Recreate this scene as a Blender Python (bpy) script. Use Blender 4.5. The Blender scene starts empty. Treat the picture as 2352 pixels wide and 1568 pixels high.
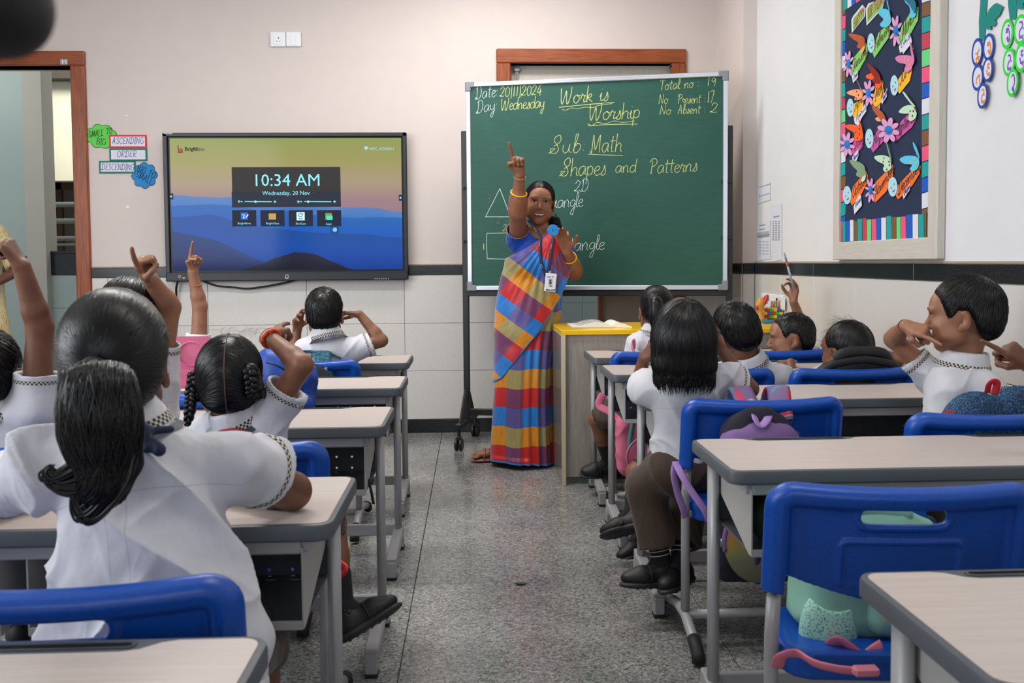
import bpy, math, random
import numpy as np
from mathutils import Vector, Matrix
from mathutils.bvhtree import BVHTree
random.seed(7); RNG = np.random.default_rng(7)
S = bpy.context.scene; COL = S.collection
PI = math.pi
V = lambda *a: np.array(a, dtype=float)

# ---------------------------------------------------------------- camera, light, exposure
FPX = 2100.0; EYE = V(0, 0, 1.14)
YAW, PITCH, ROLL, SHY = 0.0425, 0.0472, -0.008, -0.0357
CM = Matrix.Rotation(-YAW, 3, 'Z') @ Matrix.Rotation(PI/2 - PITCH, 3, 'X') @ Matrix.Rotation(ROLL, 3, 'Z')
cd = bpy.data.cameras.new('camera'); cam = bpy.data.objects.new('camera', cd); COL.objects.link(cam)
cam.matrix_world = Matrix.Translation(Vector(EYE)) @ CM.to_4x4()
cd.sensor_width = 36.0; cd.lens = 36.0*FPX/2352; cd.shift_y = SHY
cd.clip_start = 0.05; cd.clip_end = 60
cd.dof.use_dof = True; cd.dof.focus_distance = 4.6; cd.dof.aperture_fstop = 9.0
S.camera = cam
S.view_settings.view_transform = 'Standard'; S.view_settings.look = 'None'
S.view_settings.gamma = 1.0; S.view_settings.use_curve_mapping = False
S.view_settings.exposure = 0.22
S.cycles.max_bounces = 6; S.cycles.diffuse_bounces = 3; S.cycles.glossy_bounces = 3; S.cycles.transmission_bounces = 4
w = bpy.data.worlds.new('world'); S.world = w; w.use_nodes = True
w.node_tree.nodes['Background'].inputs[0].default_value = (0.80, 0.88, 1.0, 1)
w.node_tree.nodes['Background'].inputs[1].default_value = 0.55
def area(name, loc, target, sx, sy, power, col):
    l = bpy.data.lights.new(name, 'AREA'); l.shape = 'RECTANGLE'; l.size = sx; l.size_y = sy
    l.energy = power; l.color = col
    o = bpy.data.objects.new(name, l); COL.objects.link(o); o.location = loc
    o.rotation_euler = (Vector(target)-Vector(loc)).to_track_quat('-Z', 'Y').to_euler()
    return o
# daylight through the window wall left of the desks, and the ceiling tube lights
area('window_daylight', (-3.45, 1.6, 1.9), (0.6, 5.4, 1.5), 3.0, 1.5, 95, (0.90, 0.95, 1.0))
area('rear_window_daylight', (-0.6, -2.9, 1.9), (0.2, 4.0, 1.4), 4.0, 1.5, 30, (0.92, 0.96, 1.0))
area('ceiling_light', (-1.0, 3.6, 3.12), (-1.0, 3.6, 0), 1.2, 0.35, 46, (1.0, 0.97, 0.93))
area('ceiling_light', (0.6, 1.6, 3.12), (0.6, 1.6, 0), 1.2, 0.35, 14, (1.0, 0.97, 0.93))
area('ceiling_light', (0.2, 5.1, 3.12), (0.2, 5.2, 0), 1.2, 0.35, 26, (1.0, 0.97, 0.93))
area('courtyard_daylight', (-3.6, 9.8, 4.6), (-4.0, 11.5, 2.2), 3.0, 1.0, 130, (1.0, 0.97, 0.88))
area('corridor_daylight', (-4.4, 7.4, 3.0), (-3.2, 8.6, 1.2), 2.0, 0.9, 8, (1.0, 0.99, 0.95))

# ---------------------------------------------------------------- pixel of the 2352x1568 photo -> point on a plane
CMn = np.array(CM)
def ray(px, py):
    d = V((px-1176)/FPX, -(py-(784+SHY*2352))/FPX, -1.0)
    return CMn @ d
def at(px, py, Y=None, X=None, Z=None):
    d = ray(px, py)
    t = (Y-EYE[1])/d[1] if Y is not None else ((X-EYE[0])/d[0] if X is not None else (Z-EYE[2])/d[2])
    return EYE + d*t
def px_of(P):
    q = CMn.T @ (np.asarray(P, float)-EYE)
    return (1176+FPX*q[0]/-q[2], 784+SHY*2352-FPX*q[1]/-q[2])

# ---------------------------------------------------------------- materials
MATS = {}
def lin(c):
    if isinstance(c, str):
        c = [int(c[i:i+2], 16)/255 for i in (0, 2, 4)]
        c = [x/12.92 if x <= .04045 else ((x+.055)/1.055)**2.4 for x in c]
    return (*c[:3], 1.0)
class NT:
    def __init__(s, name):
        s.m = bpy.data.materials.new(name); s.m.use_nodes = True; s.t = s.m.node_tree
        s.b = s.t.nodes['Principled BSDF']
    def n(s, typ, **kw):
        nd = s.t.nodes.new(typ)
        for k, v in kw.items():
            if k.startswith('i_'):
                key = k[2:]; key = int(key) if key.isdigit() else key.replace('_', ' ')
                nd.inputs[key].default_value = v
            else: setattr(nd, k, v)
        return nd
    def l(s, a, b): s.t.links.new(a, b)
    def coords(s, scale=(1, 1, 1), src='Object', attr=None):
        if attr:
            tc = s.n('ShaderNodeAttribute', attribute_name=attr); o = tc.outputs['Vector']
        else:
            tc = s.n('ShaderNodeTexCoord'); o = tc.outputs[src]
        mp = s.n('ShaderNodeMapping'); mp.inputs['Scale'].default_value = scale
        s.l(o, mp.inputs['Vector']); return mp.outputs[0]
    def noise(s, vec, scale=5, detail=4, rough=.5):
        nd = s.n('ShaderNodeTexNoise', i_Scale=scale, i_Detail=detail, i_Roughness=rough); s.l(vec, nd.inputs['Vector']); return nd.outputs[0]
    def ramp(s, fac, stops, interp='LINEAR'):
        r = s.n('ShaderNodeValToRGB'); r.color_ramp.interpolation = interp
        e = r.color_ramp.elements
        while len(e) < len(stops): e.new(0.5)
        for i, (p, c) in enumerate(stops): e[i].position = p; e[i].color = lin(c)
        s.l(fac, r.inputs[0]); return r.outputs[0]
    def bump(s, h, strength=.3, dist=.002):
        b = s.n('ShaderNodeBump'); b.inputs['Strength'].default_value = strength; b.inputs['Distance'].default_value = dist
        s.l(h, b.inputs['Height']); s.l(b.outputs[0], s.b.inputs['Normal']); return b
    def math(s, op, a, b=None, c=None):
        nd = s.n('ShaderNodeMath', operation=op)
        for i, x in enumerate((a, b, c)):
            if x is None: continue
            if isinstance(x, (int, float)): nd.inputs[i].default_value = x
            else: s.l(x, nd.inputs[i])
        return nd.outputs[0]
    def mix(s, fac, a, b):
        nd = s.n('ShaderNodeMix', data_type='RGBA')
        for i, x in ((0, fac), (6, a), (7, b)):
            if isinstance(x, (int, float)): nd.inputs[i].default_value = x
            elif isinstance(x, (tuple, str)): nd.inputs[i].default_value = lin(x)
            else: s.l(x, nd.inputs[i])
        return nd.outputs[2]
    def base(s, c, rough=.5, metal=0, spec=.5):
        if isinstance(c, (tuple, str)): s.b.inputs['Base Color'].default_value = lin(c)
        else: s.l(c, s.b.inputs['Base Color'])
        s.b.inputs['Roughness'].default_value = rough; s.b.inputs['Metallic'].default_value = metal
        s.b.inputs['Specular IOR Level'].default_value = spec
        return s.m
def M(name, c='808080', rough=.5, metal=0, spec=.5, nz=None, bump=None, emit=None):
    """plain material with slight procedural variation: nz=(scale, amount); bump=(scale, strength, dist)"""
    if name in MATS: return MATS[name]
    t = NT(name); c0 = lin(c)
    if nz:
        v = t.noise(t.coords(), nz[0], 3)
        a = nz[1]
        col = t.mix(v, tuple(x*(1-a) for x in c0[:3]), tuple(min(1, x*(1+a)) for x in c0[:3]))
    else: col = tuple(c0[:3])
    m = t.base(col, rough, metal, spec)
    if bump: t.bump(t.noise(t.coords(), bump[0], 3), bump[1], bump[2])
    if emit: t.b.inputs['Emission Color'].default_value = lin(emit[0]); t.b.inputs['Emission Strength'].default_value = emit[1]
    MATS[name] = m; return m

# ---------------------------------------------------------------- objects
ORG = {}
def setp(o, label=None, cat=None, group=None, kind=None):
    if label: o['label'] = label
    if cat: o['category'] = cat
    if group: o['group'] = group
    if kind: o['kind'] = kind
    return o
def thing(name, label, cat, loc, group=None, kind=None):
    o = bpy.data.objects.new(name, None); COL.objects.link(o); o.location = loc; o.empty_display_size = .05
    ORG[o.name] = V(*loc); return setp(o, label, cat, group, kind)
def link_mesh(name, me, parent=None, loc=None, **kw):
    o = bpy.data.objects.new(name, me); COL.objects.link(o)
    if parent: o.parent = parent
    if loc is not None: o.location = loc
    ORG[o.name] = (ORG.get(parent.name, V(0, 0, 0)) if parent else V(0, 0, 0)) + (V(*loc) if loc is not None else 0)
    return setp(o, **kw)
def mesh(name, verts, faces, mats=None, smooth=False, mi=None, uv=None):
    me = bpy.data.meshes.new(name)
    verts = np.asarray(verts, dtype=np.float32)
    if isinstance(faces, np.ndarray) and faces.ndim == 2:
        n, k = faces.shape
        me.vertices.add(len(verts)); me.vertices.foreach_set('co', verts.ravel())
        me.loops.add(n*k); me.loops.foreach_set('vertex_index', faces.astype(np.int32).ravel())
        me.polygons.add(n); me.polygons.foreach_set('loop_start', np.arange(0, n*k, k, dtype=np.int32))
        me.update(calc_edges=True)
    else:
        me.from_pydata(verts.tolist(), [], [list(f) for f in faces])
    if mats is not None:
        for m in (mats if isinstance(mats, (list, tuple)) else [mats]): me.materials.append(m)
    if mi is not None: me.polygons.foreach_set('material_index', np.asarray(mi, dtype=np.int32))
    if smooth is True: me.polygons.foreach_set('use_smooth', np.ones(len(me.polygons), dtype=bool))
    elif smooth: me.polygons.foreach_set('use_smooth', np.ones(len(me.polygons), dtype=bool)); me.set_sharp_from_angle(angle=smooth)
    if uv is not None:
        ul = me.uv_layers.new(name='UVMap'); li = np.zeros(len(me.loops), dtype=np.int32); me.loops.foreach_get('vertex_index', li)
        ul.data.foreach_set('uv', np.asarray(uv, dtype=np.float32)[li].ravel())
    me.validate(); return me
def put(name, verts, faces, mats=None, parent=None, smooth=False, mi=None, uv=None, local=False, **kw):
    """world-space geometry -> object; under a parent the vertices are made relative to it, on its own its origin is its base"""
    verts = np.asarray(verts, float)
    if local: return link_mesh(name, mesh(name, verts, faces, mats, smooth, mi, uv), parent, **kw)
    if parent is not None:
        return link_mesh(name, mesh(name, verts-ORG[parent.name], faces, mats, smooth, mi, uv), parent, **kw)
    lo, hi = verts.min(0), verts.max(0); b = V((lo[0]+hi[0])/2, (lo[1]+hi[1])/2, lo[2])
    return link_mesh(name, mesh(name, verts-b, faces, mats, smooth, mi, uv), None, loc=b, **kw)
def rot_to(d, up=(0, 0, 1)):
    """3x3 whose columns are side, dir, up' """
    d = np.asarray(d, float); d = d/np.linalg.norm(d); up = np.asarray(up, float)
    s = np.cross(d, up); s = s/max(np.linalg.norm(s), 1e-9); u = np.cross(s, d)
    return np.stack([s, d, u], 1)
class MB:
    def __init__(s): s.v = []; s.f = []; s.m = []; s.n = 0; s.u = []
    def add(s, v, f, m=0, uv=None):
        v = np.asarray(v, float); s.v.append(v)
        s.u.append(np.zeros((len(v), 2)) if uv is None else np.asarray(uv, float))
        for q in f: s.f.append([int(i)+s.n for i in q]); s.m.append(m)
        s.n += len(v); return s
    def box(s, c, h, m=0, R=None, bev=0.0):
        c = np.asarray(c, float); h = np.asarray(h, float)
        b = min(bev, h.min()*.98)
        if b <= 0:
            v = np.array([[x, y, z] for x in (-1, 1) for y in (-1, 1) for z in (-1, 1)])*h
            f = [(0, 1, 3, 2), (4, 6, 7, 5), (0, 4, 5, 1), (2, 3, 7, 6), (0, 2, 6, 4), (1, 5, 7, 3)]
        else:
            v = []; idx = {}
            for x in (-1, 1):
                for y in (-1, 1):
                    for z in (-1, 1):
                        for a in range(3):
                            p = [(h[i]-(b if i != a else 0))*(x, y, z)[i] for i in range(3)]
                            idx[(x, y, z, a)] = len(v); v.append(p)
            f = []
            for a in range(3):
                o = [i for i in range(3) if i != a]
                for sg in (-1, 1):
                    q = []
                    for (p1, p2) in ((-1, -1), (1, -1), (1, 1), (-1, 1)):
                        k = [0, 0, 0]; k[a] = sg; k[o[0]] = p1; k[o[1]] = p2; q.append(idx[(*k, a)])
                    f.append(q)
            for a in range(3):
                o = [i for i in range(3) if i != a]
                for s1 in (-1, 1):
                    for s2 in (-1, 1):
                        q = []
                        for (e, ax) in ((-1, o[0]), (1, o[0]), (1, o[1]), (-1, o[1])):
                            k = [0, 0, 0]; k[a] = e; k[o[0]] = s1; k[o[1]] = s2; q.append(idx[(*k, ax)])
                        f.append(q)
            for x in (-1, 1):
                for y in (-1, 1):
                    for z in (-1, 1): f.append([idx[(x, y, z, a)] for a in range(3)])
            v = np.array(v)
            g = []
            for q in f:
                P = v[q]; nrm = np.cross(P[1]-P[0], P[2]-P[0])
                g.append(q if np.dot(nrm, P.mean(0)) > 0 else q[::-1])
            f = g
        if R is not None: v = v @ np.asarray(R).T
        return s.add(v+c, f, m)
    def tube(s, pts, r, n=10, m=0, cap=True, flat=1.0, up=(0, 0, 1), closed=False):
        pts = np.asarray(pts, float); k = len(pts)
        r = np.full(k, r, float) if np.isscalar(r) else np.asarray(r, float)
        if closed: t = np.roll(pts, -1, 0)-np.roll(pts, 1, 0)
        else: t = np.gradient(pts, axis=0)
        t /= np.linalg.norm(t, axis=1)[:, None]+1e-12
        a = np.asarray(up, float)
        if abs(np.dot(a, t[0])) > .93: a = V(0, 0, 1) if abs(t[0][2]) < .7 else V(1, 0, 0)
        rings = []
        a = a-t[0]*np.dot(a, t[0]); a /= np.linalg.norm(a)
        ang = np.linspace(0, 2*PI, n, endpoint=False)
        for i in range(k):
            a = a-t[i]*np.dot(a, t[i]); a /= np.linalg.norm(a); b = np.cross(t[i], a)
            rings.append(pts[i]+r[i]*(np.cos(ang)[:, None]*a*flat+np.sin(ang)[:, None]*b))
        v = np.concatenate(rings); f = []
        for i in range(k if closed else k-1):
            i2 = (i+1) % k
            for j in range(n):
                f.append((i*n+j, i*n+(j+1) % n, i2*n+(j+1) % n, i2*n+j))
        if cap and not closed: f.append(tuple(range(n))[::-1]); f.append(tuple((k-1)*n+j for j in range(n)))
        return s.add(v, f, m)
    def lathe(s, prof, c, n=24, m=0, R=None):
        prof = np.asarray(prof, float); k = len(prof); ang = np.linspace(0, 2*PI, n, endpoint=False)
        v = np.stack([np.outer(prof[:, 0], np.cos(ang)), np.outer(prof[:, 0], np.sin(ang)), np.repeat(prof[:, 1:2], n, 1)], -1).reshape(-1, 3)
        f = [(i*n+j, i*n+(j+1) % n, (i+1)*n+(j+1) % n, (i+1)*n+j) for i in range(k-1) for j in range(n)]
        f.append(tuple(range(n))[::-1]); f.append(tuple((k-1)*n+j for j in range(n)))
        if R is not None: v = v @ np.asarray(R).T
        return s.add(v+np.asarray(c, float), f, m)
    def prism(s, poly, o, ux, uy, th, m=0):
        """polygon (2-D points) in the frame o, ux, uy, thickness th along ux x uy"""
        o, ux, uy = (np.asarray(q, float) for q in (o, ux, uy)); nn = np.cross(ux, uy); nn /= np.linalg.norm(nn)
        p = np.asarray(poly, float); k = len(p)
        A = o+p[:, :1]*ux+p[:, 1:2]*uy; B = A+nn*th
        area2 = sum(p[i][0]*p[(i+1) % k][1]-p[(i+1) % k][0]*p[i][1] for i in range(k))
        f = [tuple(range(k))[::-1], tuple(range(k, 2*k))]+[(i, (i+1) % k, k+(i+1) % k, k+i) for i in range(k)]
        if area2*1 < 0: f = [q[::-1] for q in f]
        return s.add(np.concatenate([A, B]), f, m)
    def grid(s, P, m=0, uv=None, closed=False):
        """P: (a, b, 3) sheet; closed joins b's ends"""
        a, b = P.shape[:2]; bb = b if closed else b-1
        f = [(i*b+j, i*b+(j+1) % b, (i+1)*b+(j+1) % b, (i+1)*b+j) for i in range(a-1) for j in range(bb)]
        return s.add(P.reshape(-1, 3), f, m, None if uv is None else uv.reshape(-1, 2))
    def build(s, name, mats, parent=None, smooth=False, local=False, uv=False, **kw):
        return put(name, np.concatenate(s.v), s.f, mats, parent, smooth, s.m, np.concatenate(s.u) if uv else None, local, **kw)
def copy_tree(o, parent=None):
    c = o.copy(); COL.objects.link(c)
    if parent is not None: c.parent = parent
    for ch in list(o.children): copy_tree(ch, c)
    return c
def smooth_path(pts, n=8, closed=False):
    """Catmull-Rom through the points"""
    P = np.asarray(pts, float); k = len(P)
    if k < 3: return P
    out = []
    rng = range(k) if closed else range(k-1)
    for i in rng:
        if closed: p0, p1, p2, p3 = P[(i-1) % k], P[i], P[(i+1) % k], P[(i+2) % k]
        else: p0, p1, p2, p3 = P[max(i-1, 0)], P[i], P[i+1], P[min(i+2, k-1)]
        for t in np.linspace(0, 1, n, endpoint=False):
            out.append(.5*((2*p1)+(-p0+p2)*t+(2*p0-5*p1+4*p2-p3)*t*t+(-p0+3*p1-3*p2+p3)*t**3))
    if not closed: out.append(P[-1])
    return np.array(out)

# ---------------------------------------------------------------- implicit surfaces meshed by surface nets
def surfnet(D, o, h):
    ins = D < 0
    c = [ins[x:D.shape[0]-1+x, y:D.shape[1]-1+y, z:D.shape[2]-1+z] for x in (0, 1) for y in (0, 1) for z in (0, 1)]
    anyi = c[0].copy(); alli = c[0].copy()
    for q in c[1:]: anyi |= q; alli &= q
    act = anyi & ~alli
    I = np.argwhere(act)
    if len(I) == 0: return np.zeros((0, 3)), np.zeros((0, 4), int)
    idx = np.full(act.shape, -1, np.int64); idx[act] = np.arange(len(I))
    cor = [(x, y, z) for x in (0, 1) for y in (0, 1) for z in (0, 1)]
    val = [D[I[:, 0]+x, I[:, 1]+y, I[:, 2]+z] for x, y, z in cor]
    acc = np.zeros((len(I), 3)); cnt = np.zeros(len(I))
    for a in range(8):
        for b in range(a+1, 8):
            df = [cor[b][i]-cor[a][i] for i in range(3)]
            if sum(abs(x) for x in df) != 1: continue
            m = (val[a] < 0) != (val[b] < 0)
            t = np.where(m, val[a]/np.where(m, val[a]-val[b], 1), 0)
            for i in range(3): acc[:, i] += np.where(m, cor[a][i]+t*df[i], 0)
            cnt += m
    vt = (I+acc/cnt[:, None])*h+o
    F = []
    for ax in range(3):
        sl0 = [slice(None)]*3; sl1 = [slice(None)]*3; sl0[ax] = slice(0, -1); sl1[ax] = slice(1, None)
        A, B = ins[tuple(sl0)], ins[tuple(sl1)]
        E = np.argwhere(A != B); o1, o2 = [(1, 2), (2, 0), (0, 1)][ax]
        ok = (E[:, o1] > 0) & (E[:, o2] > 0) & (E[:, o1] < D.shape[o1]-1) & (E[:, o2] < D.shape[o2]-1); E = E[ok]
        sgn = A[E[:, 0], E[:, 1], E[:, 2]]
        q = []
        for d1, d2 in ((-1, -1), (0, -1), (0, 0), (-1, 0)):
            g = E.copy(); g[:, o1] += d1; g[:, o2] += d2; q.append(idx[g[:, 0], g[:, 1], g[:, 2]])
        q = np.stack(q, 1); q[~sgn] = q[~sgn][:, ::-1]; F.append(q)
    F = np.concatenate(F); F = F[(F >= 0).all(1)]
    return vt, F
def nrm(v): v = np.asarray(v, float); return v/(np.linalg.norm(v)+1e-12)
class Field:
    def __init__(s): s.ops = []
    def cone(s, a, b, ra, rb=None, k=.01, flat=None, op='u'):
        """rounded cone; flat=(unit direction, factor) thins or widens the section along that direction"""
        a = np.asarray(a, float); b = np.asarray(b, float); rb = ra if rb is None else rb
        ba = b-a; L2 = max(float(ba@ba), 1e-12)
        R = max(ra, rb)*(max(1, flat[1]) if flat else 1)
        lo = np.minimum(a, b)-R; hi = np.maximum(a, b)+R
        def f(X, Y, Z):
            x, y, z = X-a[0], Y-a[1], Z-a[2]
            t = np.clip((x*ba[0]+y*ba[1]+z*ba[2])/L2, 0, 1)
            x = x-t*ba[0]; y = y-t*ba[1]; z = z-t*ba[2]
            l2 = x*x+y*y+z*z
            if flat:
                n, q = flat; c = x*n[0]+y*n[1]+z*n[2]
                l2 = l2-c*c+(c/q)**2
                return (np.sqrt(np.maximum(l2, 0))-(ra+(rb-ra)*t))*min(1, q)
            return np.sqrt(l2)-(ra+(rb-ra)*t)
        s.ops.append((f, lo, hi, k, op)); return s
    def ell(s, c, r, R=None, k=.01, op='u'):
        c = np.asarray(c, float); r = np.asarray(r, float); R = np.eye(3) if R is None else np.asarray(R)
        e = np.sqrt(((R*r)**2).sum(1)); lo = c-e; hi = c+e
        def f(X, Y, Z):
            x, y, z = X-c[0], Y-c[1], Z-c[2]
            q = [x*R[0, i]+y*R[1, i]+z*R[2, i] for i in range(3)]
            k0 = np.sqrt((q[0]/r[0])**2+(q[1]/r[1])**2+(q[2]/r[2])**2)
            k1 = np.sqrt((q[0]/r[0]**2)**2+(q[1]/r[1]**2)**2+(q[2]/r[2]**2)**2)
            return k0*(k0-1)/np.maximum(k1, 1e-6)
        s.ops.append((f, lo, hi, k, op)); return s
    def box(s, c, h, R=None, r=.005, k=.005, op='u'):
        c = np.asarray(c, float); h = np.asarray(h, float)-r; R = np.eye(3) if R is None else np.asarray(R)
        e = (np.abs(R)*(h+r)).sum(1); lo = c-e; hi = c+e
        def f(X, Y, Z):
            x, y, z = X-c[0], Y-c[1], Z-c[2]
            q = [np.abs(x*R[0, i]+y*R[1, i]+z*R[2, i])-h[i] for i in range(3)]
            return np.sqrt(sum(np.maximum(a, 0)**2 for a in q))+np.minimum(np.maximum(np.maximum(q[0], q[1]), q[2]), 0)-r
        s.ops.append((f, lo, hi, k, op)); return s
    def fn(s, f, lo, hi, k=.005, op='u'): s.ops.append((f, np.asarray(lo, float), np.asarray(hi, float), k, op)); return s
    def mesh(s, h, lo=None, hi=None):
        L = np.min([o[1] for o in s.ops if o[4] == 'u'], 0)-2.5*h if lo is None else np.asarray(lo, float)
        H = np.max([o[2] for o in s.ops if o[4] == 'u'], 0)+2.5*h if hi is None else np.asarray(hi, float)
        n = np.ceil((H-L)/h).astype(int)+1
        D = np.full(n, .2, np.float32)
        ax = [(L[i]+np.arange(n[i])*h).astype(np.float32) for i in range(3)]
        for f, lo_, hi_, k, op in s.ops:
            m = k+3*h
            i0 = np.clip(np.floor((lo_-m-L)/h).astype(int), 0, n); i1 = np.clip(np.ceil((hi_+m-L)/h).astype(int)+1, 0, n)
            if (i1 <= i0).any(): continue
            sl = tuple(slice(a, b) for a, b in zip(i0, i1))
            X, Y, Z = ax[0][sl[0]][:, None, None], ax[1][sl[1]][None, :, None], ax[2][sl[2]][None, None, :]
            b = f(X, Y, Z); a = D[sl]
            if op == 'u':
                if k > 0: hh = np.maximum(k-np.abs(a-b), 0)/k; D[sl] = np.minimum(a, b)-hh*hh*k*.25
                else: D[sl] = np.minimum(a, b)
            elif op == 's':
                b = -b
                if k > 0: hh = np.maximum(k-np.abs(a-b), 0)/k; D[sl] = np.maximum(a, b)+hh*hh*k*.25
                else: D[sl] = np.maximum(a, b)
            elif op == 'i': D[sl] = np.maximum(a, b)
            elif op == 'd': D[sl] = a+b
        return surfnet(D, L, h)
def joinvf(parts):
    vs, fs, n = [], [], 0
    for v, f in parts: vs.append(v); fs.append(f+n); n += len(v)
    return np.concatenate(vs), np.concatenate(fs)
# value noise (vectorised)
_tab = RNG.random(4096).astype(np.float32)
def vnoise(x, y, z):
    xi, yi, zi = np.floor(x).astype(np.int64), np.floor(y).astype(np.int64), np.floor(z).astype(np.int64)
    fx, fy, fz = x-xi, y-yi, z-zi
    fx, fy, fz = (t*t*(3-2*t) for t in (fx, fy, fz))
    h = lambda a, b, c: _tab[((a*73856093) ^ (b*19349663) ^ (c*83492791)) & 4095]
    r = 0
    for a in (0, 1):
        for b in (0, 1):
            for c in (0, 1):
                r = r+h(xi+a, yi+b, zi+c)*(fx if a else 1-fx)*(fy if b else 1-fy)*(fz if c else 1-fz)
    return r*2-1

# ================================================================= room shell
YB, XR, XL, YR, ZC = 6.116, 1.722, -3.6, -3.2, 3.16
def paint(name, c):
    t = NT(name); v = t.coords((1, 1, 1)); a = t.noise(v, 1.3, 3); b = t.noise(v, 9, 4)
    c0 = lin(c)[:3]
    col = t.mix(t.math('MULTIPLY', t.math('ADD', a, b), .5), tuple(x*.93 for x in c0), tuple(min(1, x*1.06) for x in c0))
    m = t.base(col, .62, 0, .3); t.bump(t.noise(v, 160, 2), .08, .001); return m
m_pink = paint('paint_pink_beige', 'd5c9c4'); m_white = paint('paint_cool_white', 'dadbde'); m_ceil = paint('paint_ceiling', 'e6e4e0')
def speck(name, stops, scale=260, rough=.2, scale2=None, bumpy=0, blot=None, spec=.5):
    t = NT(name); v = t.coords(); n1 = t.noise(v, scale, 2, .6); col = t.ramp(n1, stops)
    if scale2:
        vo = t.n('ShaderNodeTexVoronoi', i_Scale=scale2); t.l(v, vo.inputs['Vector'])
        col = t.mix(t.math('MULTIPLY', t.math('LESS_THAN', vo.outputs[0], .24), .55), col, stops[0][1])
    if blot:
        b = t.noise(v, blot[0], 4, .6); col2 = t.mix(b, tuple(x*blot[1] for x in (1, 1, 1)), (1, 1, 1))
        nd = t.n('ShaderNodeMix', data_type='RGBA', blend_type='MULTIPLY'); nd.inputs[0].default_value = 1
        t.l(col, nd.inputs[6]); t.l(col2, nd.inputs[7]); col = nd.outputs[2]
        r = t.math('ADD', t.math('MULTIPLY', b, blot[2]), rough-blot[2]*.5); m = t.base(col, rough, 0, spec); t.l(r, t.b.inputs['Roughness'])
    else: m = t.base(col, rough, 0, spec)
    return m
m_tile = speck('white_wall_tile', [(0.3, 'c0bcb7'), (.42, 'cfcbc6'), (.8, 'd6d2cd')], 330, .35)
m_gran = speck('black_granite', [(0.45, '16181a'), (.62, '24282a'), (.75, '6d7374')], 420, .22, blot=(6, .6, .1))
m_gtile = speck('green_corridor_tile', [(0.3, '98a79f'), (.6, 'aab8b0'), (.8, 'b2bfb8')], 300, .3)
def terrazzo():
    t = NT('terrazzo_floor'); v = t.coords(); g = []
    for sc, w_ in ((210, .5), (120, .5)):
        vo = t.n('ShaderNodeTexVoronoi', i_Scale=float(sc)); t.l(v, vo.inputs['Vector']); sp = t.n('ShaderNodeSeparateXYZ'); t.l(vo.outputs['Color'], sp.inputs[0]); g.append(sp.outputs[0])
    m_ = t.math('ADD', t.math('MULTIPLY', g[0], .62), t.math('MULTIPLY', g[1], .38)); col = t.ramp(m_, [(.14, '5f5f5f'), (.34, '848482'), (.6, '9b9b98'), (.86, 'b9b9b6')])
    b = t.noise(v, 2.1, 5, .62); col2 = t.ramp(b, [(.3, 'bcbcbc'), (.65, 'ffffff')]); nd = t.n('ShaderNodeMix', data_type='RGBA', blend_type='MULTIPLY'); nd.inputs[0].default_value = 1; t.l(col, nd.inputs[6]); t.l(col2, nd.inputs[7])
    m = t.base(nd.outputs[2], .2, 0, .5); t.l(t.math('MULTIPLY_ADD', b, .22, .07), t.b.inputs['Roughness']); return m
m_terr = terrazzo(); _unused = speck('terrazzo_floor', [(0.28, '38393a'), (.43, '7f7f7d'), (.55, 'a5a5a2'), (.72, 'd5d5d2')], 150, .16, scale2=105, blot=(2.3, .72, .16))
m_grout = M('grout', 'b9b5ae', .8); m_fgrout = M('floor_grout', '2c2c2b', .8)
def wood(name, c1, c2, axis=(1, 1, 14), rough=.35, sc=6):
    t = NT(name); v = t.coords(axis); n = t.noise(v, sc, 6, .65)
    m = t.base(t.ramp(n, [(.3, c1), (.7, c2)]), rough); t.bump(n, .1, .001); return m
m_frame = wood('varnished_teak', '6e2f10', 'a5562a', (14, 14, 1)); m_frameh = wood('varnished_teak_across', '6e2f10', 'a5562a', (1, 14, 14))
m_leaf = wood('pale_door_laminate', 'b7aea2', 'c7c0b6', (30, 30, 1.5), .4); m_steel = M('brushed_steel', 'b0b0b0', .3, 1.0)
m_brown = M('brown_edge', '8e5b3c', .5)

def wallbox(mb, x0, x1, y0, y1, z0, z1, m=0): mb.box(((x0+x1)/2, (y0+y1)/2, (z0+z1)/2), ((x1-x0)/2, (y1-y0)/2, (z1-z0)/2), m)
D1 = (-3.45, -2.59, 2.43); D2 = (.262, 1.34, 2.45)      # clear openings: x0, x1, top
W = MB()
wallbox(W, XL-.15, D1[0], YB, YB+.16, 0, ZC); wallbox(W, D1[0], D1[1], YB, YB+.16, D1[2], ZC)
wallbox(W, D1[1], D2[0], YB, YB+.16, 0, ZC); wallbox(W, D2[0], D2[1], YB, YB+.16, D2[2], ZC); wallbox(W, D2[1], XR+.16, YB, YB+.16, 0, ZC)
wall_back = W.build('wall_back', [m_pink], kind='structure')
W = MB(); wallbox(W, 1.639, XR+.02, 5.50, YB+.02, 0, ZC); pil = W.build('wall_pilaster', [m_pink], kind='structure')
W = MB(); wallbox(W, XR, XR+.16, YR, YB+.16, 0, ZC); wall_right = W.build('wall_right', [m_white], kind='structure')
W = MB(); wallbox(W, XL-.15, XL, YR, 0, 0, ZC); wallbox(W, XL-.15, XL, 3.2, YB, 0, ZC); wallbox(W, XL-.15, XL, 0, 3.2, 0, 1.1); wallbox(W, XL-.15, XL, 0, 3.2, 2.7, ZC)
W.build('wall_left', [m_pink], kind='structure')
W = MB(); wallbox(W, XL-.15, -2.8, YR-.15, YR, 0, ZC); wallbox(W, 1.5, XR+.16, YR-.15, YR, 0, ZC); wallbox(W, -2.8, 1.5, YR-.15, YR, 0, 1.1); wallbox(W, -2.8, 1.5, YR-.15, YR, 2.7, ZC)
W.build('wall_rear', [m_pink], kind='structure')
W = MB(); wallbox(W, XL-.15, XR+.16, YR-.15, YB+.16, ZC, ZC+.12); W.build('ceiling', [m_ceil], kind='structure')
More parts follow.
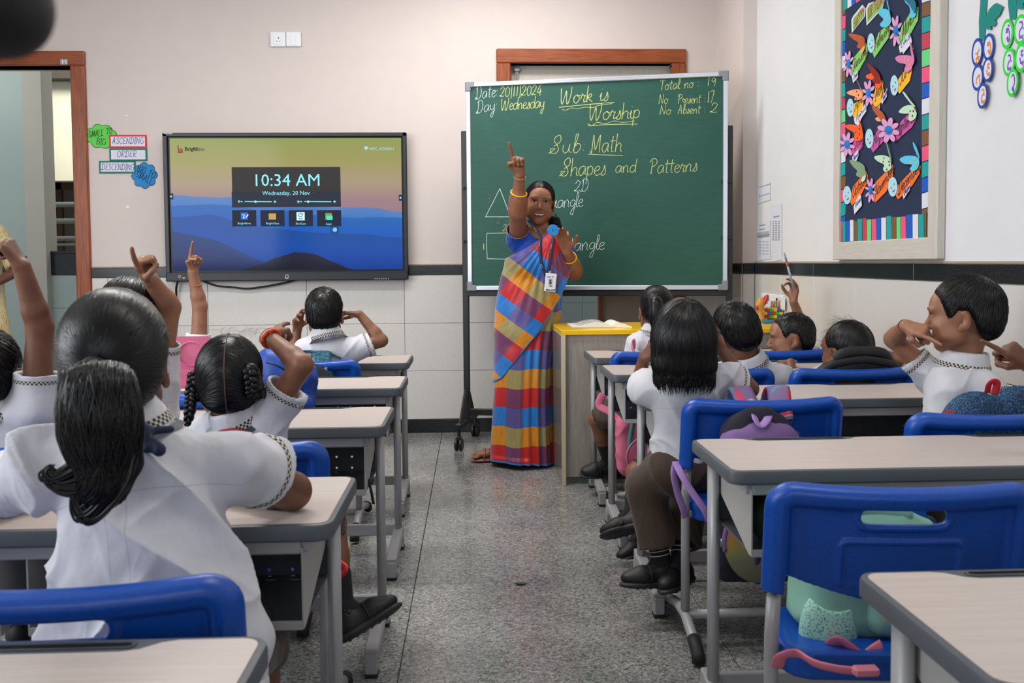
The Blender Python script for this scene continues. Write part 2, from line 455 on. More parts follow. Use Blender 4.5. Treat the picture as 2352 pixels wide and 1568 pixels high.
def window(name, a, b, axis):
    """frame and bars of a window outside the picture; axis 'x' or 'y' is the wall's direction"""
    o = MB(); (u0, z0), (u1, z1) = a, b; n = 4
    for i in range(n+1):
        u = u0+(u1-u0)*i/n; c = (u, YR-.07, (z0+z1)/2) if axis == 'x' else (XL-.07, u, (z0+z1)/2)
        o.box(c, (.025, .03, (z1-z0)/2) if axis == 'x' else (.03, .025, (z1-z0)/2), 0)
    for z in (z0+.025, (z0+z1)/2, z1-.025):
        c = ((u0+u1)/2, YR-.07, z) if axis == 'x' else (XL-.07, (u0+u1)/2, z)
        o.box(c, ((u1-u0)/2, .03, .025) if axis == 'x' else (.03, (u1-u0)/2, .025), 0)
    o.build(name, [M('window_aluminium', 'd8d8d8', .4)], kind='structure')
window('window_1', (0, 1.1), (3.2, 2.7), 'y'); window('window_2', (-2.8, 1.1), (1.5, 2.7), 'x')

# floor of square terrazzo slabs
W = MB(); wallbox(W, XL-.15, XR+.16, YR-.15, YB+.16, -.08, -.0035); floor = W.build('floor', [m_fgrout], kind='structure')
TS = .953; gx0 = -.2165; gy0 = 3.205
def slab(x0, x1, y0, y1):
    mb = MB(); mb.box(((x0+x1)/2, (y0+y1)/2, -.004), ((x1-x0)/2-.0014, (y1-y0)/2-.0014, .004), 0, bev=.0014)
    return mb.build('floor_tile', [m_terr], floor)
for i in range(-4, 3):
    for j in range(-5, 4):
        x0, x1 = max(gx0+i*TS, XL), min(gx0+(i+1)*TS, XR); y0, y1 = max(gy0+j*TS, -.9), min(gy0+(j+1)*TS, YB)
        if x1-x0 > .02 and y1-y0 > .02: slab(x0, x1, y0, y1)
# dado: rows of white tiles, granite band, granite skirting
ZR = [.09, .415, .734, 1.055]; ZB = 1.121
TILE = {}
def tile_piece(name, lo, hi, mat, parent, bev=.002):
    lo, hi = np.array(lo), np.array(hi); size = tuple(np.round(hi-lo, 4)); key = (name, size, mat.name)
    if key not in TILE:
        mb = MB(); mb.box((0, 0, 0), (hi-lo)/2, 0, bev=min(bev, (hi-lo).min()*.45))
        TILE[key] = mesh(name, np.concatenate(mb.v), mb.f, [mat])
    return link_mesh(name, TILE[key], parent, loc=(lo+hi)/2-ORG[parent.name])
def dado(parent, u0, u1, uj, du, axis, c, sgn, mt=m_tile, band=True):
    """tiles on a wall; axis 'x': wall runs along x at y=c; sgn: side the face looks to"""
    g = .0012; th = .009
    def piece(name, a, b, z0, z1, mat, t):
        if b-a < .008: return
        if axis == 'x': lo, hi = (a+g, min(c, c+sgn*t), z0+g), (b-g, max(c, c+sgn*t), z1-g)
        else: lo, hi = (min(c, c+sgn*t), a+g, z0+g), (max(c, c+sgn*t), b-g, z1-g)
        tile_piece(name, lo, hi, mat, parent)
    k0 = math.floor((u0-uj)/du); us = [uj+k*du for k in range(k0, k0+int((u1-u0)/du)+3)]
    for a, b in zip(us, us[1:]):
        a, b = max(a, u0), min(b, u1)
        for z0, z1 in zip(ZR, ZR[1:]): piece('wall_tile', a, b, z0, z1, mt, th)
    d2 = du*2.13; k0 = math.floor((u0-uj)/d2); us = [uj+k*d2 for k in range(k0, k0+int((u1-u0)/d2)+3)]
    for a, b in zip(us, us[1:]):
        a, b = max(a, u0), min(b, u1)
        piece('granite_strip', a, b, ZR[3], ZB, m_gran, th+.004); piece('skirting_slab', a, b, 0, ZR[0], m_gran, th+.004)
XB = -.457; FR = .093   # door frame face width
dado(wall_back, D1[1]+FR, D2[0]-FR, XB, .646, 'x', YB, -1)
dado(wall_back, D2[1]+FR, 1.639, XB, .646, 'x', YB, -1)
dado(wall_right, .4, 5.50, 4.53, .492, 'y', XR, -1)
dado(pil, 5.50, YB, 5.50, .7, 'y', 1.639, -1); dado(pil, 1.639, XR-.012, 1.639, .3, 'x', 5.50, -1)
for nm, a, b, ax in (('trim_1', D1[1]+FR, D2[0]-FR, 'x'), ('trim_2', .4, 5.5, 'y')):
    W = MB()
    if ax == 'x': W.box(((a+b)/2, YB-.004, ZB+.004), ((b-a)/2, .004, .004))
    else: W.box((XR-.004, (a+b)/2, ZB+.004), (.004, (b-a)/2, .004))
    W.build(nm, [M('brown_cement_line', 'a0907f', .8)], kind='structure')

# door frames and leaves
def door_frame(name, x0, x1, zt, leafs, wf=FR):
    root = thing(name, None, None, ((x0+x1)/2, YB, 0), kind='structure')
    for sx, xa in ((-1, x0-wf/2), (1, x1+wf/2)):
        mb = MB(); mb.box((xa, YB+.05, zt/2), (wf/2, .075, zt/2), 0, bev=.006)
        mb.box((xa-sx*(wf/2-.008), YB+.02, zt/2-.01), (.014, .03, zt/2-.01), 0, bev=.003)
        mb.build('door_jamb', [m_frame], root)
    mb = MB(); mb.box(((x0+x1)/2, YB+.05, zt+wf/2), ((x1-x0)/2+wf, .075, wf/2), 0, bev=.006)
    mb.build('door_lintel', [m_frameh], root)
    return root
d1 = door_frame('door_1', D1[0], D1[1], D1[2], 0)
mb = MB(); c = at(146, 142, Y=YB-.03); mb.box((c[0], YB-.027, c[2]), (.022, .003, .018), 0, bev=.001)
for s in (-.01, .01): mb.box((c[0]+s, YB-.032, c[2]), (.006, .004, .014), 0, bev=.001)
mb.build('door_catch', [m_steel], d1)
d2 = door_frame('door_2', D2[0], D2[1], D2[2], 0)
xs = at(1377, 700, Y=YB+.09)[0]
mb = MB(); mb.box(((D2[0]+D2[1])/2, YB+.09, 2.25), ((D2[1]-D2[0])/2, .018, .2), 0); mb.build('transom_panel', [m_leaf], d2)
mb = MB(); mb.box(((xs+D2[1])/2, YB+.09, 1.02), ((D2[1]-xs)/2, .018, 1.02), 0, bev=.003); mb.build('door_leaf', [M('taupe_laminate', '98897a', .5, nz=(9, .06))], d2)
mb = MB(); mb.box((xs, YB+.07, 1.02), (.012, .03, 1.02), 0, bev=.003); mb.build('leaf_edge_strip', [m_frame], d2)
mb = MB(); c = at(1187, 130, Y=YB+.06); mb.box((c[0], YB+.065, 2.2), (.012, .006, .32), 0, bev=.002); mb.tube([(c[0], YB+.055, 1.9), (c[0], YB+.055, 2.5)], .006, 8)
for z in (2.42, 2.47): mb.box((c[0], YB+.06, z), (.02, .012, .012), 0, bev=.003)
mb.build('tower_bolt', [m_steel], d2)

# corridor beyond the doorways
YC = 8.4
W = MB(); wallbox(W, -9, 4, YB+.16, 14, -.1, -.002); W.build('floor_corridor', [m_terr], kind='structure')
xa = at(68, 400, Y=YC)[0]; xb = at(112, 400, Y=YC)[0]
W = MB(); wallbox(W, -9, xa, YC, YC+.2, 0, 3.1); cw = W.build('wall_corridor', [m_gtile], kind='structure')
W = MB(); wallbox(W, xa, xb, YC-.1, YC+.12, 0, 3.1); W.build('wall_corridor_column', [M('column_paint', 'b5b0a2', .7, nz=(4, .05))], kind='structure')
zt = at(120, 580, Y=YC)[2]; zb = at(120, 632, Y=YC)[2]
W = MB(); wallbox(W, xa, 3.5, YC, YC+.18, 0, zt-.015); par = W.build('wall_parapet', [m_grout], kind='structure')
for j in range(12):
    x0, x1 = xa+j*.62, xa+(j+1)*.62
    for z0, z1 in ((0, .1), (.1, .43), (.43, .755), (.755, zb)): tile_piece('wall_tile', (x0+.0012, YC-.01, z0+.0012), (x1-.0012, YC, z1-.0012), m_gtile, par)
    tile_piece('granite_strip', (x0+.001, YC-.014, zb), (x1-.001, YC, zt-.012), m_gran, par)
tile_piece('granite_coping', (xa, YC-.02, zt-.012), (3.5, YC+.2, zt+.012), m_gran, par, .004)
x0 = at(-60, 600, Y=YC)[0]
for j in range(3): tile_piece('granite_strip', (xa-.9*(j+1), YC-.012, zb), (xa-.9*j-.002, YC, zt-.03), m_gran, cw)
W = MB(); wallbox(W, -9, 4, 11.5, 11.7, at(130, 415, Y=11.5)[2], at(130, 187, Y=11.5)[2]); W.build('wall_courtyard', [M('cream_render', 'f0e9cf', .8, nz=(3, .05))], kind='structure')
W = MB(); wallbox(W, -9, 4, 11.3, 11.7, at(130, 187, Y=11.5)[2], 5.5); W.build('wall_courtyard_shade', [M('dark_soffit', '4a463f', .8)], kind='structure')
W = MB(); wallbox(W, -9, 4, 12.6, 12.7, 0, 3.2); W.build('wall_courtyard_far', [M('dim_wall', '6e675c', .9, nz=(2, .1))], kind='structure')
r = thing('balcony_railing', 'polished steel balcony railing above the granite parapet beyond the open doorway', 'railing', (at(140, 500, Y=9.3)[0], 9.3, 0))
for py, rr in ((470, .026), (508, .026), (548, .024), (562, .012)):
    a = at(105, py, Y=9.3); mb = MB(); mb.tube([(a[0]-1.2, 9.3, a[2]), (a[0]+2.6, 9.3, a[2])], rr, 12); mb.build('rail', [m_steel], r, True)
for x in (a[0]-.9, a[0]+2.2): mb = MB(); mb.tube([(x, 9.33, 0), (x, 9.33, 1.75)], .02, 10); mb.build('rail_post', [m_steel], r, True)
c = at(132, 480, Y=12.4); mb = MB(); mb.box((c[0], 12.4, 1.2), (.07, .03, 1.1), 0); mb.box((c[0]+.5, 12.4, 2.2), (.57, .03, .06), 0); mb.build('door_3', [M('dark_timber', '4a2b1c', .5)], kind='structure')

# ================================================================= single-stroke handwriting
GL = {
'a': '1.0|.85,.85 .6,1 .25,.85 .1,.4 .3,.02 .6,.15 .85,.8 .85,.2 1,.05', 'b': '.9|.1,.2 .35,1.2 .45,1.9 .25,1.9 .2,1 .2,.1 .5,0 .8,.4 .75,.85 .45,.95 .3,.7', 'c': '.8|.75,.8 .5,1 .2,.75 .1,.35 .35,.02 .8,.2',
'd': '1.0|.8,.85 .5,1 .15,.7 .15,.2 .45,0 .8,.4 .9,1.9 .85,.6 .85,.15 1,.05', 'e': '.8|.1,.45 .5,.55 .7,.8 .5,1 .2,.8 .12,.35 .4,0 .8,.2', 'f': '.7|.7,1.7 .5,1.95 .3,1.6 .3,0 .25,-.6;.05,.95 .65,.95',
'g': '.9|.75,.85 .5,1 .15,.7 .2,.25 .5,.15 .75,.5 .8,.9 .78,0 .6,-.9 .3,-.85 .4,-.4 .85,.15', 'h': '.95|.15,1.95 .15,1 .12,0 .2,.6 .5,.95 .75,.75 .75,.2 .95,.05', 'i': '.5|.1,.5 .25,1 .22,.3 .35,.02 .5,.15;.28,1.4 .3,1.44',
'k': '.9|.15,1.95 .15,0;.15,.5 .5,.95 .7,.85 .6,.6 .2,.5 .5,.3 .85,0', 'l': '.5|.1,.3 .4,1.3 .4,1.85 .25,1.9 .18,1.4 .2,.3 .35,.02 .55,.15', 'm': '1.5|.1,.9 .15,0 .2,.7 .45,.98 .6,.7 .6,0 .7,.7 .95,.98 1.15,.7 1.15,.15 1.4,.05',
'n': '1.0|.1,.9 .18,0 .22,.6 .5,.98 .75,.75 .75,.15 .95,.05', 'o': '.9|.5,1 .15,.75 .15,.25 .45,0 .75,.3 .75,.75 .5,1 .6,.85 .95,.9', 'p': '.9|.15,1 .15,0 .12,-.9;.15,.7 .45,1 .75,.75 .7,.25 .4,.05 .18,.25',
'r': '.75|.1,.4 .25,1.05 .4,.85 .62,.85 .5,.4 .55,.05 .8,.2', 's': '.75|.1,.1 .4,.6 .45,1.05 .6,.6 .6,.15 .35,0 .15,.12', 't': '.7|.35,1.7 .3,.6 .35,.08 .6,.1;.05,1.15 .7,1.2', 'u': '1.0|.1,.9 .12,.3 .35,0 .65,.25 .75,.95 .75,.2 1,.05',
'v': '.8|.1,.95 .4,0 .75,.95', 'w': '1.2|.1,.95 .3,.02 .6,.8 .8,.02 1.1,1', 'y': '.9|.1,.95 .15,.35 .4,.15 .7,.4 .78,.95 .75,-.2 .55,-.9 .3,-.8 .4,-.4 .9,.1', 'j': '.5|.3,1 .3,-.5 .1,-.8', 'x': '.8|.1,.9 .7,0;.7,.9 .1,0', 'q': '.9|.75,.85 .4,1 .15,.5 .4,.1 .75,.5;.78,1 .75,-.8', 'z': '.8|.1,.9 .7,.9 .1,0 .7,0',
'A': '1.2|.1,0 .5,1.5 .62,1.9 .75,1.2 .95,0;.25,.7 .95,.75', 'B': '1.1|.2,1.85 .2,0;.05,1.75 .6,1.9 .85,1.5 .6,1.05 .25,1 .75,.9 .95,.45 .65,.02 .1,0', 'C': '1.1|1,1.6 .7,1.9 .25,1.5 .15,.7 .4,.05 .8,.05 1.05,.35',
'D': '1.25|.3,1.8 .28,.2 .05,.05 .15,.3 .5,0 .95,.4 1.05,1.2 .8,1.8 .4,1.9 .1,1.6', 'E': '1.0|.9,1.8 .3,1.85 .2,1.2 .6,1 .2,.8 .2,.1 .9,.1', 'F': '1|.25,1.85 .2,0;.1,1.85 .95,1.85;.2,1 .75,1', 'G': '1.2|1,1.6 .6,1.9 .2,1.3 .2,.4 .6,0 1,.3 1,.85 .6,.85', 'H': '1.2|.2,1.9 .2,0;1,1.9 1,0;.2,1 1,1', 'I': '.6|.3,1.85 .3,0;.05,1.85 .55,1.85;.05,0 .55,0',
'J': '.9|.2,1.85 .9,1.85;.6,1.85 .6,.3 .3,0 .1,.35', 'L': '1|.2,1.9 .2,0 .9,0', 'K': '1.1|.2,1.9 .2,0;.95,1.9 .2,.9 .95,0', 'V': '1.1|.1,1.9 .5,0 .95,1.9', 'M': '1.5|.1,.15 .3,0 .35,1.85 .5,1.2 .75,.3 1,1.2 1.2,1.85 1.25,.8 1.3,0', 'N': '1.2|.15,0 .2,1.8 .3,1.6 .9,.1 .95,1.9', 'O': '1.2|.6,1.9 .15,1.3 .2,.4 .6,0 1,.5 1,1.4 .6,1.9',
'P': '1.2|.45,1.7 .42,0;.1,1.5 .4,1.9 .9,1.85 1.05,1.4 .75,1 .45,.9', 'R': '1.1|.2,1.85 .2,0;.1,1.8 .7,1.85 .85,1.4 .6,1 .2,.95 .9,0', 'S': '1.3|1.15,1.55 1,1.95 .6,1.8 .45,1.4 .75,1 1.0,.45 .75,.05 .3,.1 .2,.5 .6,.5 .05,.05;1.15,1.55 1.05,1.2 .5,.8', 'T': '1.2|.1,1.75 .4,1.95 1.15,1.85;.65,1.9 .6,.6 .55,0', 'W': '1.7|.1,1.9 .2,.6 .4,0 .7,1.3 .8,1.45 .95,.1 1.15,.1 1.4,1.2 1.4,1.95', 'Y': '1|.1,1.9 .5,1 .9,1.9;.5,1 .5,0', 'U': '1.1|.2,1.9 .2,.4 .55,0 .9,.4 .9,1.9',
'§': '1|.85,1.6 .5,1.9 .2,1.5 .45,1.05 .8,.6 .55,.05 .1,.25', '0': '1|.5,1.6 .15,1.1 .2,.3 .5,0 .85,.4 .85,1.2 .5,1.6', '1': '.6|.3,1.6 .3,0', '2': '1|.15,1.2 .4,1.65 .8,1.4 .7,.9 .15,.1 .1,.3 .4,.1 .9,.15', '3': '.9|.1,1.5 .5,1.6 .7,1.25 .35,.9 .75,.6 .6,.1 .1,.1', '4': '1|.6,1.6 .1,.5 .95,.55;.7,1 .65,-.1', '7': '.9|.1,1.5 .75,1.6 .35,0', '9': '.9|.75,1.2 .5,1.6 .15,1.2 .4,.8 .75,1.2 .7,0', '5': '.9|.8,1.6 .3,1.6 .2,.9 .7,.8 .7,.2 .15,.1', '6': '.9|.7,1.5 .2,.8 .2,.2 .6,0 .75,.5 .2,.6', '8': '.9|.45,.85 .15,1.3 .5,1.6 .75,1.3 .1,.4 .45,0 .8,.4 .45,.85',
'/': '.5|.3,1.9 .3,-.3', ':': '.4|.2,.9 .2,.82;.2,.25 .2,.17', '.': '.35|.15,.05 .18,.02', '-': '.7|.1,.7 .6,.7', ' ': '.8|', '_': '1|0,0 1,0', ',': '.3|.2,.1 .1,-.2',
}
GLP = {}
for ch, s in GL.items():
    w_, st = s.split('|'); GLP[ch] = (float(w_), [[tuple(map(float, p.split(','))) for p in q.split()] for q in st.split(';') if q])
def strokes(text, track=0.0, slant=.12, jit=.03, caps=None):
    x = 0; out = []
    for ch in text:
        w_, st = GLP[ch]; dy = random.uniform(-jit, jit)
        for q in st: out.append(np.array([(x+px+slant*py, py+dy) for px, py in q]))
        x += w_+track
    return out, x-track
def write(mb, text, P0, P1, up, xh, r, nrm_, m=0, flat=.25, **kw):
    """handwriting from P0 to P1 on a surface (world points), x-height xh"""
    P0, P1 = np.asarray(P0, float), np.asarray(P1, float)
    st, w_ = strokes(text, **kw); ux = (P1-P0)/w_; uy = nrm(up)*xh
    for q in st:
        p = P0+q[:, :1]*ux+q[:, 1:2]*uy
        if len(p) > 2: p = smooth_path(p, 5)
        ribbon(mb, p, r, nrm_, m)
def ribbon(mb, p, r, n_, m=0, th=.0006):
    """thin raised stroke lying on a surface with normal n_"""
    p = np.asarray(p, float); n_ = nrm(n_); t = np.gradient(p, axis=0); t /= np.linalg.norm(t, axis=1)[:, None]+1e-9
    b = np.cross(t, n_); k = len(p)
    rr = np.full(k, r)*(1+.2*np.sin(np.arange(k)*1.3))
    A, B = p-b*rr[:, None], p+b*rr[:, None]; C = p+n_*th*1.6
    v = np.concatenate([A, C, B]); f = []
    for i in range(k-1):
        f.append((i, k+i, k+i+1, i+1)[::-1]); f.append((k+i, 2*k+i, 2*k+i+1, k+i+1)[::-1])
    mb.add(v, f, m)
FONT = None
def print_text(name, text, loc, size, mat, parent, R, align='CENTER', bold=0.0, ext=.0003):
    """printed lettering with Blender's built-in sans face, turned into a mesh"""
    cu = bpy.data.curves.new(name, 'FONT'); cu.body = text; cu.size = size; cu.align_x = align; cu.align_y = 'CENTER'
    cu.extrude = ext; cu.offset = bold; cu.resolution_u = 2
    o = bpy.data.objects.new(name, cu); me = bpy.data.meshes.new_from_object(o); bpy.data.objects.remove(o)
    v = np.zeros(len(me.vertices)*3); me.vertices.foreach_get('co', v); v = v.reshape(-1, 3) @ np.asarray(R).T+np.asarray(loc)
    me.vertices.foreach_set('co', (v-(ORG[parent.name] if parent else 0)).ravel().astype(np.float32)); me.materials.clear(); me.materials.append(mat)
    return link_mesh(name, me, parent)
RB = np.array([[1, 0, 0], [0, 0, -1], [0, 1, 0]], float)      # text x -> +X, y -> +Z, facing -Y
RRW = np.stack([V(0, -1, 0), V(0, 0, 1), V(-1, 0, 0)], 1)     # on the right wall, facing -X

# ================================================================= interactive display
def tvp(px, py, Y=None): return at(px, py, Y=YTV if Y is None else Y)
YTV = YB-.085
a, b = at(373, 303, Y=YTV), at(938, 641, Y=YTV); x0, x1, z1, z0 = a[0], b[0], a[2]-.006, b[2]-.002
tv = thing('interactive_display', 'large wall mounted touch display with dark bezel showing 10:34 AM over blue mountains', 'screen', ((x0+x1)/2, YTV+.05, z0))
m_bez = M('display_bezel', '181a20', .4); m_blk = M('display_black', '08080a', .3, spec=.3)
mb = MB(); mb.box(((x0+x1)/2, YTV+.046, (z0+z1)/2), ((x1-x0)/2-.01, .022, (z1-z0)/2-.01), 0, bev=.01); mb.build('back_housing', [m_bez], tv)
mb = MB(); bz = .028
mb.box((x0+bz/2, YTV+.01, (z0+z1)/2), (bz/2, .016, (z1-z0)/2), 0, bev=.004); mb.box((x1-bz/2, YTV+.01, (z0+z1)/2), (bz/2, .016, (z1-z0)/2), 0, bev=.004)
mb.box(((x0+x1)/2, YTV+.01, z1-bz*.45), ((x1-x0)/2, .016, bz*.45), 0, bev=.004); mb.box(((x0+x1)/2, YTV+.008, z0+.028), ((x1-x0)/2, .022, .028), 0, bev=.006)
mb.box(((x0+x1)/2, YTV+.003, z0+.052), ((x1-x0)/2-.01, .018, .006), 0, bev=.003)
mb.build('bezel', [m_bez], tv)
mb = MB(); mb.box(((x0+x1)/2, YTV+.02, (z0+z1)/2+.015), ((x1-x0)/2-.02, .008, (z1-z0)/2-.03), 0); mb.build('black_border', [m_blk], tv)
sx0, sz1 = at(388, 316, Y=YTV)[0], at(388, 316, Y=YTV)[2]-.003; sx1, sz0 = at(925, 618, Y=YTV)[0], at(925, 618, Y=YTV)[2]
def screen_mat():
    t = NT('screen_picture'); uv = t.n('ShaderNodeTexCoord').outputs['UV']; sp = t.n('ShaderNodeSeparateXYZ'); t.l(uv, sp.inputs[0]); u, v = sp.outputs[0], sp.outputs[1]
    col = t.ramp(v, [(0, '8a6f78'), (.52, 'a08088'), (.66, 'b09a80'), (.82, 'a6a061'), (1, '98a35c')])
    def ridge(base, amp, sc, seed, c_, slope=0, hump=None):
        nonlocal col
        m = t.n('ShaderNodeCombineXYZ'); t.l(t.math('MULTIPLY', u, sc), m.inputs[0]); m.inputs[1].default_value = seed
        n = t.noise(m.outputs[0], 1.0, 5, .45)
        h = t.math('ADD', t.math('MULTIPLY_ADD', t.math('SUBTRACT', n, .5), amp, base), t.math('MULTIPLY', u, slope))
        if hump:
            d = t.math('MULTIPLY', t.math('SUBTRACT', u, hump[0]), 1/hump[1]); g = t.math('MULTIPLY', t.math('POWER', 2.718, t.math('MULTIPLY', t.math('MULTIPLY', d, d), -1)), hump[2])
            h = t.math('ADD', h, g)
        f = t.math('MULTIPLY', t.math('SUBTRACT', h, v), 260); nd = t.n('ShaderNodeClamp'); t.l(f, nd.inputs[0])
        lo = t.ramp(t.math('DIVIDE', v, h), c_)
        col = t.mix(nd.outputs[0], col, lo)
    ridge(.57, .10, 4, 1.3, [(0, '0a4fae'), (.7, '1b68c4'), (.92, '4c7fc4'), (1, '5b80bd')], -.12, (.38, .18, .05))
    ridge(.50, .09, 3.4, 4.1, [(0, '0b55b5'), (.7, '0d5cc0'), (1, '1f66b5')], -.12, (.2, .12, .03))
    ridge(.40, .08, 2.6, 7.7, [(0, '0a3f9a'), (.6, '0a4cab'), (1, '0d4d9e')], -.16, (.18, .1, .04))
    ridge(.30, .07, 3.1, 9.2, [(0, '1c2a55'), (.6, '17306e'), (1, '133c7d')], -.62, (.2, .12, .05))
    ridge(.0, .035, 16, 2.2, [(0, '16182a'), (1, '22243a')], -.05, (.56, .19, .165))
    m = t.base('000000', .10, 0, .10); t.l(col, t.b.inputs['Emission Color']); t.b.inputs['Emission Strength'].default_value = .80
    t.b.inputs['Base Color'].default_value = (.01, .01, .012, 1); return m
mb = MB(); yy = YTV+.0115
mb.add([(sx0, yy, sz0), (sx1, yy, sz0), (sx1, yy, sz1), (sx0, yy, sz1)], [(0, 1, 2, 3)], 0, [(0, 0), (1, 0), (1, 1), (0, 1)]); mb.build('screen', [screen_mat()], tv, uv=True)
def em(name, c, s=1.0):
    m = M(name, c, .4, spec=.1, emit=(c, s)); m.node_tree.nodes['Principled BSDF'].inputs['Base Color'].default_value = (.01, .01, .01, 1); return m
def panel(x0, y0, x1, y1, mat, name='screen_panel', dy=.0012):
    a, b = at(x0, y0, Y=yy-dy), at(x1, y1, Y=yy-dy); mb = MB(); mb.box(((a[0]+b[0])/2, yy-dy, (a[2]+b[2])/2), (abs(b[0]-a[0])/2, .0004, abs(a[2]-b[2])/2)); return mb.build(name, [mat], tv)
m_pan = em('panel_dark_brown', '443e3f', .5); m_pan2 = em('panel_dark_blue', '1c2442', .55)
panel(532, 384, 783, 475, m_pan)
panel(532, 440, 783, 475, em('panel_dusky', '2e3349', .55), dy=.0013)
for k in range(4): panel(533+k*65, 482.5, 589+k*65, 519.5, m_pan2)
m_cy = em('screen_cyan', '8fe3f2', 1.0); m_cy2 = em('screen_pale_cyan', 'a6dbe6', .9)
ty = yy-.0032
def stext(s_, px, py, size, mat=m_cy, bold=0, align='CENTER'): return print_text('screen_lettering', s_, at(px, py, Y=ty), size, mat, tv, RB, align, bold)
stext('10:34 AM', 658, 415, .112); stext('Wednesday, 20 Nov', 657, 443.5, .037)
stext('BrightNote', 561, 513, .0185); stext('BrightClass', 626, 513, .0185); stext('BirdCast', 691, 513.5, .0185); stext('Apps', 755, 514, .0185)
stext('Bright', 424, 342.5, .034, em('screen_dark_text', '2c2c28', .3), .0006, 'LEFT'); stext('Class', 444.5, 342.7, .033, em('screen_grey_text', '5a5c46', .35), 0, 'LEFT')
stext('NEC_KOGILU', 848, 342, .026, m_cy2, 0, 'LEFT')
mb = MB()
def sl(x0, y0, x1, y1, r=.0022): ribbon(mb, [at(x0, y0, Y=ty), at((x0+x1)/2, (y0+y1)/2, Y=ty), at(x1, y1, Y=ty)], r, (0, -1, 0))
for xa, kn in ((562, 587), (699, 708)):
    sl(xa, 462.6, xa+62, 463.2); c = at(kn, 463, Y=ty); mb.lathe([(0, 0), (.008, 0), (.008, .002), (0, .002)], c, 16, 0, RB)
    sl(xa+66.5, 463, xa+72.5, 463); sl(xa+69.5, 460, xa+69.5, 466); sl(xa-9.5, 463, xa-5, 463)
c = at(549, 462.5, Y=ty); mb.prism([(-.007, -.004), (-.003, -.004), (.003, -.009), (.003, .009), (-.003, .004), (-.007, .004)], c, (1, 0, 0), (0, 0, 1), .001)
c = at(685.5, 463, Y=ty); mb.lathe([(0, 0), (.005, 0), (.005, .002), (0, .002)], c, 12, 0, RB)
for k in range(8): a_ = k*PI/4; mb.box(c+V(.009*math.cos(a_), 0, .009*math.sin(a_)), (.0013, .0006, .0013))
mb.build('slider_controls', [m_cy], tv)
mb = MB(); c = at(841, 341, Y=ty); mb.prism([(-.015, .008), (-.008, .0125), (0, .014), (.008, .0125), (.015, .008), (0, -.013)][::-1], c, (1, 0, 0), (0, 0, 1), .001); mb.build('wifi_symbol', [m_cy2], tv)
mb = MB()
lg = [(408, 334), (409.5, 341), (410, 349), (412, 350.5), (415, 349), (418.5, 345), (416, 342), (413, 345), (414, 349), (417, 350), (420, 348)]
ribbon(mb, smooth_path([at(x, y, Y=ty) for x, y in lg], 5), .0035, (0, -1, 0)); mb.build('screen_logo', [em('screen_red', 'a33f2c', .8)], tv)
def icon(x0, y0, x1, y1, mat, dy=0): panel(x0, y0, x1, y1, mat, 'app_icon', .003+dy)
icon(553, 488, 569, 504, em('ico_blue', '1667e0')); icon(617, 490, 634, 504, em('ico_tan', 'b89a55')); icon(681, 487, 700, 506, em('ico_white', 'c9eef5')); icon(747, 489, 762, 504, em('ico_green', '2f9e5c')); icon(749, 493, 763, 504, em('ico_orange', 'd07a3a'), .001); icon(750, 496, 764, 505, em('ico_aqua', '2fe0c4'), .002)
mb = MB(); ty2 = ty-.002
ribbon(mb, [at(x, y, Y=ty2) for x, y in ((556, 493), (560, 493.5), (563, 494))], .0018, (0, -1, 0)); ribbon(mb, smooth_path([at(x, y, Y=ty2) for x, y in ((558, 499), (561, 497), (559, 501), (563, 500))], 4), .0016, (0, -1, 0)); ribbon(mb, [at(565, 499, Y=ty2), at(568, 495, Y=ty2), at(570, 492, Y=ty2)], .003, (0, -1, 0))
mb.build('icon_marks', [em('ico_white2', 'dff6fb')], tv)
mb = MB(); ribbon(mb, smooth_path([at(690+4*math.cos(t), 494+4*math.sin(t), Y=ty2) for t in np.linspace(0, 2*PI, 12)], 2), .0018, (0, -1, 0)); ribbon(mb, smooth_path([at(x, y, Y=ty2) for x, y in ((685.5, 501), (690.5, 503.2), (695, 501))], 4), .0018, (0, -1, 0)); mb.box(at(695, 491, Y=ty2), (.003, .0006, .003))
mb.build('icon_marks', [em('ico_navy', '1d3f78')], tv)
panel(758, 519.5, 779, 536.5, em('float_button_back', '0d4a8c', .9), dy=.0018)
mb = MB(); mb.lathe([(0, 0), (.014, 0), (.014, .001), (0, .001)], at(769, 527.5, Y=ty), 24, 0, RB); mb.build('float_button', [em('float_button', '6fc3ee')], tv)
for px, py in ((393, 451), (920, 454)):
    panel(px-4, py-7, px+5, py+7, em('side_tab', '2c3350', .7), dy=.0015); mb = MB(); mb.lathe([(0, 0), (.006, 0), (.006, .001), (0, .001)], at(px, py, Y=ty), 14, 0, RB); mb.build('side_tab_dot', [m_cy], tv)
m_wp = M('printed_white', 'c8ccd0', .5); mb = MB(); fy = YTV-.0155
ribbon(mb, [at(659+3.6*math.cos(t), 634.5+3.6*math.sin(t), Y=fy) for t in np.linspace(0, 2*PI, 16)], .0018, (0, -1, 0)); ribbon(mb, smooth_path([at(x, y, Y=fy) for x, y in ((655.5, 638.5), (659, 640.4), (662.5, 638.5))], 4), .0014, (0, -1, 0))
mb.build('bezel_emblem', [m_wp], tv)
for x in range(7): mb = MB(); mb.box(at(861+x*5.2, 640, Y=fy), (.003, .0005, .0025)); mb.build('button_mark', [m_wp], tv)
for x_, y_, w_, h_ in ((422, 637.5, .008, .002), (422, 640, .006, .001), (413, 640, .002, .002)): mb = MB(); mb.box(at(x_, y_, Y=fy), (w_, .0005, h_)); mb.build('port_mark', [m_wp], tv)
mb = MB(); c = at(412.5, 634.5, Y=fy); mb.box(c, (.0075, .001, .0065), 0); mb.build('usb_port_rim', [m_wp], tv)
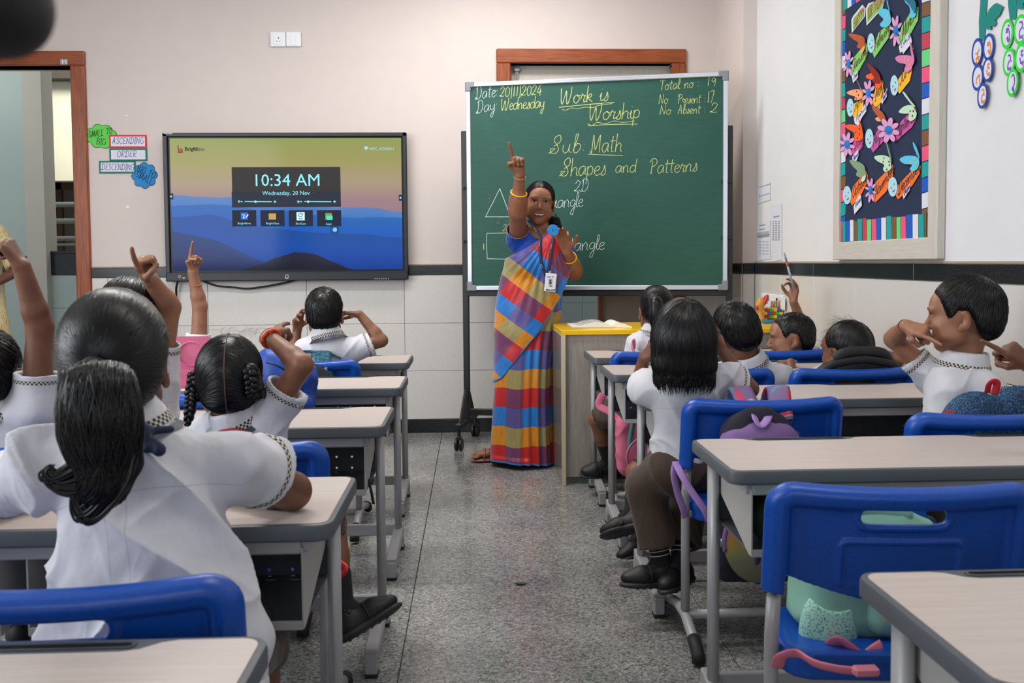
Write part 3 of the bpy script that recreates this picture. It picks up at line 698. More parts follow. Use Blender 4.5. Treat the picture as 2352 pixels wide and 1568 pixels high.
mb = MB(); mb.box(c, (.0052, .0016, .0045), 0); mb.box(at(422, 634, Y=fy), (.008, .0012, .0022), 0); mb.build('ports', [m_blk], tv)
print_text('bezel_lettering', 'Genisty', at(385.5, 305.8, Y=YTV-.007), .018, m_wp, tv, RB, bold=.0004)
mb = MB(); pts = [at(410, 643, Y=YTV+.03), at(405, 660, Y=YTV+.035), at(405, 690, Y=YTV+.05), at(402, 740, Y=YTV+.06), at(403, 900, Y=YTV+.06)]
mb.tube(smooth_path(pts, 6), .007, 8); mb.build('power_cable', [m_blk], None, True, label='black cable hanging straight down from the left end of the wall display', category=None) if False else None
def tagm(o, label, cat, group=None): return setp(o, label, cat, group)
tagm(mb.build('power_cable', [m_blk], None, True), 'black cable hanging straight down below the left end of the wall display', 'cable')
mb = MB(); pts = [at(x, y, Y=YTV+.045) for x, y in ((455, 640), (478, 650), (500, 656.5), (540, 660), (566, 662.5), (600, 659), (650, 650), (685, 641))]
mb.tube(smooth_path(pts, 6), .006, 8); tagm(mb.build('looped_cable', [m_blk], None, True), 'black cable sagging in a shallow loop under the middle of the wall display', 'cable')

# switch plate high on the wall
sp_ = thing('wall_socket', 'white double socket and switch plate high on the beige wall', 'socket', at(657, 108, Y=YB-.01))
mw = M('white_plastic', 'e8eaee', .3); md = M('dark_hole', '3a3740', .6)
for xa, xb in ((621.5, 657.3), (657.7, 692.5)):
    a, b = at(xa, 74, Y=YB), at(xb, 108, Y=YB); mb = MB(); mb.box(((a[0]+b[0])/2, YB-.008, (a[2]+b[2])/2), ((b[0]-a[0])/2, .008, (a[2]-b[2])/2), 0, bev=.004); mb.build('plate', [mw], sp_)
a, b = at(629, 79, Y=YB), at(650, 104, Y=YB); mb = MB(); mb.box(((a[0]+b[0])/2, YB-.017, (a[2]+b[2])/2), ((b[0]-a[0])/2, .002, (a[2]-b[2])/2), 0, bev=.001); mb.build('socket_face', [mw], sp_)
mb = MB()
for px, py, r_ in ((639.7, 87.3, .0045), (636, 94.5, .003), (643, 94.5, .003)): mb.lathe([(0, 0), (r_, 0), (r_, .001), (0, .001)], at(px, py, Y=YB-.0185), 12, 0, RB)
mb.build('socket_hole', [md], sp_)
a, b = at(669, 79, Y=YB), at(681, 105, Y=YB); mb = MB(); mb.box(((a[0]+b[0])/2, YB-.017, (a[2]+b[2])/2), ((b[0]-a[0])/2, .003, (a[2]-b[2])/2), 0, bev=.001); mb.build('switch_rocker', [mw], sp_)

sq_ = thing('wall_socket', 'white socket plate low on the tiles, half hidden behind the ponytailed head', 'socket', at(335, 676, Y=YB-.02))
a, b = at(300, 651, Y=YB), at(352, 676, Y=YB); mb = MB(); mb.box(((a[0]+b[0])/2, YB-.016, (a[2]+b[2])/2), ((b[0]-a[0])/2, .007, (a[2]-b[2])/2), 0, bev=.004); mb.build('plate', [mw], sq_)
a, b = at(332, 655, Y=YB), at(347, 672, Y=YB); mb = MB(); mb.box(((a[0]+b[0])/2, YB-.024, (a[2]+b[2])/2), ((b[0]-a[0])/2, .002, (a[2]-b[2])/2), 0, bev=.001); mb.build('socket_face', [M('grey_socket', 'b9bcc2', .4)], sq_)
# paper labels beside the door
def cloud(px, py, w_, h_, ang, n=8, y=YB-.002, bump=.16):
    c = at(px, py, Y=y); pts = []
    for k in range(n*6):
        a_ = 2*PI*k/(n*6); rr = 1-bump*.5+bump*abs(math.sin(a_*n/2)); x, z = w_/2*rr*math.cos(a_), h_/2*rr*math.sin(a_)
        pts.append((x*math.cos(ang)-z*math.sin(ang), x*math.sin(ang)+z*math.cos(ang)))
    return c, pts
m_ink = M('ink_black', '1c2324', .6); m_inkb = M('ink_blue', '37419c', .6)
def hand(name, text, pa, pb, xh, r, mat, parent, y, up=(0, 0, 1), **kw):
    mb = MB(); write(mb, text.replace('S', '§'), at(*pa, Y=y), at(*pb, Y=y), up, xh, r, (0, -1, 0), slant=.1, **kw); return mb.build(name, [mat], parent)
for nm, lab, c_, rim, (px, py, w_, h_, an), lines in (
    ('cloud_label', 'green paper cloud reading SMALL TO BIG beside the door frame', '63d354', '2c5a2c', (233, 313, .18, .145, -.1), (('SMALL TO', (203, 316), (258, 307)), ('BIG', (221, 330), (243, 333)))),
    ('cloud_label', 'blue paper cloud reading BIG TO SMALL at the lower end of the wall labels', '2b86c8', '1a3c58', (332, 403, .15, .155, -.35), (('BIG TO', (313, 391), (354, 410)), ('SMALL', (310, 405), (349, 424))))):
    c, pts = cloud(px, py, w_, h_, an)
    root = thing(nm, lab, 'label', c); mb = MB(); mb.prism([(x*1.05, z*1.05) for x, z in pts], c+V(0, .0012, 0), (1, 0, 0), (0, 0, 1), .001); mb.build('card_edge', [M('card_'+rim, rim, .8)], root)
    mb = MB(); mb.prism(pts, c, (1, 0, 0), (0, 0, 1), .001); mb.build('card', [M('card_'+c_, c_, .8)], root)
    for tx, pa, pb in lines: hand('lettering', tx, pa, pb, .0215, .0016, m_ink, root, YB-.0045, up=(-.0, 0, 1) if an > -.2 else (.35, 0, 1))
for lab, rim, (xa, ya, xb, yb), tx, pa, pb in (
    ('white card with red border reading ASCENDING', 'd8333f', (251, 310, 338, 340), 'ASCENDING', (257, 330), (330, 330)),
    ('white card with green border reading ORDER', '1f7a6a', (251.5, 341, 339, 370), 'ORDER', (268, 361), (314, 360)),
    ('white card with green border reading DESCENDING', '1f7a6a', (228, 369.5, 312.5, 398), 'DESCENDING', (233, 390), (308, 391))):
    a, b = at(xa, ya, Y=YB), at(xb, yb, Y=YB); cx, cz = (a[0]+b[0])/2, (a[2]+b[2])/2; hw, hh = (b[0]-a[0])/2, (a[2]-b[2])/2
    root = thing('word_card', lab, 'label', (cx, YB-.004, cz)); mb = MB(); mb.box((cx, YB-.004, cz), (hw, .001, hh)); mb.build('border_card', [M('card_'+rim, rim, .8)], root)
    mb = MB(); mb.box((cx, YB-.0055, cz), (hw-.011, .001, hh-.011)); mb.build('white_card', [M('card_white', 'dcdde8', .8)], root)
    hand('lettering', tx, pa, pb, .0215, .0015, m_inkb, root, YB-.007)
mb = MB()
for px, py, r_ in ((291, 265, .006), (293, 475, .010)):
    c = at(px, py, Y=YB-.0006); mb.prism([(r_*(1+.3*math.sin(3*t))*math.cos(t), r_*.8*math.sin(t)) for t in np.linspace(0, 2*PI, 10)[:-1]], c, (1, 0, 0), (0, 0, 1), .0008)
mb.build('chipped_plaster', [M('plaster_chip', 'f2f1ef', .9)], wall_back)

# ================================================================= rolling chalkboard
BL, BR = V(-.016, 5.70, 0), V(1.492, 5.36, 0); bz0, bz1 = .978, 2.228
bu = nrm(BR-BL); bw = np.linalg.norm(BR-BL); bn = np.cross(bu, V(0, 0, 1)); bn = bn if bn[1] < 0 else -bn
RBD = np.stack([bu, -bn, V(0, 0, 1)], 1)
def bp(u, z, d=0): return BL+bu*u+V(0, 0, z)+bn*d
def on_board(px, py, d=.0):
    r_ = ray(px, py); p0 = bp(0, 0, d); t = np.dot(p0-EYE, bn)/np.dot(r_, bn); return EYE+r_*t
brd = thing('rolling_chalkboard', 'large green chalkboard on a black wheeled stand behind the teacher', 'blackboard', bp(bw/2, 0))
def chalk_green():
    t = NT('chalkboard_green'); v = t.coords(); n = t.noise(v, 3.2, 5, .6); n2 = t.noise(t.coords((2, 2, 9)), 6, 4)
    col = t.mix(t.math('MULTIPLY', t.math('MULTIPLY', n, n2), 1.5), '1a4a3f', '2b5b51'); m = t.base(col, .55, 0, .35); return m
mb = MB(); mb.box(bp(bw/2, (bz0+bz1)/2, 0), (bw/2-.012, .008, (bz1-bz0)/2-.012), 0, RBD); mb.build('writing_surface', [chalk_green()], brd)
m_alu = M('aluminium', 'ccd0d8', .32, .85); m_cor = M('grey_plastic', '80848a', .5); m_bk = M('black_powder_coat', '17181a', .45)
for nm, (ua, za, ub, zb_) in (('frame_top', (0, bz1, bw, bz1)), ('frame_bottom', (0, bz0, bw, bz0)), ('frame_side', (0, bz0, 0, bz1)), ('frame_side', (bw, bz0, bw, bz1))):
    mb = MB(); hx = abs(ub-ua)/2 or .014; hz = abs(zb_-za)/2 or .014
    mb.box(bp((ua+ub)/2, (za+zb_)/2, .004), (hx, .013, hz), 0, RBD, bev=.003)
    for q in (-.006, .005):
        if ua != ub: mb.box(bp((ua+ub)/2, za+q, .0175), (hx, .0015, .0015), 0, RBD)
        else: mb.box(bp(ua+q, (za+zb_)/2, .0175), (.0015, .0015, hz), 0, RBD)
    mb.build(nm, [m_alu], brd)
for u in (0, bw):
    for z in (bz0, bz1):
        s1 = 1 if u == 0 else -1; s2 = 1 if z == bz0 else -1; mb = MB()
        mb.box(bp(u+s1*.012, z, .006), (.030, .016, .018), 0, RBD, bev=.005); mb.box(bp(u, z+s2*.012, .006), (.018, .0165, .030), 0, RBD, bev=.005); mb.build('corner_cap', [m_cor], brd)
pl, pr = -.033, bw+.026
for u, ztop in ((pl, 1.95), (pr, 1.93)):
    mb = MB(); mb.box(bp(u, (ztop+.16)/2, -.02), (.018, .018, (ztop-.16)/2), 0, RBD, bev=.003); mb.build('upright', [m_bk], brd)
    for z in (1.60, 1.27):
        mb = MB(); mb.box(bp(u+(.02 if u < 0 else -.02), z, .0), (.03, .01, .010), 0, RBD, bev=.002); mb.tube([bp(u, z, .0), bp(u, z, .03)], .006, 8); mb.build('clamp', [m_bk], brd)
mb = MB(); mb.box(bp(bw/2, .945, -.02), ((pr-pl)/2, .016, .018), 0, RBD, bev=.003); mb.build('cross_rail', [m_bk], brd)
mb = MB(); mb.box(bp(bw/2, .20, -.02), ((pr-pl)/2, .016, .020), 0, RBD, bev=.003); mb.build('cross_rail', [m_bk], brd)
for u in (pl, pr):
    ft = MB(); ft.box(bp(u, .145, -.02), (.018, .25, .016), 0, RBD, bev=.003)
    for s_ in (-1, 1): ft.tube([bp(u, .155, -.02+s_*.17), bp(u, .36, -.02)], .015, 4)
    ft = ft.build('foot', [m_bk], brd)
    for s_ in (-1, 1):
        mb = MB(); c = bp(u, .055, -.02+s_*.23)
        for q in (-.014, .014):
            rr_ = RBD @ np.array([[0, 0, 1], [0, 1, 0], [-1, 0, 0]]); mb.lathe([(0, -.009), (.034, -.009), (.038, -.005), (.038, .005), (.034, .009), (0, .009)], c+bu*q+V(0, 0, -.017), 20, 0, rr_)
        mb.tube([c+V(0, 0, -.01), c+V(0, 0, .08)], .010, 8); mb.box(c+V(0, 0, .022), (.012, .024, .012), 0, RBD, bev=.004); mb.build('caster', [m_bk], ft)
m_cy_ = M('chalk_yellow', 'bcc47c', .95); m_cw_ = M('chalk_white', 'cfdadb', .95); m_cp_ = M('chalk_pink', '8f7f88', .95)
def chalk(text, pa, pb, xh, mat, r=.0034, **kw):
    mb = MB(); write(mb, text, on_board(*pa, .0085), on_board(*pb, .0085), (0, 0, 1), xh, r*.54, bn, **kw); return mb.build('chalk_writing', [mat], brd)
def chalkline(pts, mat, r=.0034, sm=True):
    mb = MB(); p = np.array([on_board(*q, .0085) for q in pts]); ribbon(mb, smooth_path(p, 5) if sm else p, r*.54, bn); return mb.build('chalk_line', [mat], brd)
chalk('Date:', (1091, 229), (1143, 221), .040, m_cw_, .0028); chalk('20/11/2024', (1147, 223), (1244, 218), .038, m_cy_, .0034, jit=0)
chalk('Day:', (1093, 261), (1142, 252), .040, m_cw_, .0028); chalk('Wednesday', (1149, 254), (1250, 247), .038, m_cy_, .0036, track=-.08)
chalk('Work is', (1284, 240), (1398, 231), .050, m_cy_, .0042, track=-.02); chalk('Worship', (1350, 276), (1470, 272), .050, m_cy_, .0042, track=-.08)
chalkline([(1284, 246.5), (1340, 241), (1411, 235)], m_cy_, .004); chalkline([(1291, 251), (1300, 253), (1312, 248), (1325, 250), (1345, 246), (1362, 247), (1375, 242), (1406, 238)], m_cy_, .003)
chalkline([(1349, 284), (1360, 288), (1372, 281), (1390, 284), (1410, 278), (1430, 281), (1457, 278)], m_cy_, .003); chalkline([(1351, 289), (1400, 286), (1464, 285)], m_cy_, .0038)
chalk('Total no :', (1513, 208), (1606, 200), .031, m_cy_, .0032); chalk('19', (1622, 197), (1644, 198), .031, m_cy_, .0032)
chalk('No', (1512, 239), (1534, 238), .030, m_cy_, .003); chalk('Present :', (1554, 238), (1620, 236), .028, m_cy_, .003, track=-.1); chalk('17', (1623, 236), (1640, 235), .042, m_cy_, .0034)
chalk('No.', (1514, 264), (1545, 263), .030, m_cy_, .003); chalk('Absent :', (1556, 262), (1620, 260), .028, m_cy_, .003); chalk('2', (1630, 259), (1648, 259), .036, m_cy_, .0034)
chalk('Sub:', (1259, 353), (1344, 349), .056, m_cy_, .0036, track=.05); chalk('Math', (1353, 350), (1428, 348), .056, m_cy_, .0038, slant=.15); chalkline([(1350, 354), (1390, 356), (1431, 357)], m_cy_, .0034)
chalk('Shapes', (1284, 405), (1392, 402), .056, m_cy_, .004, track=-.05); chalk('and', (1412, 397), (1461, 395), .042, m_cy_, .0036); chalk('Patterns', (1488, 400), (1602, 393), .046, m_cy_, .0036, track=-.05)
chalk('2D', (1318, 441), (1352, 439), .040, m_cw_, .0026); chalk('Triangle', (1245, 478), (1339, 475), .046, m_cw_, .0028, track=-.08); chalk('Rectangle', (1262, 578), (1388, 573), .046, m_cw_, .0030, track=-.05)
chalkline([(1148, 433), (1132, 465), (1115, 498)], m_cw_, .0028, False); chalkline([(1148, 433), (1161, 467), (1174, 500)], m_cw_, .0028, False); chalkline([(1115, 498), (1150, 498), (1178, 498)], m_cw_, .0028, False)
chalkline([(1118, 536), (1160, 535), (1240, 534)], m_cw_, .0028, False); chalkline([(1118, 536), (1118, 565), (1119, 594)], m_cw_, .0028, False); chalkline([(1119, 594), (1160, 595), (1240, 594)], m_cw_, .0028, False)
chalk('3', (1116, 466), (1127, 464), .028, m_cp_, .002); chalk('1', (1165, 462), (1172, 462), .028, m_cp_, .002); chalk('2', (1140, 514), (1150, 513), .026, m_cp_, .002)
chalk('2', (1154, 532), (1163, 531), .026, m_cy_, .0026); chalkline([(1111, 559), (1111, 566), (1111, 573)], m_cy_, .004, False)

# ================================================================= notice board on the right wall
XN = XR-.034
def rn(px, py, d=0): return at(px, py, X=XN+.012-d)
ya_, yb_ = at(1912, 590, X=XN)[1], at(2150, 595, X=XN)[1]; yi0, yi1 = at(1925, 555, X=XN)[1], at(2129, 546, X=XN)[1]
zo, zi, zt_ = at(1912, 597, X=XN)[2], at(1925, 555, X=XN)[2], 2.60
zi = (zi+at(2129, 546, X=XN)[2])/2
nb = thing('birthday_notice_board', 'tall framed navy notice board with a paper birthday calendar on the right wall', 'notice board', (XR, (ya_+yb_)/2, zo))
m_fr = wood('whitewashed_wood', 'bfb8ad', 'd0cac0', (30, 1.5, 30), .5, 5); m_frv = wood('whitewashed_wood_upright', 'bfb8ad', 'd0cac0', (30, 30, 1.5), .5, 5)
t_ = (XR-XN)/2; xm = XR-t_
for nm, y0, y1, z0, z1, mm in (('frame_side', yi0, ya_, zo, zt_, m_frv), ('frame_side', yb_, yi1, zo, zt_, m_frv), ('frame_bottom', yi1, yi0, zo, zi, m_fr), ('frame_top', yi1, yi0, zt_-.09, zt_, m_fr)):
    mb = MB(); mb.box((xm, (y0+y1)/2, (z0+z1)/2), (t_, abs(y1-y0)/2, (z1-z0)/2), 0, bev=.004); mb.build(nm, [mm], nb)
mb = MB(); mb.box((XR-.011, (yi0+yi1)/2, (zi+zt_)/2), (.0105, (yi0-yi1)/2+.02, (zt_-zi)/2), 0)
mb.build('navy_felt', [M('navy_felt', '1c2a48', .95, nz=(60, .15), bump=(300, .3, .001))], nb)
PC = {'k': 'e8527c', 't': '129a98', 'b': '0b56b8', 'w': 'd7d8e2', 'n': '7a5230', 'r': 'c03a50', 'g': '66cf7e', 'p': 'd99ac6', 'lb': 'a9d6e4', 'bl': '1679c8', 'gr': '7cc862', 'ye': 'f4b51e', 'ma': 'c44f9c', 'or': 'f27023', 'sk': '58bfe0', 'dr': 'b0552a', 'rd': '8a1a16', 'pc': 'f0a070', 'mi': 'b9dcbc', 'dm': '7e9a78', 'oo': 'f05a1c', 'pk': 'd67aa8', 'ts': '1b6c86'}
def card(c): return M('paper_'+c, PC[c], .85)
XF = XR-.0205
def shape(pts, col, name, parent=nb, lift=0.0, tilt=None, mat=None, th=.0012):
    """paper cut-out given by its outline on the board, lifted off the felt; tilt lifts towards the end of the outline's long side"""
    P = np.array([at(x, y, X=XF-lift) for x, y in pts]); c = P[:, 1:]
    k = len(P); A = P.copy(); B = P+V(-th, 0, 0)
    f = [tuple(range(k)), tuple(range(2*k-1, k-1, -1))]+[(i, k+i, k+(i+1) % k, (i+1) % k) for i in range(k)]
    ar = sum(c[i][0]*c[(i+1) % k][1]-c[(i+1) % k][0]*c[i][1] for i in range(k))
    if ar < 0: f = [q[::-1] for q in f]
    if tilt is not None:
        for Q in (A, B): Q[:, 0] -= tilt
    return put(name, np.concatenate([A, B]), f, [mat or card(col)], parent)
# border strips: down both sides, along the bottom and the top
def strips_side(xl, xr, ys, cols, slope):
    for (y0, y1), c in zip(zip(ys, ys[1:]), cols):
        s_ = slope*(xr-xl); j = random.uniform(-.8, .8)
        shape([(xl, y0+s_+1.2), (xr+j, y0+1.2), (xr, y1-1.2), (xl, y1+s_-1.2)], c, 'border_strip', lift=.001)
strips_side(1926, 1942, [-2, 34, 66, 94, 126, 156, 188, 222, 250, 280, 312, 342, 372, 402, 432, 462, 494, 519], 'nktbwntrgkbwtnktb'.replace('q', ''), .42)
ysr = [-36, 2, 35, 72, 110, 150, 187, 222, 259, 295, 331, 367, 404, 438, 475, 488]
strips_side(2118, 2137, ysr, 'wntrgkbwtnktbwn', .30)
bx = [1925, 1934, 1943, 1952, 1961, 1969, 1981, 1991, 2002, 2013, 2024, 2036, 2048, 2059, 2069, 2081, 2096, 2110, 2123, 2129]
for i, c in enumerate('ktbwntrgkbwtngkbwtn'):
    xa, xb = bx[i], bx[i+1]; ta = 508-(xa-1925)*.088; j = random.uniform(-2, 3)
    shape([(xa+.6, ta+j), (xb-.6, ta-1+j), (xb-.3+random.uniform(-.5, .8), 555-(xb-1925)*.044), (xa+.9, 555-(xa-1925)*.044)], c, 'border_strip', lift=.002)
for i, c in enumerate('ntwbkgrntw'):
    xa = 1927+i*10; shape([(xa, -30), (xa+9, -34), (xa+9, 26-i*6.2), (xa, 32-i*6.2)], c, 'border_strip', lift=.002)
def ov(cx, cy, rx, ry, n=18, ang=0): return [(cx+rx*math.cos(t)*math.cos(ang)-ry*math.sin(t)*math.sin(ang), cy+rx*math.cos(t)*math.sin(ang)+ry*math.sin(t)*math.cos(ang)) for t in np.linspace(0, 2*PI, n, endpoint=False)]
def rib(mb, pts, r, lift): ribbon(mb, smooth_path([at(x, y, X=XF-lift) for x, y in pts], 4), r, (-1, 0, 0))
def writeR(name, text, pa, pb, xh, r, mat, parent, lift, up=None, **kw):
    mb = MB(); a, b = at(*pa, X=XF-lift), at(*pb, X=XF-lift); write(mb, text, a, b, (0, 0, 1), xh, r, (-1, 0, 0), **kw); return mb.build(name, [mat], parent)
m_brn = M('ink_brown', '5d3418', .7); m_ip = M('ink_purple', '5a4aa0', .7); m_dk = M('ink_dark', '2a2a30', .7); m_red = M('ink_red', 'b8302a', .7)
for pts, inner, tx, pa, pb in (([(1956, 46), (1957, 76), (1987, 38), (1988, 18), (1981, 11), (1960, 37)], [(1959, 46), (1960, 69), (1984, 36), (1984, 22), (1979, 19), (1963, 39)], 'HAPPY', (1961, 68), (1985, 37)),
                               ([(1989, 20), (1991, 59), (2027, 20), (2034, -6), (1995, 8)], [(1992, 22), (1993, 51), (2025, 17), (2030, -4), (1998, 10)], 'BIRTHDAY', (1993, 44), (2031, 6))):
    r_ = thing('greeting_tag', 'green and white zigzag paper tag reading '+tx+' at the top of the notice board', 'paper tag', at(pts[0][0], pts[0][1], X=XF))
    shape(pts, 'w', 'white_backing', r_, .003); shape(inner, 'gr', 'green_card', r_, .0045); writeR('lettering', tx, pa, pb, .024, .0016, m_red, r_, .0065, jit=0, slant=0)
def banner(month, col, pts, pa, pb, ink=m_brn, xh=.026, lift=.004):
    r_ = thing('month_banner', '%s paper banner reading %s on the navy notice board' % ({'gr': 'green', 'ye': 'yellow', 'ma': 'magenta', 'or': 'orange'}[col], month), 'paper banner', at(pts[0][0], pts[0][1], X=XF))
    shape(pts, col, 'banner_card', r_, lift); writeR('lettering', month, pa, pb, xh, .0018, ink, r_, lift+.0018, slant=.2, track=-.12); return r_
banner('January', 'gr', [(1954, 168), (1956, 175), (1973, 163), (1992, 128), (1994, 113), (1989, 98), (1962, 132)], (1958, 166), (1992, 122))
banner('February', 'gr', [(2004, 120), (2009, 133), (2042, 86), (2048, 58), (2035, 60), (2018, 76)], (2008, 119), (2046, 66))
banner('March', 'gr', [(2063, 92), (2067, 110), (2092, 78), (2109, 46), (2110, 16), (2100, 16), (2072, 60)], (2070, 96), (2103, 40), xh=.032)
banner('April', 'ye', [(1958, 262), (1962, 271), (1983, 252), (1984, 225), (1962, 238)], (1962, 258), (1984, 230))
banner('May', 'ye', [(2005, 232), (2009, 250), (2028, 232), (2031, 206), (2026, 184), (2012, 200)], (2009, 234), (2029, 205), xh=.034)
banner('June', 'ye', [(2061, 208), (2067, 215), (2090, 186), (2096, 158), (2080, 160), (2064, 182)], (2065, 200), (2093, 160), m_dk, .034)
banner('July', 'ma', [(1956, 352), (1962, 358), (1982, 338), (1985, 314), (1962, 322)], (1960, 348), (1984, 322))
banner('August', 'ma', [(2001, 342), (2006, 350), (2036, 318), (2038, 296), (2018, 296), (2003, 320)], (2005, 338), (2036, 300), m_dk, .03)
banner('September', 'ma', [(2056, 318), (2058, 325), (2095, 292), (2106, 272), (2106, 258), (2086, 262), (2060, 290)], (2058, 312), (2106, 272), m_dk)
banner('October', 'or', [(1952, 462), (1958, 472), (1978, 448), (1992, 420), (1994, 404), (1990, 392), (1960, 428)], (1957, 458), (1990, 418), m_dk)
banner('November', 'or', [(2005, 456), (2011, 465), (2036, 440), (2050, 412), (2053, 388), (2051, 378), (2012, 418)], (2009, 456), (2052, 398), m_dk)
banner('December', 'or', [(2058, 450), (2064, 458), (2096, 426), (2112, 400), (2115, 382), (2110, 376), (2064, 424)], (2062, 450), (2112, 392), m_dk)
def flower(cx, cy, rx, ry, what, lift=.007):
    r_ = thing('paper_flower', what, 'paper flower', at(cx, cy, X=XF))
    for k in range(8):
        a_ = k*PI/4+.25; px_, py_ = cx+rx*.68*math.cos(a_), cy+ry*.68*math.sin(a_)
        L = math.hypot(rx*math.cos(a_), ry*math.sin(a_))*.40; Wd = rx*.24
        shape(ov(px_, py_, L, max(Wd, rx*.20), 12, math.atan2(ry*math.sin(a_), rx*math.cos(a_))), 'p', 'petal', r_, lift)
    shape(ov(cx, cy, rx*.38, ry*.38), 'bl', 'flower_centre', r_, lift+.002)
    mb = MB(); L2 = lift+.0036
    for d in (-.12, .14): rib(mb, [(cx+d*rx, cy-.06*ry), (cx+d*rx+.1, cy-.03*ry), (cx+d*rx, cy)], .0022, L2)
    rib(mb, [(cx-.1*rx, cy+.12*ry), (cx+.04*rx, cy+.2*ry), (cx+.17*rx, cy+.05*ry)], .0014, L2); mb.build('smile', [m_dk], r_); return r_
flower(1949, 147, 12, 29, 'pink paper flower with blue smiling centre beside the January banner'); flower(2058, 71, 14, 34, 'pink paper flower with blue smiling centre beside the March banner')
flower(1995, 214, 15, 29, 'pink paper flower with blue smiling centre beside the May banner'); flower(2041, 299, 24, 28, 'widest pink paper flower, curling off the board between August and September', .012)
flower(1946, 332, 17, 27, 'pink paper flower with blue smiling centre beside the July banner'); flower(2000, 437, 12, 27, 'pink paper flower with blue smiling centre beside the November banner')
def face(cx, cy, rx, ry, what):
    r_ = thing('paper_smiley', what, 'paper smiley', at(cx, cy, X=XF)); shape(ov(cx, cy, rx, ry, 22), 'lb', 'face_card', r_, .006)
    mb = MB()
    for d, e in ((.22, -.28), (-.42, .1)): rib(mb, [(cx+d*rx, cy+(e-.08)*ry), (cx+d*rx, cy+e*ry), (cx+d*rx, cy+(e+.08)*ry)], .0028, .0078)
    mb.build('eyes', [m_dk], r_); mb = MB(); rib(mb, [(cx-.1*rx, cy+.42*ry), (cx+.12*rx, cy+.5*ry), (cx+.36*rx, cy+.22*ry)], .0026, .0078); mb.build('smile', [m_red], r_)
for a_ in ((2001, 99, 8.3, 22.5, 'February'), (1953.5, 247, 8, 21, 'April'), (2054.5, 196, 9, 23.5, 'June'), (1997, 318, 9.3, 22.5, 'August'), (1946, 448, 9.5, 21, 'October'), (2051, 429, 10.5, 22.5, 'December')): face(*a_[:4], 'pale blue paper face smiling beside the %s banner' % a_[4])
def butterfly(bx_, by_, wings, dots, what, dc='ye', body=None):
    """wings: list of (outline, colour, lift); the lifted wing stands off the board"""
    r_ = thing('paper_butterfly', what, 'paper butterfly', at(bx_, by_, X=XF))
    for pts, c, l1 in wings:
        P = np.array([at(x, y, X=XF-.008) for x, y in smooth2(pts)]); hinge = at(bx_, by_, X=XF-.008)
        d = np.linalg.norm(P-hinge, axis=1); P2 = P.copy(); P2[:, 0] -= l1*(d/d.max())
        k = len(P); f = [tuple(range(k)), tuple(range(2*k-1, k-1, -1))]+[(i, k+i, k+(i+1) % k, (i+1) % k) for i in range(k)]
        put('wing', np.concatenate([P2, P2+V(-.001, 0, 0)]), f, [card(c)], r_)
    mb = MB()
    for x, y in dots: mb.lathe([(0, 0), (.0042, 0), (.0042, .0016), (0, .0016)], at(x, y, X=XF-.0105), 8, 0, RRW)
    if dots: mb.build('wing_dots', [card(dc)], r_)
    mb = MB(); ribbon(mb, smooth_path([at(bx_, by_, X=XF-.01), at(bx_-2, by_-6, X=XF-.014), at(bx_-6, by_-9, X=XF-.02)], 4), .0012, (-1, 0, 0)); mb.build('antenna', [card(wings[0][1])], r_)
def smooth2(pts): return smooth_path(np.array(pts, float), 4, True)
butterfly(2046, 40, [([(2046, 40), (2043, 24), (2026, 20), (2021, 30), (2030, 42), (2031, 46), (2024, 56), (2030, 63), (2042, 60), (2047, 50)], 'sk', .006), ([(2046, 42), (2044, 4), (2042, 4), (2044, 22)], 'sk', .01)], [(2028, 28), (2038, 35), (2033, 43), (2031, 54), (2039, 56)], 'sky blue paper butterfly with yellow dots above the February banner')
butterfly(2100, 20, [([(2104, 14), (2093, 2), (2081, -6), (2083, 6), (2090, 14), (2092, 26), (2090, 38), (2097, 42), (2105, 34)], 'sk', .006), ([(2104, 30), (2108, 10), (2100, -8), (2086, -6), (2094, 12), (2099, 24)], 'ts', .018)], [], 'teal and sky blue paper butterfly above the March banner')
butterfly(1987, 102, [([(1987, 102), (1984, 84), (1956, 77), (1964, 90), (1974, 98), (1971, 108), (1982, 112)], 'dr', .012), ([(1988, 106), (1982, 110), (1979, 121), (1984, 121)], 'pc', .006)], [], 'brown paper butterfly above the January banner')
butterfly(2096, 138, [([(2097, 138), (2092, 128), (2070, 127), (2060, 134), (2068, 144), (2082, 148), (2079, 160), (2085, 166), (2095, 158)], 'pk', .006), ([(2096, 138), (2096, 106), (2099, 96), (2100, 120), (2103, 140), (2098, 150)], 'pk', .012)], [(2067, 133), (2079, 132), (2088, 138), (2078, 142), (2091, 148), (2085, 158), (2097, 112)], 'pink paper butterfly with yellow dots above the June banner')
butterfly(2023, 188, [([(2023, 188), (2012, 168), (1994, 172), (1994, 180), (2010, 186), (2012, 200), (2020, 203), (2025, 194)], 'oo', .005), ([(2023, 190), (2022, 170), (2004, 146), (2005, 160), (2012, 178), (2008, 184), (2014, 191)], 'rd', .018)], [], 'red and orange paper butterfly above the May banner')
butterfly(1981, 218, [([(1981, 218), (1974, 205), (1955, 208), (1948, 214), (1960, 220), (1966, 222), (1964, 229), (1974, 229), (1981, 224)], 'pc', .005), ([(1981, 218), (1976, 192), (1971, 176), (1978, 200), (1983, 214)], 'pc', .014)], [(1958, 212), (1968, 210), (1972, 218), (1967, 226)], 'peach paper butterfly above the April banner', 'rd')
butterfly(2104, 256, [([(2104, 256), (2096, 242), (2080, 244), (2068, 257), (2080, 261), (2090, 261), (2088, 273), (2094, 278), (2103, 272), (2106, 262)], 'mi', .006), ([(2104, 244), (2098, 242), (2082, 214), (2085, 212), (2096, 232)], 'mi', .014)], [(2078, 255), (2091, 255), (2098, 255), (2096, 266), (2102, 249)], 'mint paper butterfly with red dots above the September banner', 'rd')
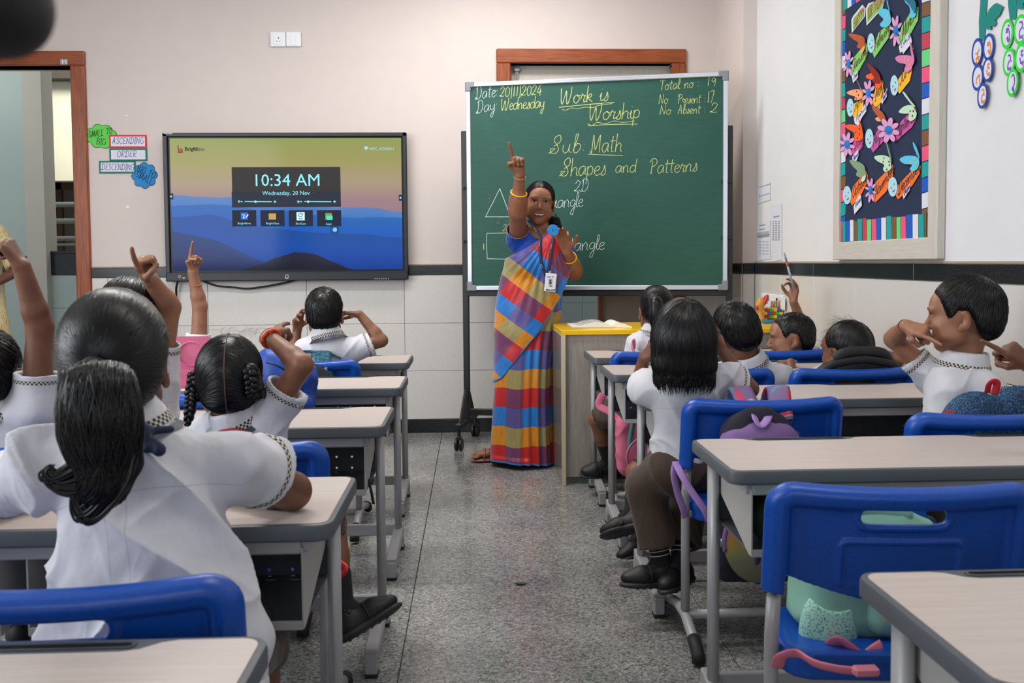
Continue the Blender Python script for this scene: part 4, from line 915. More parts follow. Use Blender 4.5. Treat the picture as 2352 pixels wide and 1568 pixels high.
butterfly(2035, 280, [([(2035, 280), (2032, 262), (2020, 248), (2010, 242), (2012, 254), (2022, 270), (2028, 282)], 'dr', .012), ([(2022, 268), (2014, 272), (2018, 278), (2026, 278)], 'pc', .006)], [], 'brown paper butterfly above the August banner')
butterfly(1981, 310, [([(1981, 310), (1978, 292), (1960, 286), (1944, 288), (1950, 296), (1964, 306), (1963, 320), (1972, 324), (1982, 318)], 'oo', .006), ([(1981, 312), (1978, 284), (1979, 272), (1984, 308)], 'oo', .012)], [(1959, 294), (1974, 296), (1966, 304), (1974, 308), (1970, 317)], 'orange paper butterfly above the July banner', 'rd')
butterfly(1989, 397, [([(1989, 397), (1986, 380), (1972, 370), (1958, 368), (1964, 382), (1972, 392), (1970, 402), (1980, 408), (1990, 402)], 'dm', .012), ([(1989, 402), (1982, 408), (1982, 417), (1988, 414)], 'mi', .005)], [], 'dull green paper butterfly above the October banner')
butterfly(2046, 374, [([(2046, 374), (2044, 362), (2028, 356), (2011, 360), (2018, 370), (2032, 378), (2030, 388), (2036, 395), (2048, 386)], 'mi', .005), ([(2047, 374), (2043, 330), (2045, 330), (2049, 366)], 'dm', .014)], [(2020, 362), (2031, 363), (2029, 371), (2042, 371), (2043, 379), (2037, 389)], 'mint paper butterfly with red dots above the November banner', 'rd')
butterfly(2110, 364, [([(2110, 364), (2100, 358), (2082, 358), (2070, 366), (2080, 376), (2096, 378), (2092, 388), (2098, 394), (2108, 388), (2112, 376)], 'sk', .006), ([(2110, 362), (2104, 336), (2105, 326), (2111, 344), (2113, 362)], 'sk', .012)], [(2082, 365), (2101, 366), (2092, 374), (2105, 377), (2098, 390)], 'sky blue paper butterfly with yellow dots above the December banner')
for i, (pts, tx, pa, pb, where) in enumerate((([(1957, 174), (1960, 191), (1971, 178), (1971, 160)], 'Krish', (1961, 184), (1970, 172), 'January'), ([(2065, 108), (2068, 122), (2073, 118), (2075, 124), (2095, 98), (2093, 84), (2087, 76)], 'Likith', (2069, 110), (2093, 86), 'March'),
    ([(1962, 272), (1964, 284), (1972, 289), (1980, 270), (1990, 256), (1990, 234), (1976, 258)], 'Rahul', (1966, 280), (1988, 250), 'April'), ([(2025, 228), (2026, 240), (2037, 222), (2038, 202)], 'Veda', (2027, 235), (2037, 214), 'May'), ([(2011, 252), (2013, 264), (2021, 250), (2021, 240)], '-', (2013, 258), (2020, 248), 'May, lower'),
    ([(1958, 360), (1959, 376), (1968, 368), (1973, 356), (1972, 342)], 'Nandi', (1960, 370), (1972, 356), 'July'), ([(1961, 474), (1963, 492), (1980, 472), (1978, 450), (1974, 446), (1966, 462)], 'Rohan', (1964, 478), (1978, 460), 'October'), ([(2074, 448), (2076, 457), (2090, 436), (2090, 422)], 'Srujan', (2076, 450), (2089, 432), 'December'))):
    r_ = thing('name_slip', 'small white paper name slip tucked under the %s banner' % where, 'paper slip', at(pts[0][0], pts[0][1], X=XF)); shape(pts, 'w', 'slip', r_, .0065)
    writeR('lettering', tx, pa, pb, .012, .0009, m_ip, r_, .0085)
# paper grapes with Kannada letters, partly out of the picture
m_gn, m_bl = M('card_bright_green', '2fcf3c', .85), M('card_deep_blue', '2443a0', .85); m_tl = M('card_teal', '07807a', .85); m_wc = M('card_cool_white', 'd3d6e4', .85)
XW = XR-.001
def wsh(pts, mat, name, parent, lift=0.0, sm=True):
    pts = smooth2(pts) if sm else pts
    P = np.array([at(x, y, X=XW-lift) for x, y in pts]); k = len(P); f = [tuple(range(k)), tuple(range(2*k-1, k-1, -1))]+[(i, k+i, k+(i+1) % k, (i+1) % k) for i in range(k)]
    return put(name, np.concatenate([P, P+V(-.0014, 0, 0)]), f, [mat], parent)
def grapes(label, mat, ink, berries, stem, leaf, gl):
    r_ = thing('paper_grapes', label, 'paper cut-out', at(berries[0][0], berries[0][1], X=XW))
    wsh(stem, m_tl, 'stem', r_, .001, False)
    for l_ in leaf: wsh(l_, m_tl, 'leaf', r_, .004, False)
    for i, (cx, cy, rx, ry) in enumerate(berries):
        b_ = wsh(ov(cx, cy, rx, ry, 22, .08), mat, 'berry', r_, .004+.0018*i, False); wsh(ov(cx, cy, rx*.72, ry*.76, 22, .08), m_wc, 'berry_face', b_, .0056+.0018*i, False)
        mb = MB()
        for q in gl[i]: ribbon(mb, smooth_path([at(cx+x*rx, cy+y*ry, X=XW-.0076-.0018*i) for x, y in q], 5), .0026, (-1, 0, 0))
        mb.build('lettering', [ink], b_)
K1 = [[(-.35, .1), (.0, .05), (.35, -.25)], [(0, .05), (.02, .35)], [(-.3, .45), (.1, .35), (.35, .3)], [(0, .38), (-.25, .6), (0, .75), (.25, .6), (.1, .4)]]
K2 = [[(-.1, -.3), (0, -.15), (-.2, -.1), (-.15, -.3), (.1, -.35), (.3, -.1), (.3, .35), (.1, .5), (-.1, .3), (.05, .2), (.1, .4)]]
K3 = [[(-.25, .1), (.3, -.25)], [(0, -.1), (-.3, .25), (-.25, .5)], [(.25, -.15), (.3, .5)]]
K4 = [[(-.1, -.4), (.3, -.5)], [(.1, -.45), (-.05, -.25), (.1, -.1), (.25, -.25)], [(-.25, .1), (-.1, .4), (.1, .3), (.2, .5), (.3, .2)], [(-.3, .1), (-.15, .05)]]
K5 = [[(-.2, -.45), (.1, -.5), (.2, -.2), (-.1, 0), (-.25, .3), (-.2, .55), (0, .4), (.15, .55), (.3, .3)], [(.3, -.1), (.33, -.05)]]
grapes('blue bunch of paper grapes with orange Kannada letters on the white wall', m_bl, M('ink_orange', 'e07a2a', .7), [(2245, 120, 12.5, 33), (2271, 108, 12.5, 32), (2246, 178, 13, 31), (2269, 160, 11.5, 29), (2257, 220, 11.5, 30)],
       [(2254, -30), (2270, -30), (2268, 0), (2264, 60), (2262, 96), (2250, 88), (2249, 50), (2252, 10)], [[(2263, 45), (2272, 22), (2283, 10), (2290, 7), (2305, 16), (2296, 36), (2286, 45), (2289, 54), (2284, 61), (2277, 60), (2277, 69), (2264, 66)]], [K1, K2, K3, K4, K5])
grapes('green bunch of paper grapes with purple Kannada letters at the picture edge', m_gn, M('ink_violet', '6a4ab0', .7), [(2314, 78, 14, 35), (2345, 68, 16, 36), (2318, 143, 14, 33), (2346, 132, 14, 34), (2326, 190, 13, 33)],
       [(2316, -30), (2334, -30), (2336, 20), (2334, 46), (2320, 44), (2316, 10)], [[(2336, 20), (2336, -20), (2358, -20), (2356, 8), (2350, 6), (2350, 22)]], [K2+[[(.1, -.6), (.35, -.5)]], K5, K5, K4, [[(-.2, -.4), (.1, -.6), (.3, -.3), (.25, .1), (-.1, .4), (.05, .55), (.15, .35), (.1, .8)]]])
# papers near the corner
m_pp = M('printer_paper', 'd2d5df', .8); m_ppg = M('print_grey', '8c8f98', .8); m_pk = M('print_light', 'a9acb6', .8)
def wq(x0, y0, x1, y1, sl_=0.0): return [(x0, y0), (x1, y0+sl_*(x1-x0)), (x1, y1+sl_*(x1-x0)), (x0, y1)]
for lab, q, marks in (('small white printed notice high in the room corner', (1741, 427, 1769.5, 468, -.33), [((1743, 430, 1769, 431, -.33), m_ppg), ((1743, 451, 1769, 452, -.33), m_ppg)]),
    ('white printed timetable sheet nearest the corner, with a grey band', (1740, 511, 1769.5, 599, -.18), [((1745, 516.5, 1757, 519, -.15), m_ppg), ((1745, 526, 1757, 528, -.15), m_ppg), ((1740, 534, 1767, 540, -.15), m_pk), ((1740, 541, 1767, 546.5, -.15), m_ppg)]+[((1743+c*8.5, 554+r__*7, 1748+c*8.5, 556+r__*7, -.15), m_pk) for r__ in range(5) for c in range(3)]),
    ('narrow white printed list beside the timetable sheet', (1772.5, 472, 1796, 601, -.2), [((1777, 497, 1790, 499.4, -.2), m_ppg)]+[((1774.5+c*6.2, 508+r__*4.2, 1778+c*6.5, 509.6+r__*4.2, -.2), m_ppg) for r__ in range(11) for c in range(3)])):
    r_ = thing('printed_sheet', lab, 'paper sheet', at(q[0], q[3], X=XW)); wsh(wq(*q), m_pp, 'sheet', r_, .001, False)
    for a_, mm in marks: wsh(wq(*a_), mm, 'print_block', r_, .0028, False)
# power sockets above the skirting of blocks
r_ = thing('wall_socket', 'white double socket panel low on the wall tiles behind the toys', 'socket', at(1776, 700, X=XR-.02))
a, b = at(1751, 674, X=XR-.012), at(1800, 712, X=XR-.012)
mb = MB(); mb.box((XR-.014, (a[1]+b[1])/2, at(1775, 693, X=XR-.012)[2]), (.008, abs(a[1]-b[1])/2, .044), 0, bev=.004); mb.build('plate', [mw], r_)
cz = at(1775, 693, X=XR-.012)[2]
for yy_ in (a[1]-.13, a[1]-.34): mb = MB(); mb.box((XR-.024, yy_, cz), (.003, .085, .034), 0, bev=.002); mb.build('socket_face', [mw], r_)
mb = MB(); mb.box((XR-.0275, b[1]+.07, cz), (.001, .012, .026), 0); 
for yy_ in (a[1]-.1, a[1]-.16, a[1]-.30, a[1]-.36): mb.box((XR-.0275, yy_, cz+.01), (.001, .006, .004)); mb.box((XR-.0275, yy_+.02, cz-.01), (.001, .005, .003))
mb.build('socket_hole', [md], r_)

# ================================================================= teacher's desk with yellow top
TX0, TX1, TY0, TY1, TZ = .442, 1.665, 4.585, 5.14, .792
m_yel = M('yellow_laminate', 'f2c112', .22, nz=(3, .03)); m_gw = wood('grey_wood_laminate', '8d857c', 'a59d93', (9, 9, 1.2), .45, 7); m_edge = M('cream_edge', 'c8bda0', .5)
td = thing('teacher_desk', 'grey wood counter desk with a bright yellow top beside the teacher', 'desk', ((TX0+TX1)/2, (TY0+TY1)/2, 0))
mb = MB(); mb.box(((TX0+TX1)/2, (TY0+TY1)/2, TZ-.012), ((TX1-TX0)/2, (TY1-TY0)/2, .012), 0, bev=.002); mb.build('desk_top', [m_yel], td)
mb = MB(); mb.box((TX0+.011, (TY0+TY1)/2, (TZ-.024)/2), (.011, (TY1-TY0)/2, (TZ-.024)/2), 0, bev=.001); mb.build('side_panel', [m_edge], td)
mb = MB(); mb.box((TX0-.0005, (TY0+TY1)/2, (TZ-.024)/2), (.0012, (TY1-TY0)/2-.003, (TZ-.03)/2), 0); mb.build('side_laminate', [M('glossy_grey_laminate', '8f877d', .12)], td)
mb = MB(); mb.box((TX1-.011, (TY0+TY1)/2, (TZ-.024)/2), (.011, (TY1-TY0)/2, (TZ-.024)/2), 0); mb.build('side_panel', [m_edge], td)
mb = MB(); mb.box(((TX0+TX1)/2, TY0+.03, (TZ-.024)/2+.02), ((TX1-TX0)/2-.022, .009, (TZ-.024)/2-.02), 0); mb.build('modesty_panel', [m_gw], td)
# open book
bk = thing('open_book', 'open textbook lying face up on the left end of the yellow desk top', 'book', (at(1370, 748, Z=TZ)[0], 4.86, TZ))
m_pg = M('book_page', 'e2ddd2', .8); m_prt = M('page_print', 'a9a6ad', .8)
c = V(at(1395, 748, Z=TZ)[0], 4.86, TZ)
for s_, wd in ((-1, .20), (1, .10)):
    n = 12; P = np.zeros((n, 2, 3)); Pb = P.copy()
    for i in range(n):
        t = i/(n-1); h_ = .004+.026*math.sin(PI*min(1, t*1.1+.05))*(1-t)**.5+.003
        for j, yy2 in enumerate((-.13, .13)): P[i, j] = c+V(s_*t*wd, yy2-.15*t*s_*.3, h_); Pb[i, j] = c+V(s_*t*wd*1.01, yy2-.15*t*s_*.3, .001+.0*t)
    mb = MB(); mb.grid(P if s_ < 0 else P, 0); mb.grid(Pb, 0)
    e1 = np.stack([P[:, 0], Pb[:, 0]], 1); e2 = np.stack([P[:, 1], Pb[:, 1]], 1); mb.grid(e1, 0); mb.grid(e2, 0); mb.grid(np.stack([P[-1], Pb[-1]], 0), 0)
    mb.build('page_block', [m_pg], bk, True)
mb = MB()
for r__ in range(7):
    y_ = -.10+r__*.033; pts = [c+V(-t*.20, y_+.045*t, .0085+.026*math.sin(PI*min(1, t*1.1+.05))*(1-t)**.5) for t in np.linspace(.15, .85-.2*(r__ % 3 == 1), 8)]
    ribbon(mb, pts, .004 if r__ % 3 else .008, (0, 0, 1))
mb.build('printed_lines', [m_prt], bk)
mb = MB(); mb.box(c+V(-.05, 0, .0015), (.155, .14, .0015), 0, bev=.001); mb.build('cover', [M('book_cover', 'b9a27a', .6)], bk)
# toys at the far end
mb = MB(); c = V(at(1746, 700, Y=4.95)[0], 4.95, TZ)
wd_ = M('toy_wood', 'c08b3f', .4); rd_ = M('toy_red', 'b3222a', .35)
ty_ = thing('wooden_spinning_toy', 'wooden and red lacquered toy bird on the far end of the yellow desk', 'toy', c)
F = Field(); F.ell((0, 0, .105), (.026, .024, .038), np.array(Matrix.Rotation(.3, 3, 'Y')), .01); F.cone((0, 0, .08), (.004, 0, .03), .015, .02, .01); F.ell((.004, 0, .02), (.026, .024, .02), None, .01)
v, f = F.mesh(.004); put('toy_body', v+c, f, [wd_], ty_, True)
F = Field(); F.ell((.026, -.004, .125), (.014, .022, .036), np.array(Matrix.Rotation(.45, 3, 'Y')), .01); F.ell((-.022, -.01, .085), (.008, .014, .014), None, .01)
v, f = F.mesh(.004); put('toy_cap', v+c, f, [rd_], ty_, True)
mb = MB(); 
c = V(at(1775, 735, Y=4.98)[0], 4.98, TZ); bl_ = thing('toy_brick_wall', 'small stack of red, green, yellow and blue toy bricks on the yellow desk', 'toy bricks', c)
for r__ in range(4):
    for k in range(5):
        mb = MB(); mb.box(c+V(-.045+k*.022+(r__ % 2)*.011, 0, .016+r__*.018), (.0105, .014, .0085), 0, bev=.001); mb.lathe([(0, 0), (.004, 0), (.004, .004), (0, .004)], c+V(-.045+k*.022+(r__ % 2)*.011, 0, .0245+r__*.018), 8)
        mb.build('brick', [M('brick_%d' % ((r__*2+k*3) % 4), ('e8c81c', '4fae2c', 'c82c22', '2a62b8')[(r__*2+k*3) % 4], .35)], bl_)
mb = MB(); mb.box(c+V(-.02, 0, .004), (.075, .05, .004), 0, bev=.002); mb.build('base_tray', [M('pale_aqua', '8ccdd0', .4)], bl_)
tagm(MB().box(c+V(-.05, -.075, .009), (.028, .014, .009), 0, bev=.003).build('chalk_duster', [M('duster_blue', '1f78a8', .6)], None), 'small blue duster block lying before the toy bricks', 'duster')
pg = thing('wooden_pegs', 'row of four plain wooden peg dolls standing on the toy bricks', 'toy', c+V(.012, 0, .0845))
for k in range(4):
    mb = MB(); mb.lathe([(0, 0), (.008, 0), (.008, .022), (.005, .026), (.008, .03), (.007, .036), (0, .038)], c+V(-.005+k*.016, .0, .083-(0 if k != 1 else .0)), 12); mb.build('peg', [M('peg_wood', 'c49a74', .5)], pg, True)

# ================================================================= desks and chairs (templates copied for every seat)
m_lam = wood('desk_laminate', 'bbada5', 'c6bab3', (1.2, 34, 30), .38, 3); m_rim = M('grey_desk_rim', '4c5157', .5, nz=(30, .06))
m_leg = M('light_grey_steel', 'a5a4a6', .38, .15, nz=(20, .04)); m_box = M('grey_tray', '4b4d52', .45, nz=(20, .08)); m_boxs = M('tray_side_grey', 'aaa7a4', .45)
m_rub = M('black_rubber', '1b1c1e', .65); m_blue = speck('blue_chair_plastic', [(.3, '02409a'), (.6, '0349a8'), (.85, '0655b8')], 300, .36)
MATS['x'] = None
DW, DD, DH = 1.115, .365, .69
def rrect(w_, d_, r_, n=6, cx=0, cy=0):
    out = []
    for qx, qy, a0 in ((1, 1, 0), (-1, 1, PI/2), (-1, -1, PI), (1, -1, 1.5*PI)):
        for k in range(n+1):
            a_ = a0+PI/2*k/n; out.append((cx+qx*(w_/2-r_)+r_*math.cos(a_), cy+qy*(d_/2-r_)+r_*math.sin(a_)))
    return out
def layered(mb, rings, m=0):
    """closed solid from equal-length outlines (lists of 3-D points)"""
    P = np.array(rings, float); a, b = P.shape[:2]; v = P.reshape(-1, 3)
    f = [(i*b+j, i*b+(j+1) % b, (i+1)*b+(j+1) % b, (i+1)*b+j) for i in range(a-1) for j in range(b)]
    f.append(tuple(range(b))[::-1]); f.append(tuple((a-1)*b+j for j in range(b))); mb.add(v, f, m)
def make_desk():
    root = thing('school_desk', 'desk', 'desk', (0, 0, 0)); root['group'] = 'two seat school desks'
    # local frame: x to the right, y away from the pupil (to the teacher), z up
    mb = MB(); o = rrect(DW, DD, .032)
    ins = lambda k: rrect(DW-2*k, DD-2*k, max(.032-k, .006))
    layered(mb, [[(x, y, z) for x, y in ins(k)] for k, z in ((.004, DH-.03), (0, DH-.026), (0, DH-.006), (.002, DH-.001), (.006, DH))]); mb.build('rim_board', [m_rim], root, .7)
    # laminate with the two pen grooves cut out along the far edge
    k = .011; x0, x1, y0, y1 = -DW/2+k, DW/2-k, -DD/2+k, DD/2-k
    far = []
    for c in (.285, -.285):
        far += [(c+.165, y1), (c+.145, y1-.006), (c+.125, y1-.024), (c+.105, y1-.030), (c-.105, y1-.030), (c-.125, y1-.024), (c-.145, y1-.006), (c-.165, y1)]
    rr = .022; arc = lambda cx, cy, a0: [(cx+rr*math.cos(a0+t), cy+rr*math.sin(a0+t)) for t in np.linspace(0, PI/2, 6)]
    poly = arc(x1-rr, y1-rr, 0)+far+arc(x0+rr, y1-rr, PI/2)+arc(x0+rr, y0+rr, PI)+arc(x1-rr, y0+rr, 1.5*PI)
    mb = MB(); mb.prism(poly, (0, 0, DH-.0008), (1, 0, 0), (0, 1, 0), .0016); mb.build('laminate_top', [m_lam], root)
    for c in (.285, -.285):
        mb = MB(); p = rrect(.235, .020, .009, cx=c, cy=y1-.011); q = rrect(.225, .012, .006, cx=c, cy=y1-.011)
        layered(mb, [[(x, y, DH-.0005) for x, y in p], [(x, y, DH+.0016) for x, y in p], [(x, y, DH+.0016) for x, y in q], [(x, y, DH-.0) for x, y in q]]); mb.build('pen_groove', [M('groove_grey', '3e4347', .4)], root)
    mb = MB(); mb.box((0, -DD/2+.045, DH-.045), (DW/2-.06, .012, .016), 0, bev=.003); mb.box((0, DD/2-.05, DH-.045), (DW/2-.05, .014, .016), 0, bev=.003)
    for sx in (-1, 1): mb.box((sx*(DW/2-.058), 0, DH-.045), (.012, DD/2-.045, .016), 0, bev=.003)
    mb.build('top_frame', [m_leg], root)
    # two book trays, open to the pupil, with punched back panels
    for c in (.262, -.262):
        hw = .237; zb0, zb1 = DH-.195, DH-.06; yn, yf = -DD/2+.035, DD/2-.06
        tb = MB(); tb.box((c, (yn+yf)/2+.01, zb0+.003), (hw, (yf-yn)/2-.01, .003), 0, bev=.001); tray = tb.build('book_tray', [m_box], root)
        mb = MB(); n1, n2 = 10, 4; bx_ = 2*hw/n1; y_ = yf
        xs_ = []
        for i in range(n1):
            for j in range(n2):        # lattice of cells with a hole each, so light shows through
                cx, cz = c-hw+bx_*(i+.5), zb0+(zb1-zb0)*(j+.5)/n2; hx, hz = bx_/2, (zb1-zb0)/n2/2; r_ = .0035; v = []; f = []
                for t in range(8):
                    a_ = t*PI/4; s_ = max(abs(math.cos(a_)), abs(math.sin(a_))); v += [(cx+hx*math.cos(a_)/s_, y_, cz+hz*math.sin(a_)/s_), (cx+r_*math.cos(a_), y_, cz+r_*math.sin(a_))]
                for t in range(8): a, b = 2*t, 2*((t+1) % 8); f.append((a, a+1, b+1, b))
                mb.add(v, f)
        o_ = mb.build('punched_back', [m_box], tray)
        for sx in (-1, 1):
            mb = MB(); X_ = c+sx*hw; th = .0015
            v = [(X_+d, *q) for d in (-th, th) for q in ((yn, zb1+.01), (yn, zb0), (yn+.02, zb0), (yf, zb0+.085), (yf, zb1+.01))]
            mb.add(v, [(0, 1, 2, 3, 4), (9, 8, 7, 6, 5)]+[(i, 5+i, 5+(i+1) % 5, (i+1) % 5) for i in range(5)]); mb.build('tray_side', [m_boxs], tray)
        mb = MB(); mb.box((c, yn+.003, zb0+.006), (hw, .003, .008), 0, bev=.001); mb.build('tray_lip', [m_boxs], tray)
    for sx in (-1, 1):
        X_ = sx*(DW/2-.043); yl = DD/2-.07
        mb = MB(); mb.tube([(X_, yl, .09), (X_, yl, DH-.03)], .021, 14, flat=.68, up=(1, 0, 0)); lg = mb.build('leg', [m_leg], root, True)
        mb = MB(); mb.box((X_, DD/2-.03, .075), (.016, .026, .03), 0, bev=.004)
        p0, p1 = V(X_, DD/2-.05, .088), V(X_, -DD/2-.02, .062); R_ = rot_to(p1-p0); mb.box((p0+p1)/2, (.019, np.linalg.norm(p1-p0)/2, .017), 0, R_, bev=.004)
        mb.box((X_, -DD/2-.005, .035), (.0165, .02, .03), 0, bev=.003); mb.box((X_, DD/2-.015, .035), (.0165, .02, .03), 0, bev=.003)
        ft = mb.build('foot_bar', [m_leg], root)
        for y_ in (-DD/2-.005, DD/2-.015): mb = MB(); mb.box((X_, y_, .006), (.018, .022, .006), 0, bev=.002); mb.build('rubber_pad', [m_rub], ft)
    mb = MB(); mb.box((0, DD/2-.05, .088), (DW/2-.05, .010, .022), 0, bev=.003); mb.build('stretcher', [m_leg], root)
    return root
def make_chair():
    root = thing('school_chair', 'chair', 'chair', (0, 0, 0)); root['group'] = 'blue school chairs'
    # local: y to the front (teacher), back shell at y<0; origin on the floor under the back posts
    zt_, zb_ = .742, .445; hw = .237
    F = Field()
    def shell(X, Y, Z):
        bow = .028*(1-(X/hw)**2)                # seen from behind, the middle bows away towards the back
        lean = (Z-.45)*-.16
        y0 = Y-lean+bow+.0*X
        topz = zt_-.010*(1-np.abs(X/hw)**2)
        low = .568-.064*np.clip(1-np.abs(X)/.205, 0, 1)**.75-np.where(np.abs(X) > .203, .038, 0)
        r_ = .05
        qx = np.abs(X)-(hw-r_); qz = (Z-topz)+r_
        outer = np.where((qx > 0) & (qz > 0), np.sqrt(np.maximum(qx, 0)**2+np.maximum(qz, 0)**2)-r_, np.maximum(qx-r_, qz-r_))
        outer0 = outer; outer = np.maximum(outer, low-Z)
        rim = np.maximum(np.abs(outer+.018)-.014, 0)       # thick rounded rim
        tube_ = np.maximum(np.sqrt((outer0+.020)**2+(y0+.002)**2)-.0205, low-Z)
        plate = np.maximum(outer, np.abs(y0-.006)-.0045)
        d = np.minimum(tube_, plate); h_ = np.maximum(.012-np.abs(tube_-plate), 0)/.012; d = d-h_*h_*.003
        # grip slot with a raised lip, and the pressed label frame
        qx = np.abs(X)-.063; qz = np.abs(Z-(topz-.052))-.002; sl_ = np.sqrt(np.maximum(qx, 0)**2+np.maximum(qz, 0)**2)-.0125
        lip = np.sqrt((sl_-.006)**2+(y0+.0)**2)-.0075; d = np.minimum(d, lip); d = np.maximum(d, -sl_)
        qx = np.abs(X)-.095; qz = np.abs(Z-.588)-.032; fr = np.sqrt(np.maximum(qx, 0)**2+np.maximum(qz, 0)**2)-.012+np.minimum(np.maximum(qx, qz), 0)
        d = np.minimum(d, np.maximum(np.sqrt((fr)**2+(y0+.0)**2)-.005, .545-Z))
        return d*.85
    F.fn(shell, (-hw-.01, -.12, .43), (hw+.01, .05, .76), 0)
    v, f = F.mesh(.0045); put('back_shell', v, f, [m_blue], root, True, local=True)
    F = Field()
    def seat(X, Y, Z):
        d0 = .128; zc = .418-.010*np.exp(-((X/.15)**2+((Y-.09)/.09)**2))-np.where(Y > .15, ((Y-.15)/.06)**2*.014, 0)
        r_ = .05; qx = np.abs(X)-(.200-.13*np.clip(Y, 0, .3)-r_); qy = np.abs(Y-.078)-(d0-r_); o = np.sqrt(np.maximum(qx, 0)**2+np.maximum(qy, 0)**2)-r_+np.minimum(np.maximum(qx, qy), 0)
        plate = np.maximum(o, np.abs(Z-zc)-.006); skirt = np.maximum(np.abs(o+.006)-.006, np.abs(Z-zc+.02)-.024)
        h_ = np.maximum(.016-np.abs(plate-skirt), 0)/.016
        return np.minimum(plate, skirt)-h_*h_*.004
    F.fn(seat, (-.215, -.07, .35), (.215, .29, .45), 0); v, f = F.mesh(.0065); put('seat_shell', v, f, [m_blue], root, True, local=True)
    for sx in (-1, 1):
        X_ = sx*.218; mb = MB(); mb.tube([(X_, 0, .10), (X_, .0, .30), (X_, -.002, .44), (X_, -.018, .52)], .0135, 12); mb.tube([(X_, 0, .385), (sx*.165, .02, .385), (sx*.14, .17, .385)], .010, 8); mb.build('post', [m_leg], root, True)
        mb = MB(); mb.tube([(X_, -.145, .03), (X_, -.10, .052), (X_, 0, .085), (X_, .10, .082), (X_, .30, .034)], .0155, 12); sk = mb.build('foot_tube', [m_leg], root, True)
        for p in ([(X_, -.165, .008), (X_, -.16, .026), (X_, -.12, .046), (X_, -.10, .053)], [(X_, .25, .046), (X_, .30, .032), (X_, .315, .014)]): mb = MB(); mb.tube(p, .0195, 12); mb.build('rubber_cap', [m_rub], sk, True)
    mb = MB(); mb.tube([(-.218, .0, .085), (.218, .0, .085)], .014, 10); mb.build('cross_tube', [m_leg], root, True)
    return root
desk0 = make_desk(); chair0 = make_chair()
_first = {}
def place(proto, x, y, rz, label):
    if proto.name not in _first: _first[proto.name] = 1; o = proto
    else: o = copy_tree(proto)
    o.location = (x, y, 0); o.rotation_euler.z = rz; o['label'] = label; return o
XRD, XLD = .542+DW/2, -.247-DW/2
# far edge of each desk, from the measured corners
for y_, dx, rz, lab in ((1.277, 0, 0, 'nearest desk of the right column, cut by the bottom right of the picture'), (2.268, 0, 0, 'second desk of the right column, behind the chair with the purple backpack'),
    (3.235, 0, 0, 'third desk of the right column, in front of the bob haired child'), (3.926, 0, 0, 'fourth desk of the right column, just behind the pink backpack chair'), (4.565, .008, 0, 'frontmost desk of the right column, against the yellow topped counter')):
    place(desk0, XRD+dx, y_-DD/2, rz, lab)
for y_, dx, rz, lab in ((1.103, 0, 0, 'nearest desk of the left column, cut by the bottom left of the picture'), (1.931, 0, 0, 'second desk of the left column, under the elbow of the ponytailed girl'),
    (2.864, 0, 0, 'third desk of the left column, in front of the girl with braids'), (3.635, -.012, 0, 'fourth desk of the left column, holding the pink lunch box'), (4.458, -.045, 0, 'frontmost desk of the left column, in front of the boy below the wall display')):
    place(desk0, XLD+dx, y_-DD/2, rz, lab)
def chair_at(px, py, Y, rz, label, zt=.742):
    """place a chair by the outer top corner of its back"""
    p = at(px, py, Y=Y); return p
CH = [(.768, 1.64, -.08, 'empty blue chair nearest on the right, with a mint green backpack on its seat'), (.842, 2.66, 0, 'blue chair of the bob haired child with the purple backpack hung on its back'), (1.365, 2.36, -.02, 'blue chair of the standing profile boy with a blue and red backpack'),
      (.88, 3.38, 0, 'blue chair behind the boy in the tilted white collar'), (1.405, 3.36, 0, 'blue chair with the black backpack hung over its back'), (.845, 4.06, 0, 'blue chair with the pink backpack, near the yellow counter'), (1.365, 4.06, 0, 'blue chair behind the short haired boy looking left'),
      (-.545, 1.22, .05, 'blue chair nearest on the left behind the ponytailed girl, its grip slot open'), (-1.12, 1.24, 0, 'blue chair beside the nearest left one, beyond the picture edge'), (-.57, 2.115, 0, 'blue chair behind the girl with braids, third row'), (-1.13, 2.13, 0, 'blue chair behind the boy raising his hand at the left edge'),
      (-.745, 2.92, 0, 'empty blue chair between the girl with braids and the pink lunch box'), (-1.33, 2.94, 0, 'blue chair at the left edge beyond the raised arm of the boy'), (-.71, 3.86, 0, 'blue chair with a teal star patterned strap over its back'), (-1.26, 3.86, 0, 'blue chair of the child with the bare raised forearm')]
for x, y, rz, lab in CH: place(chair0, x, y, rz, lab)

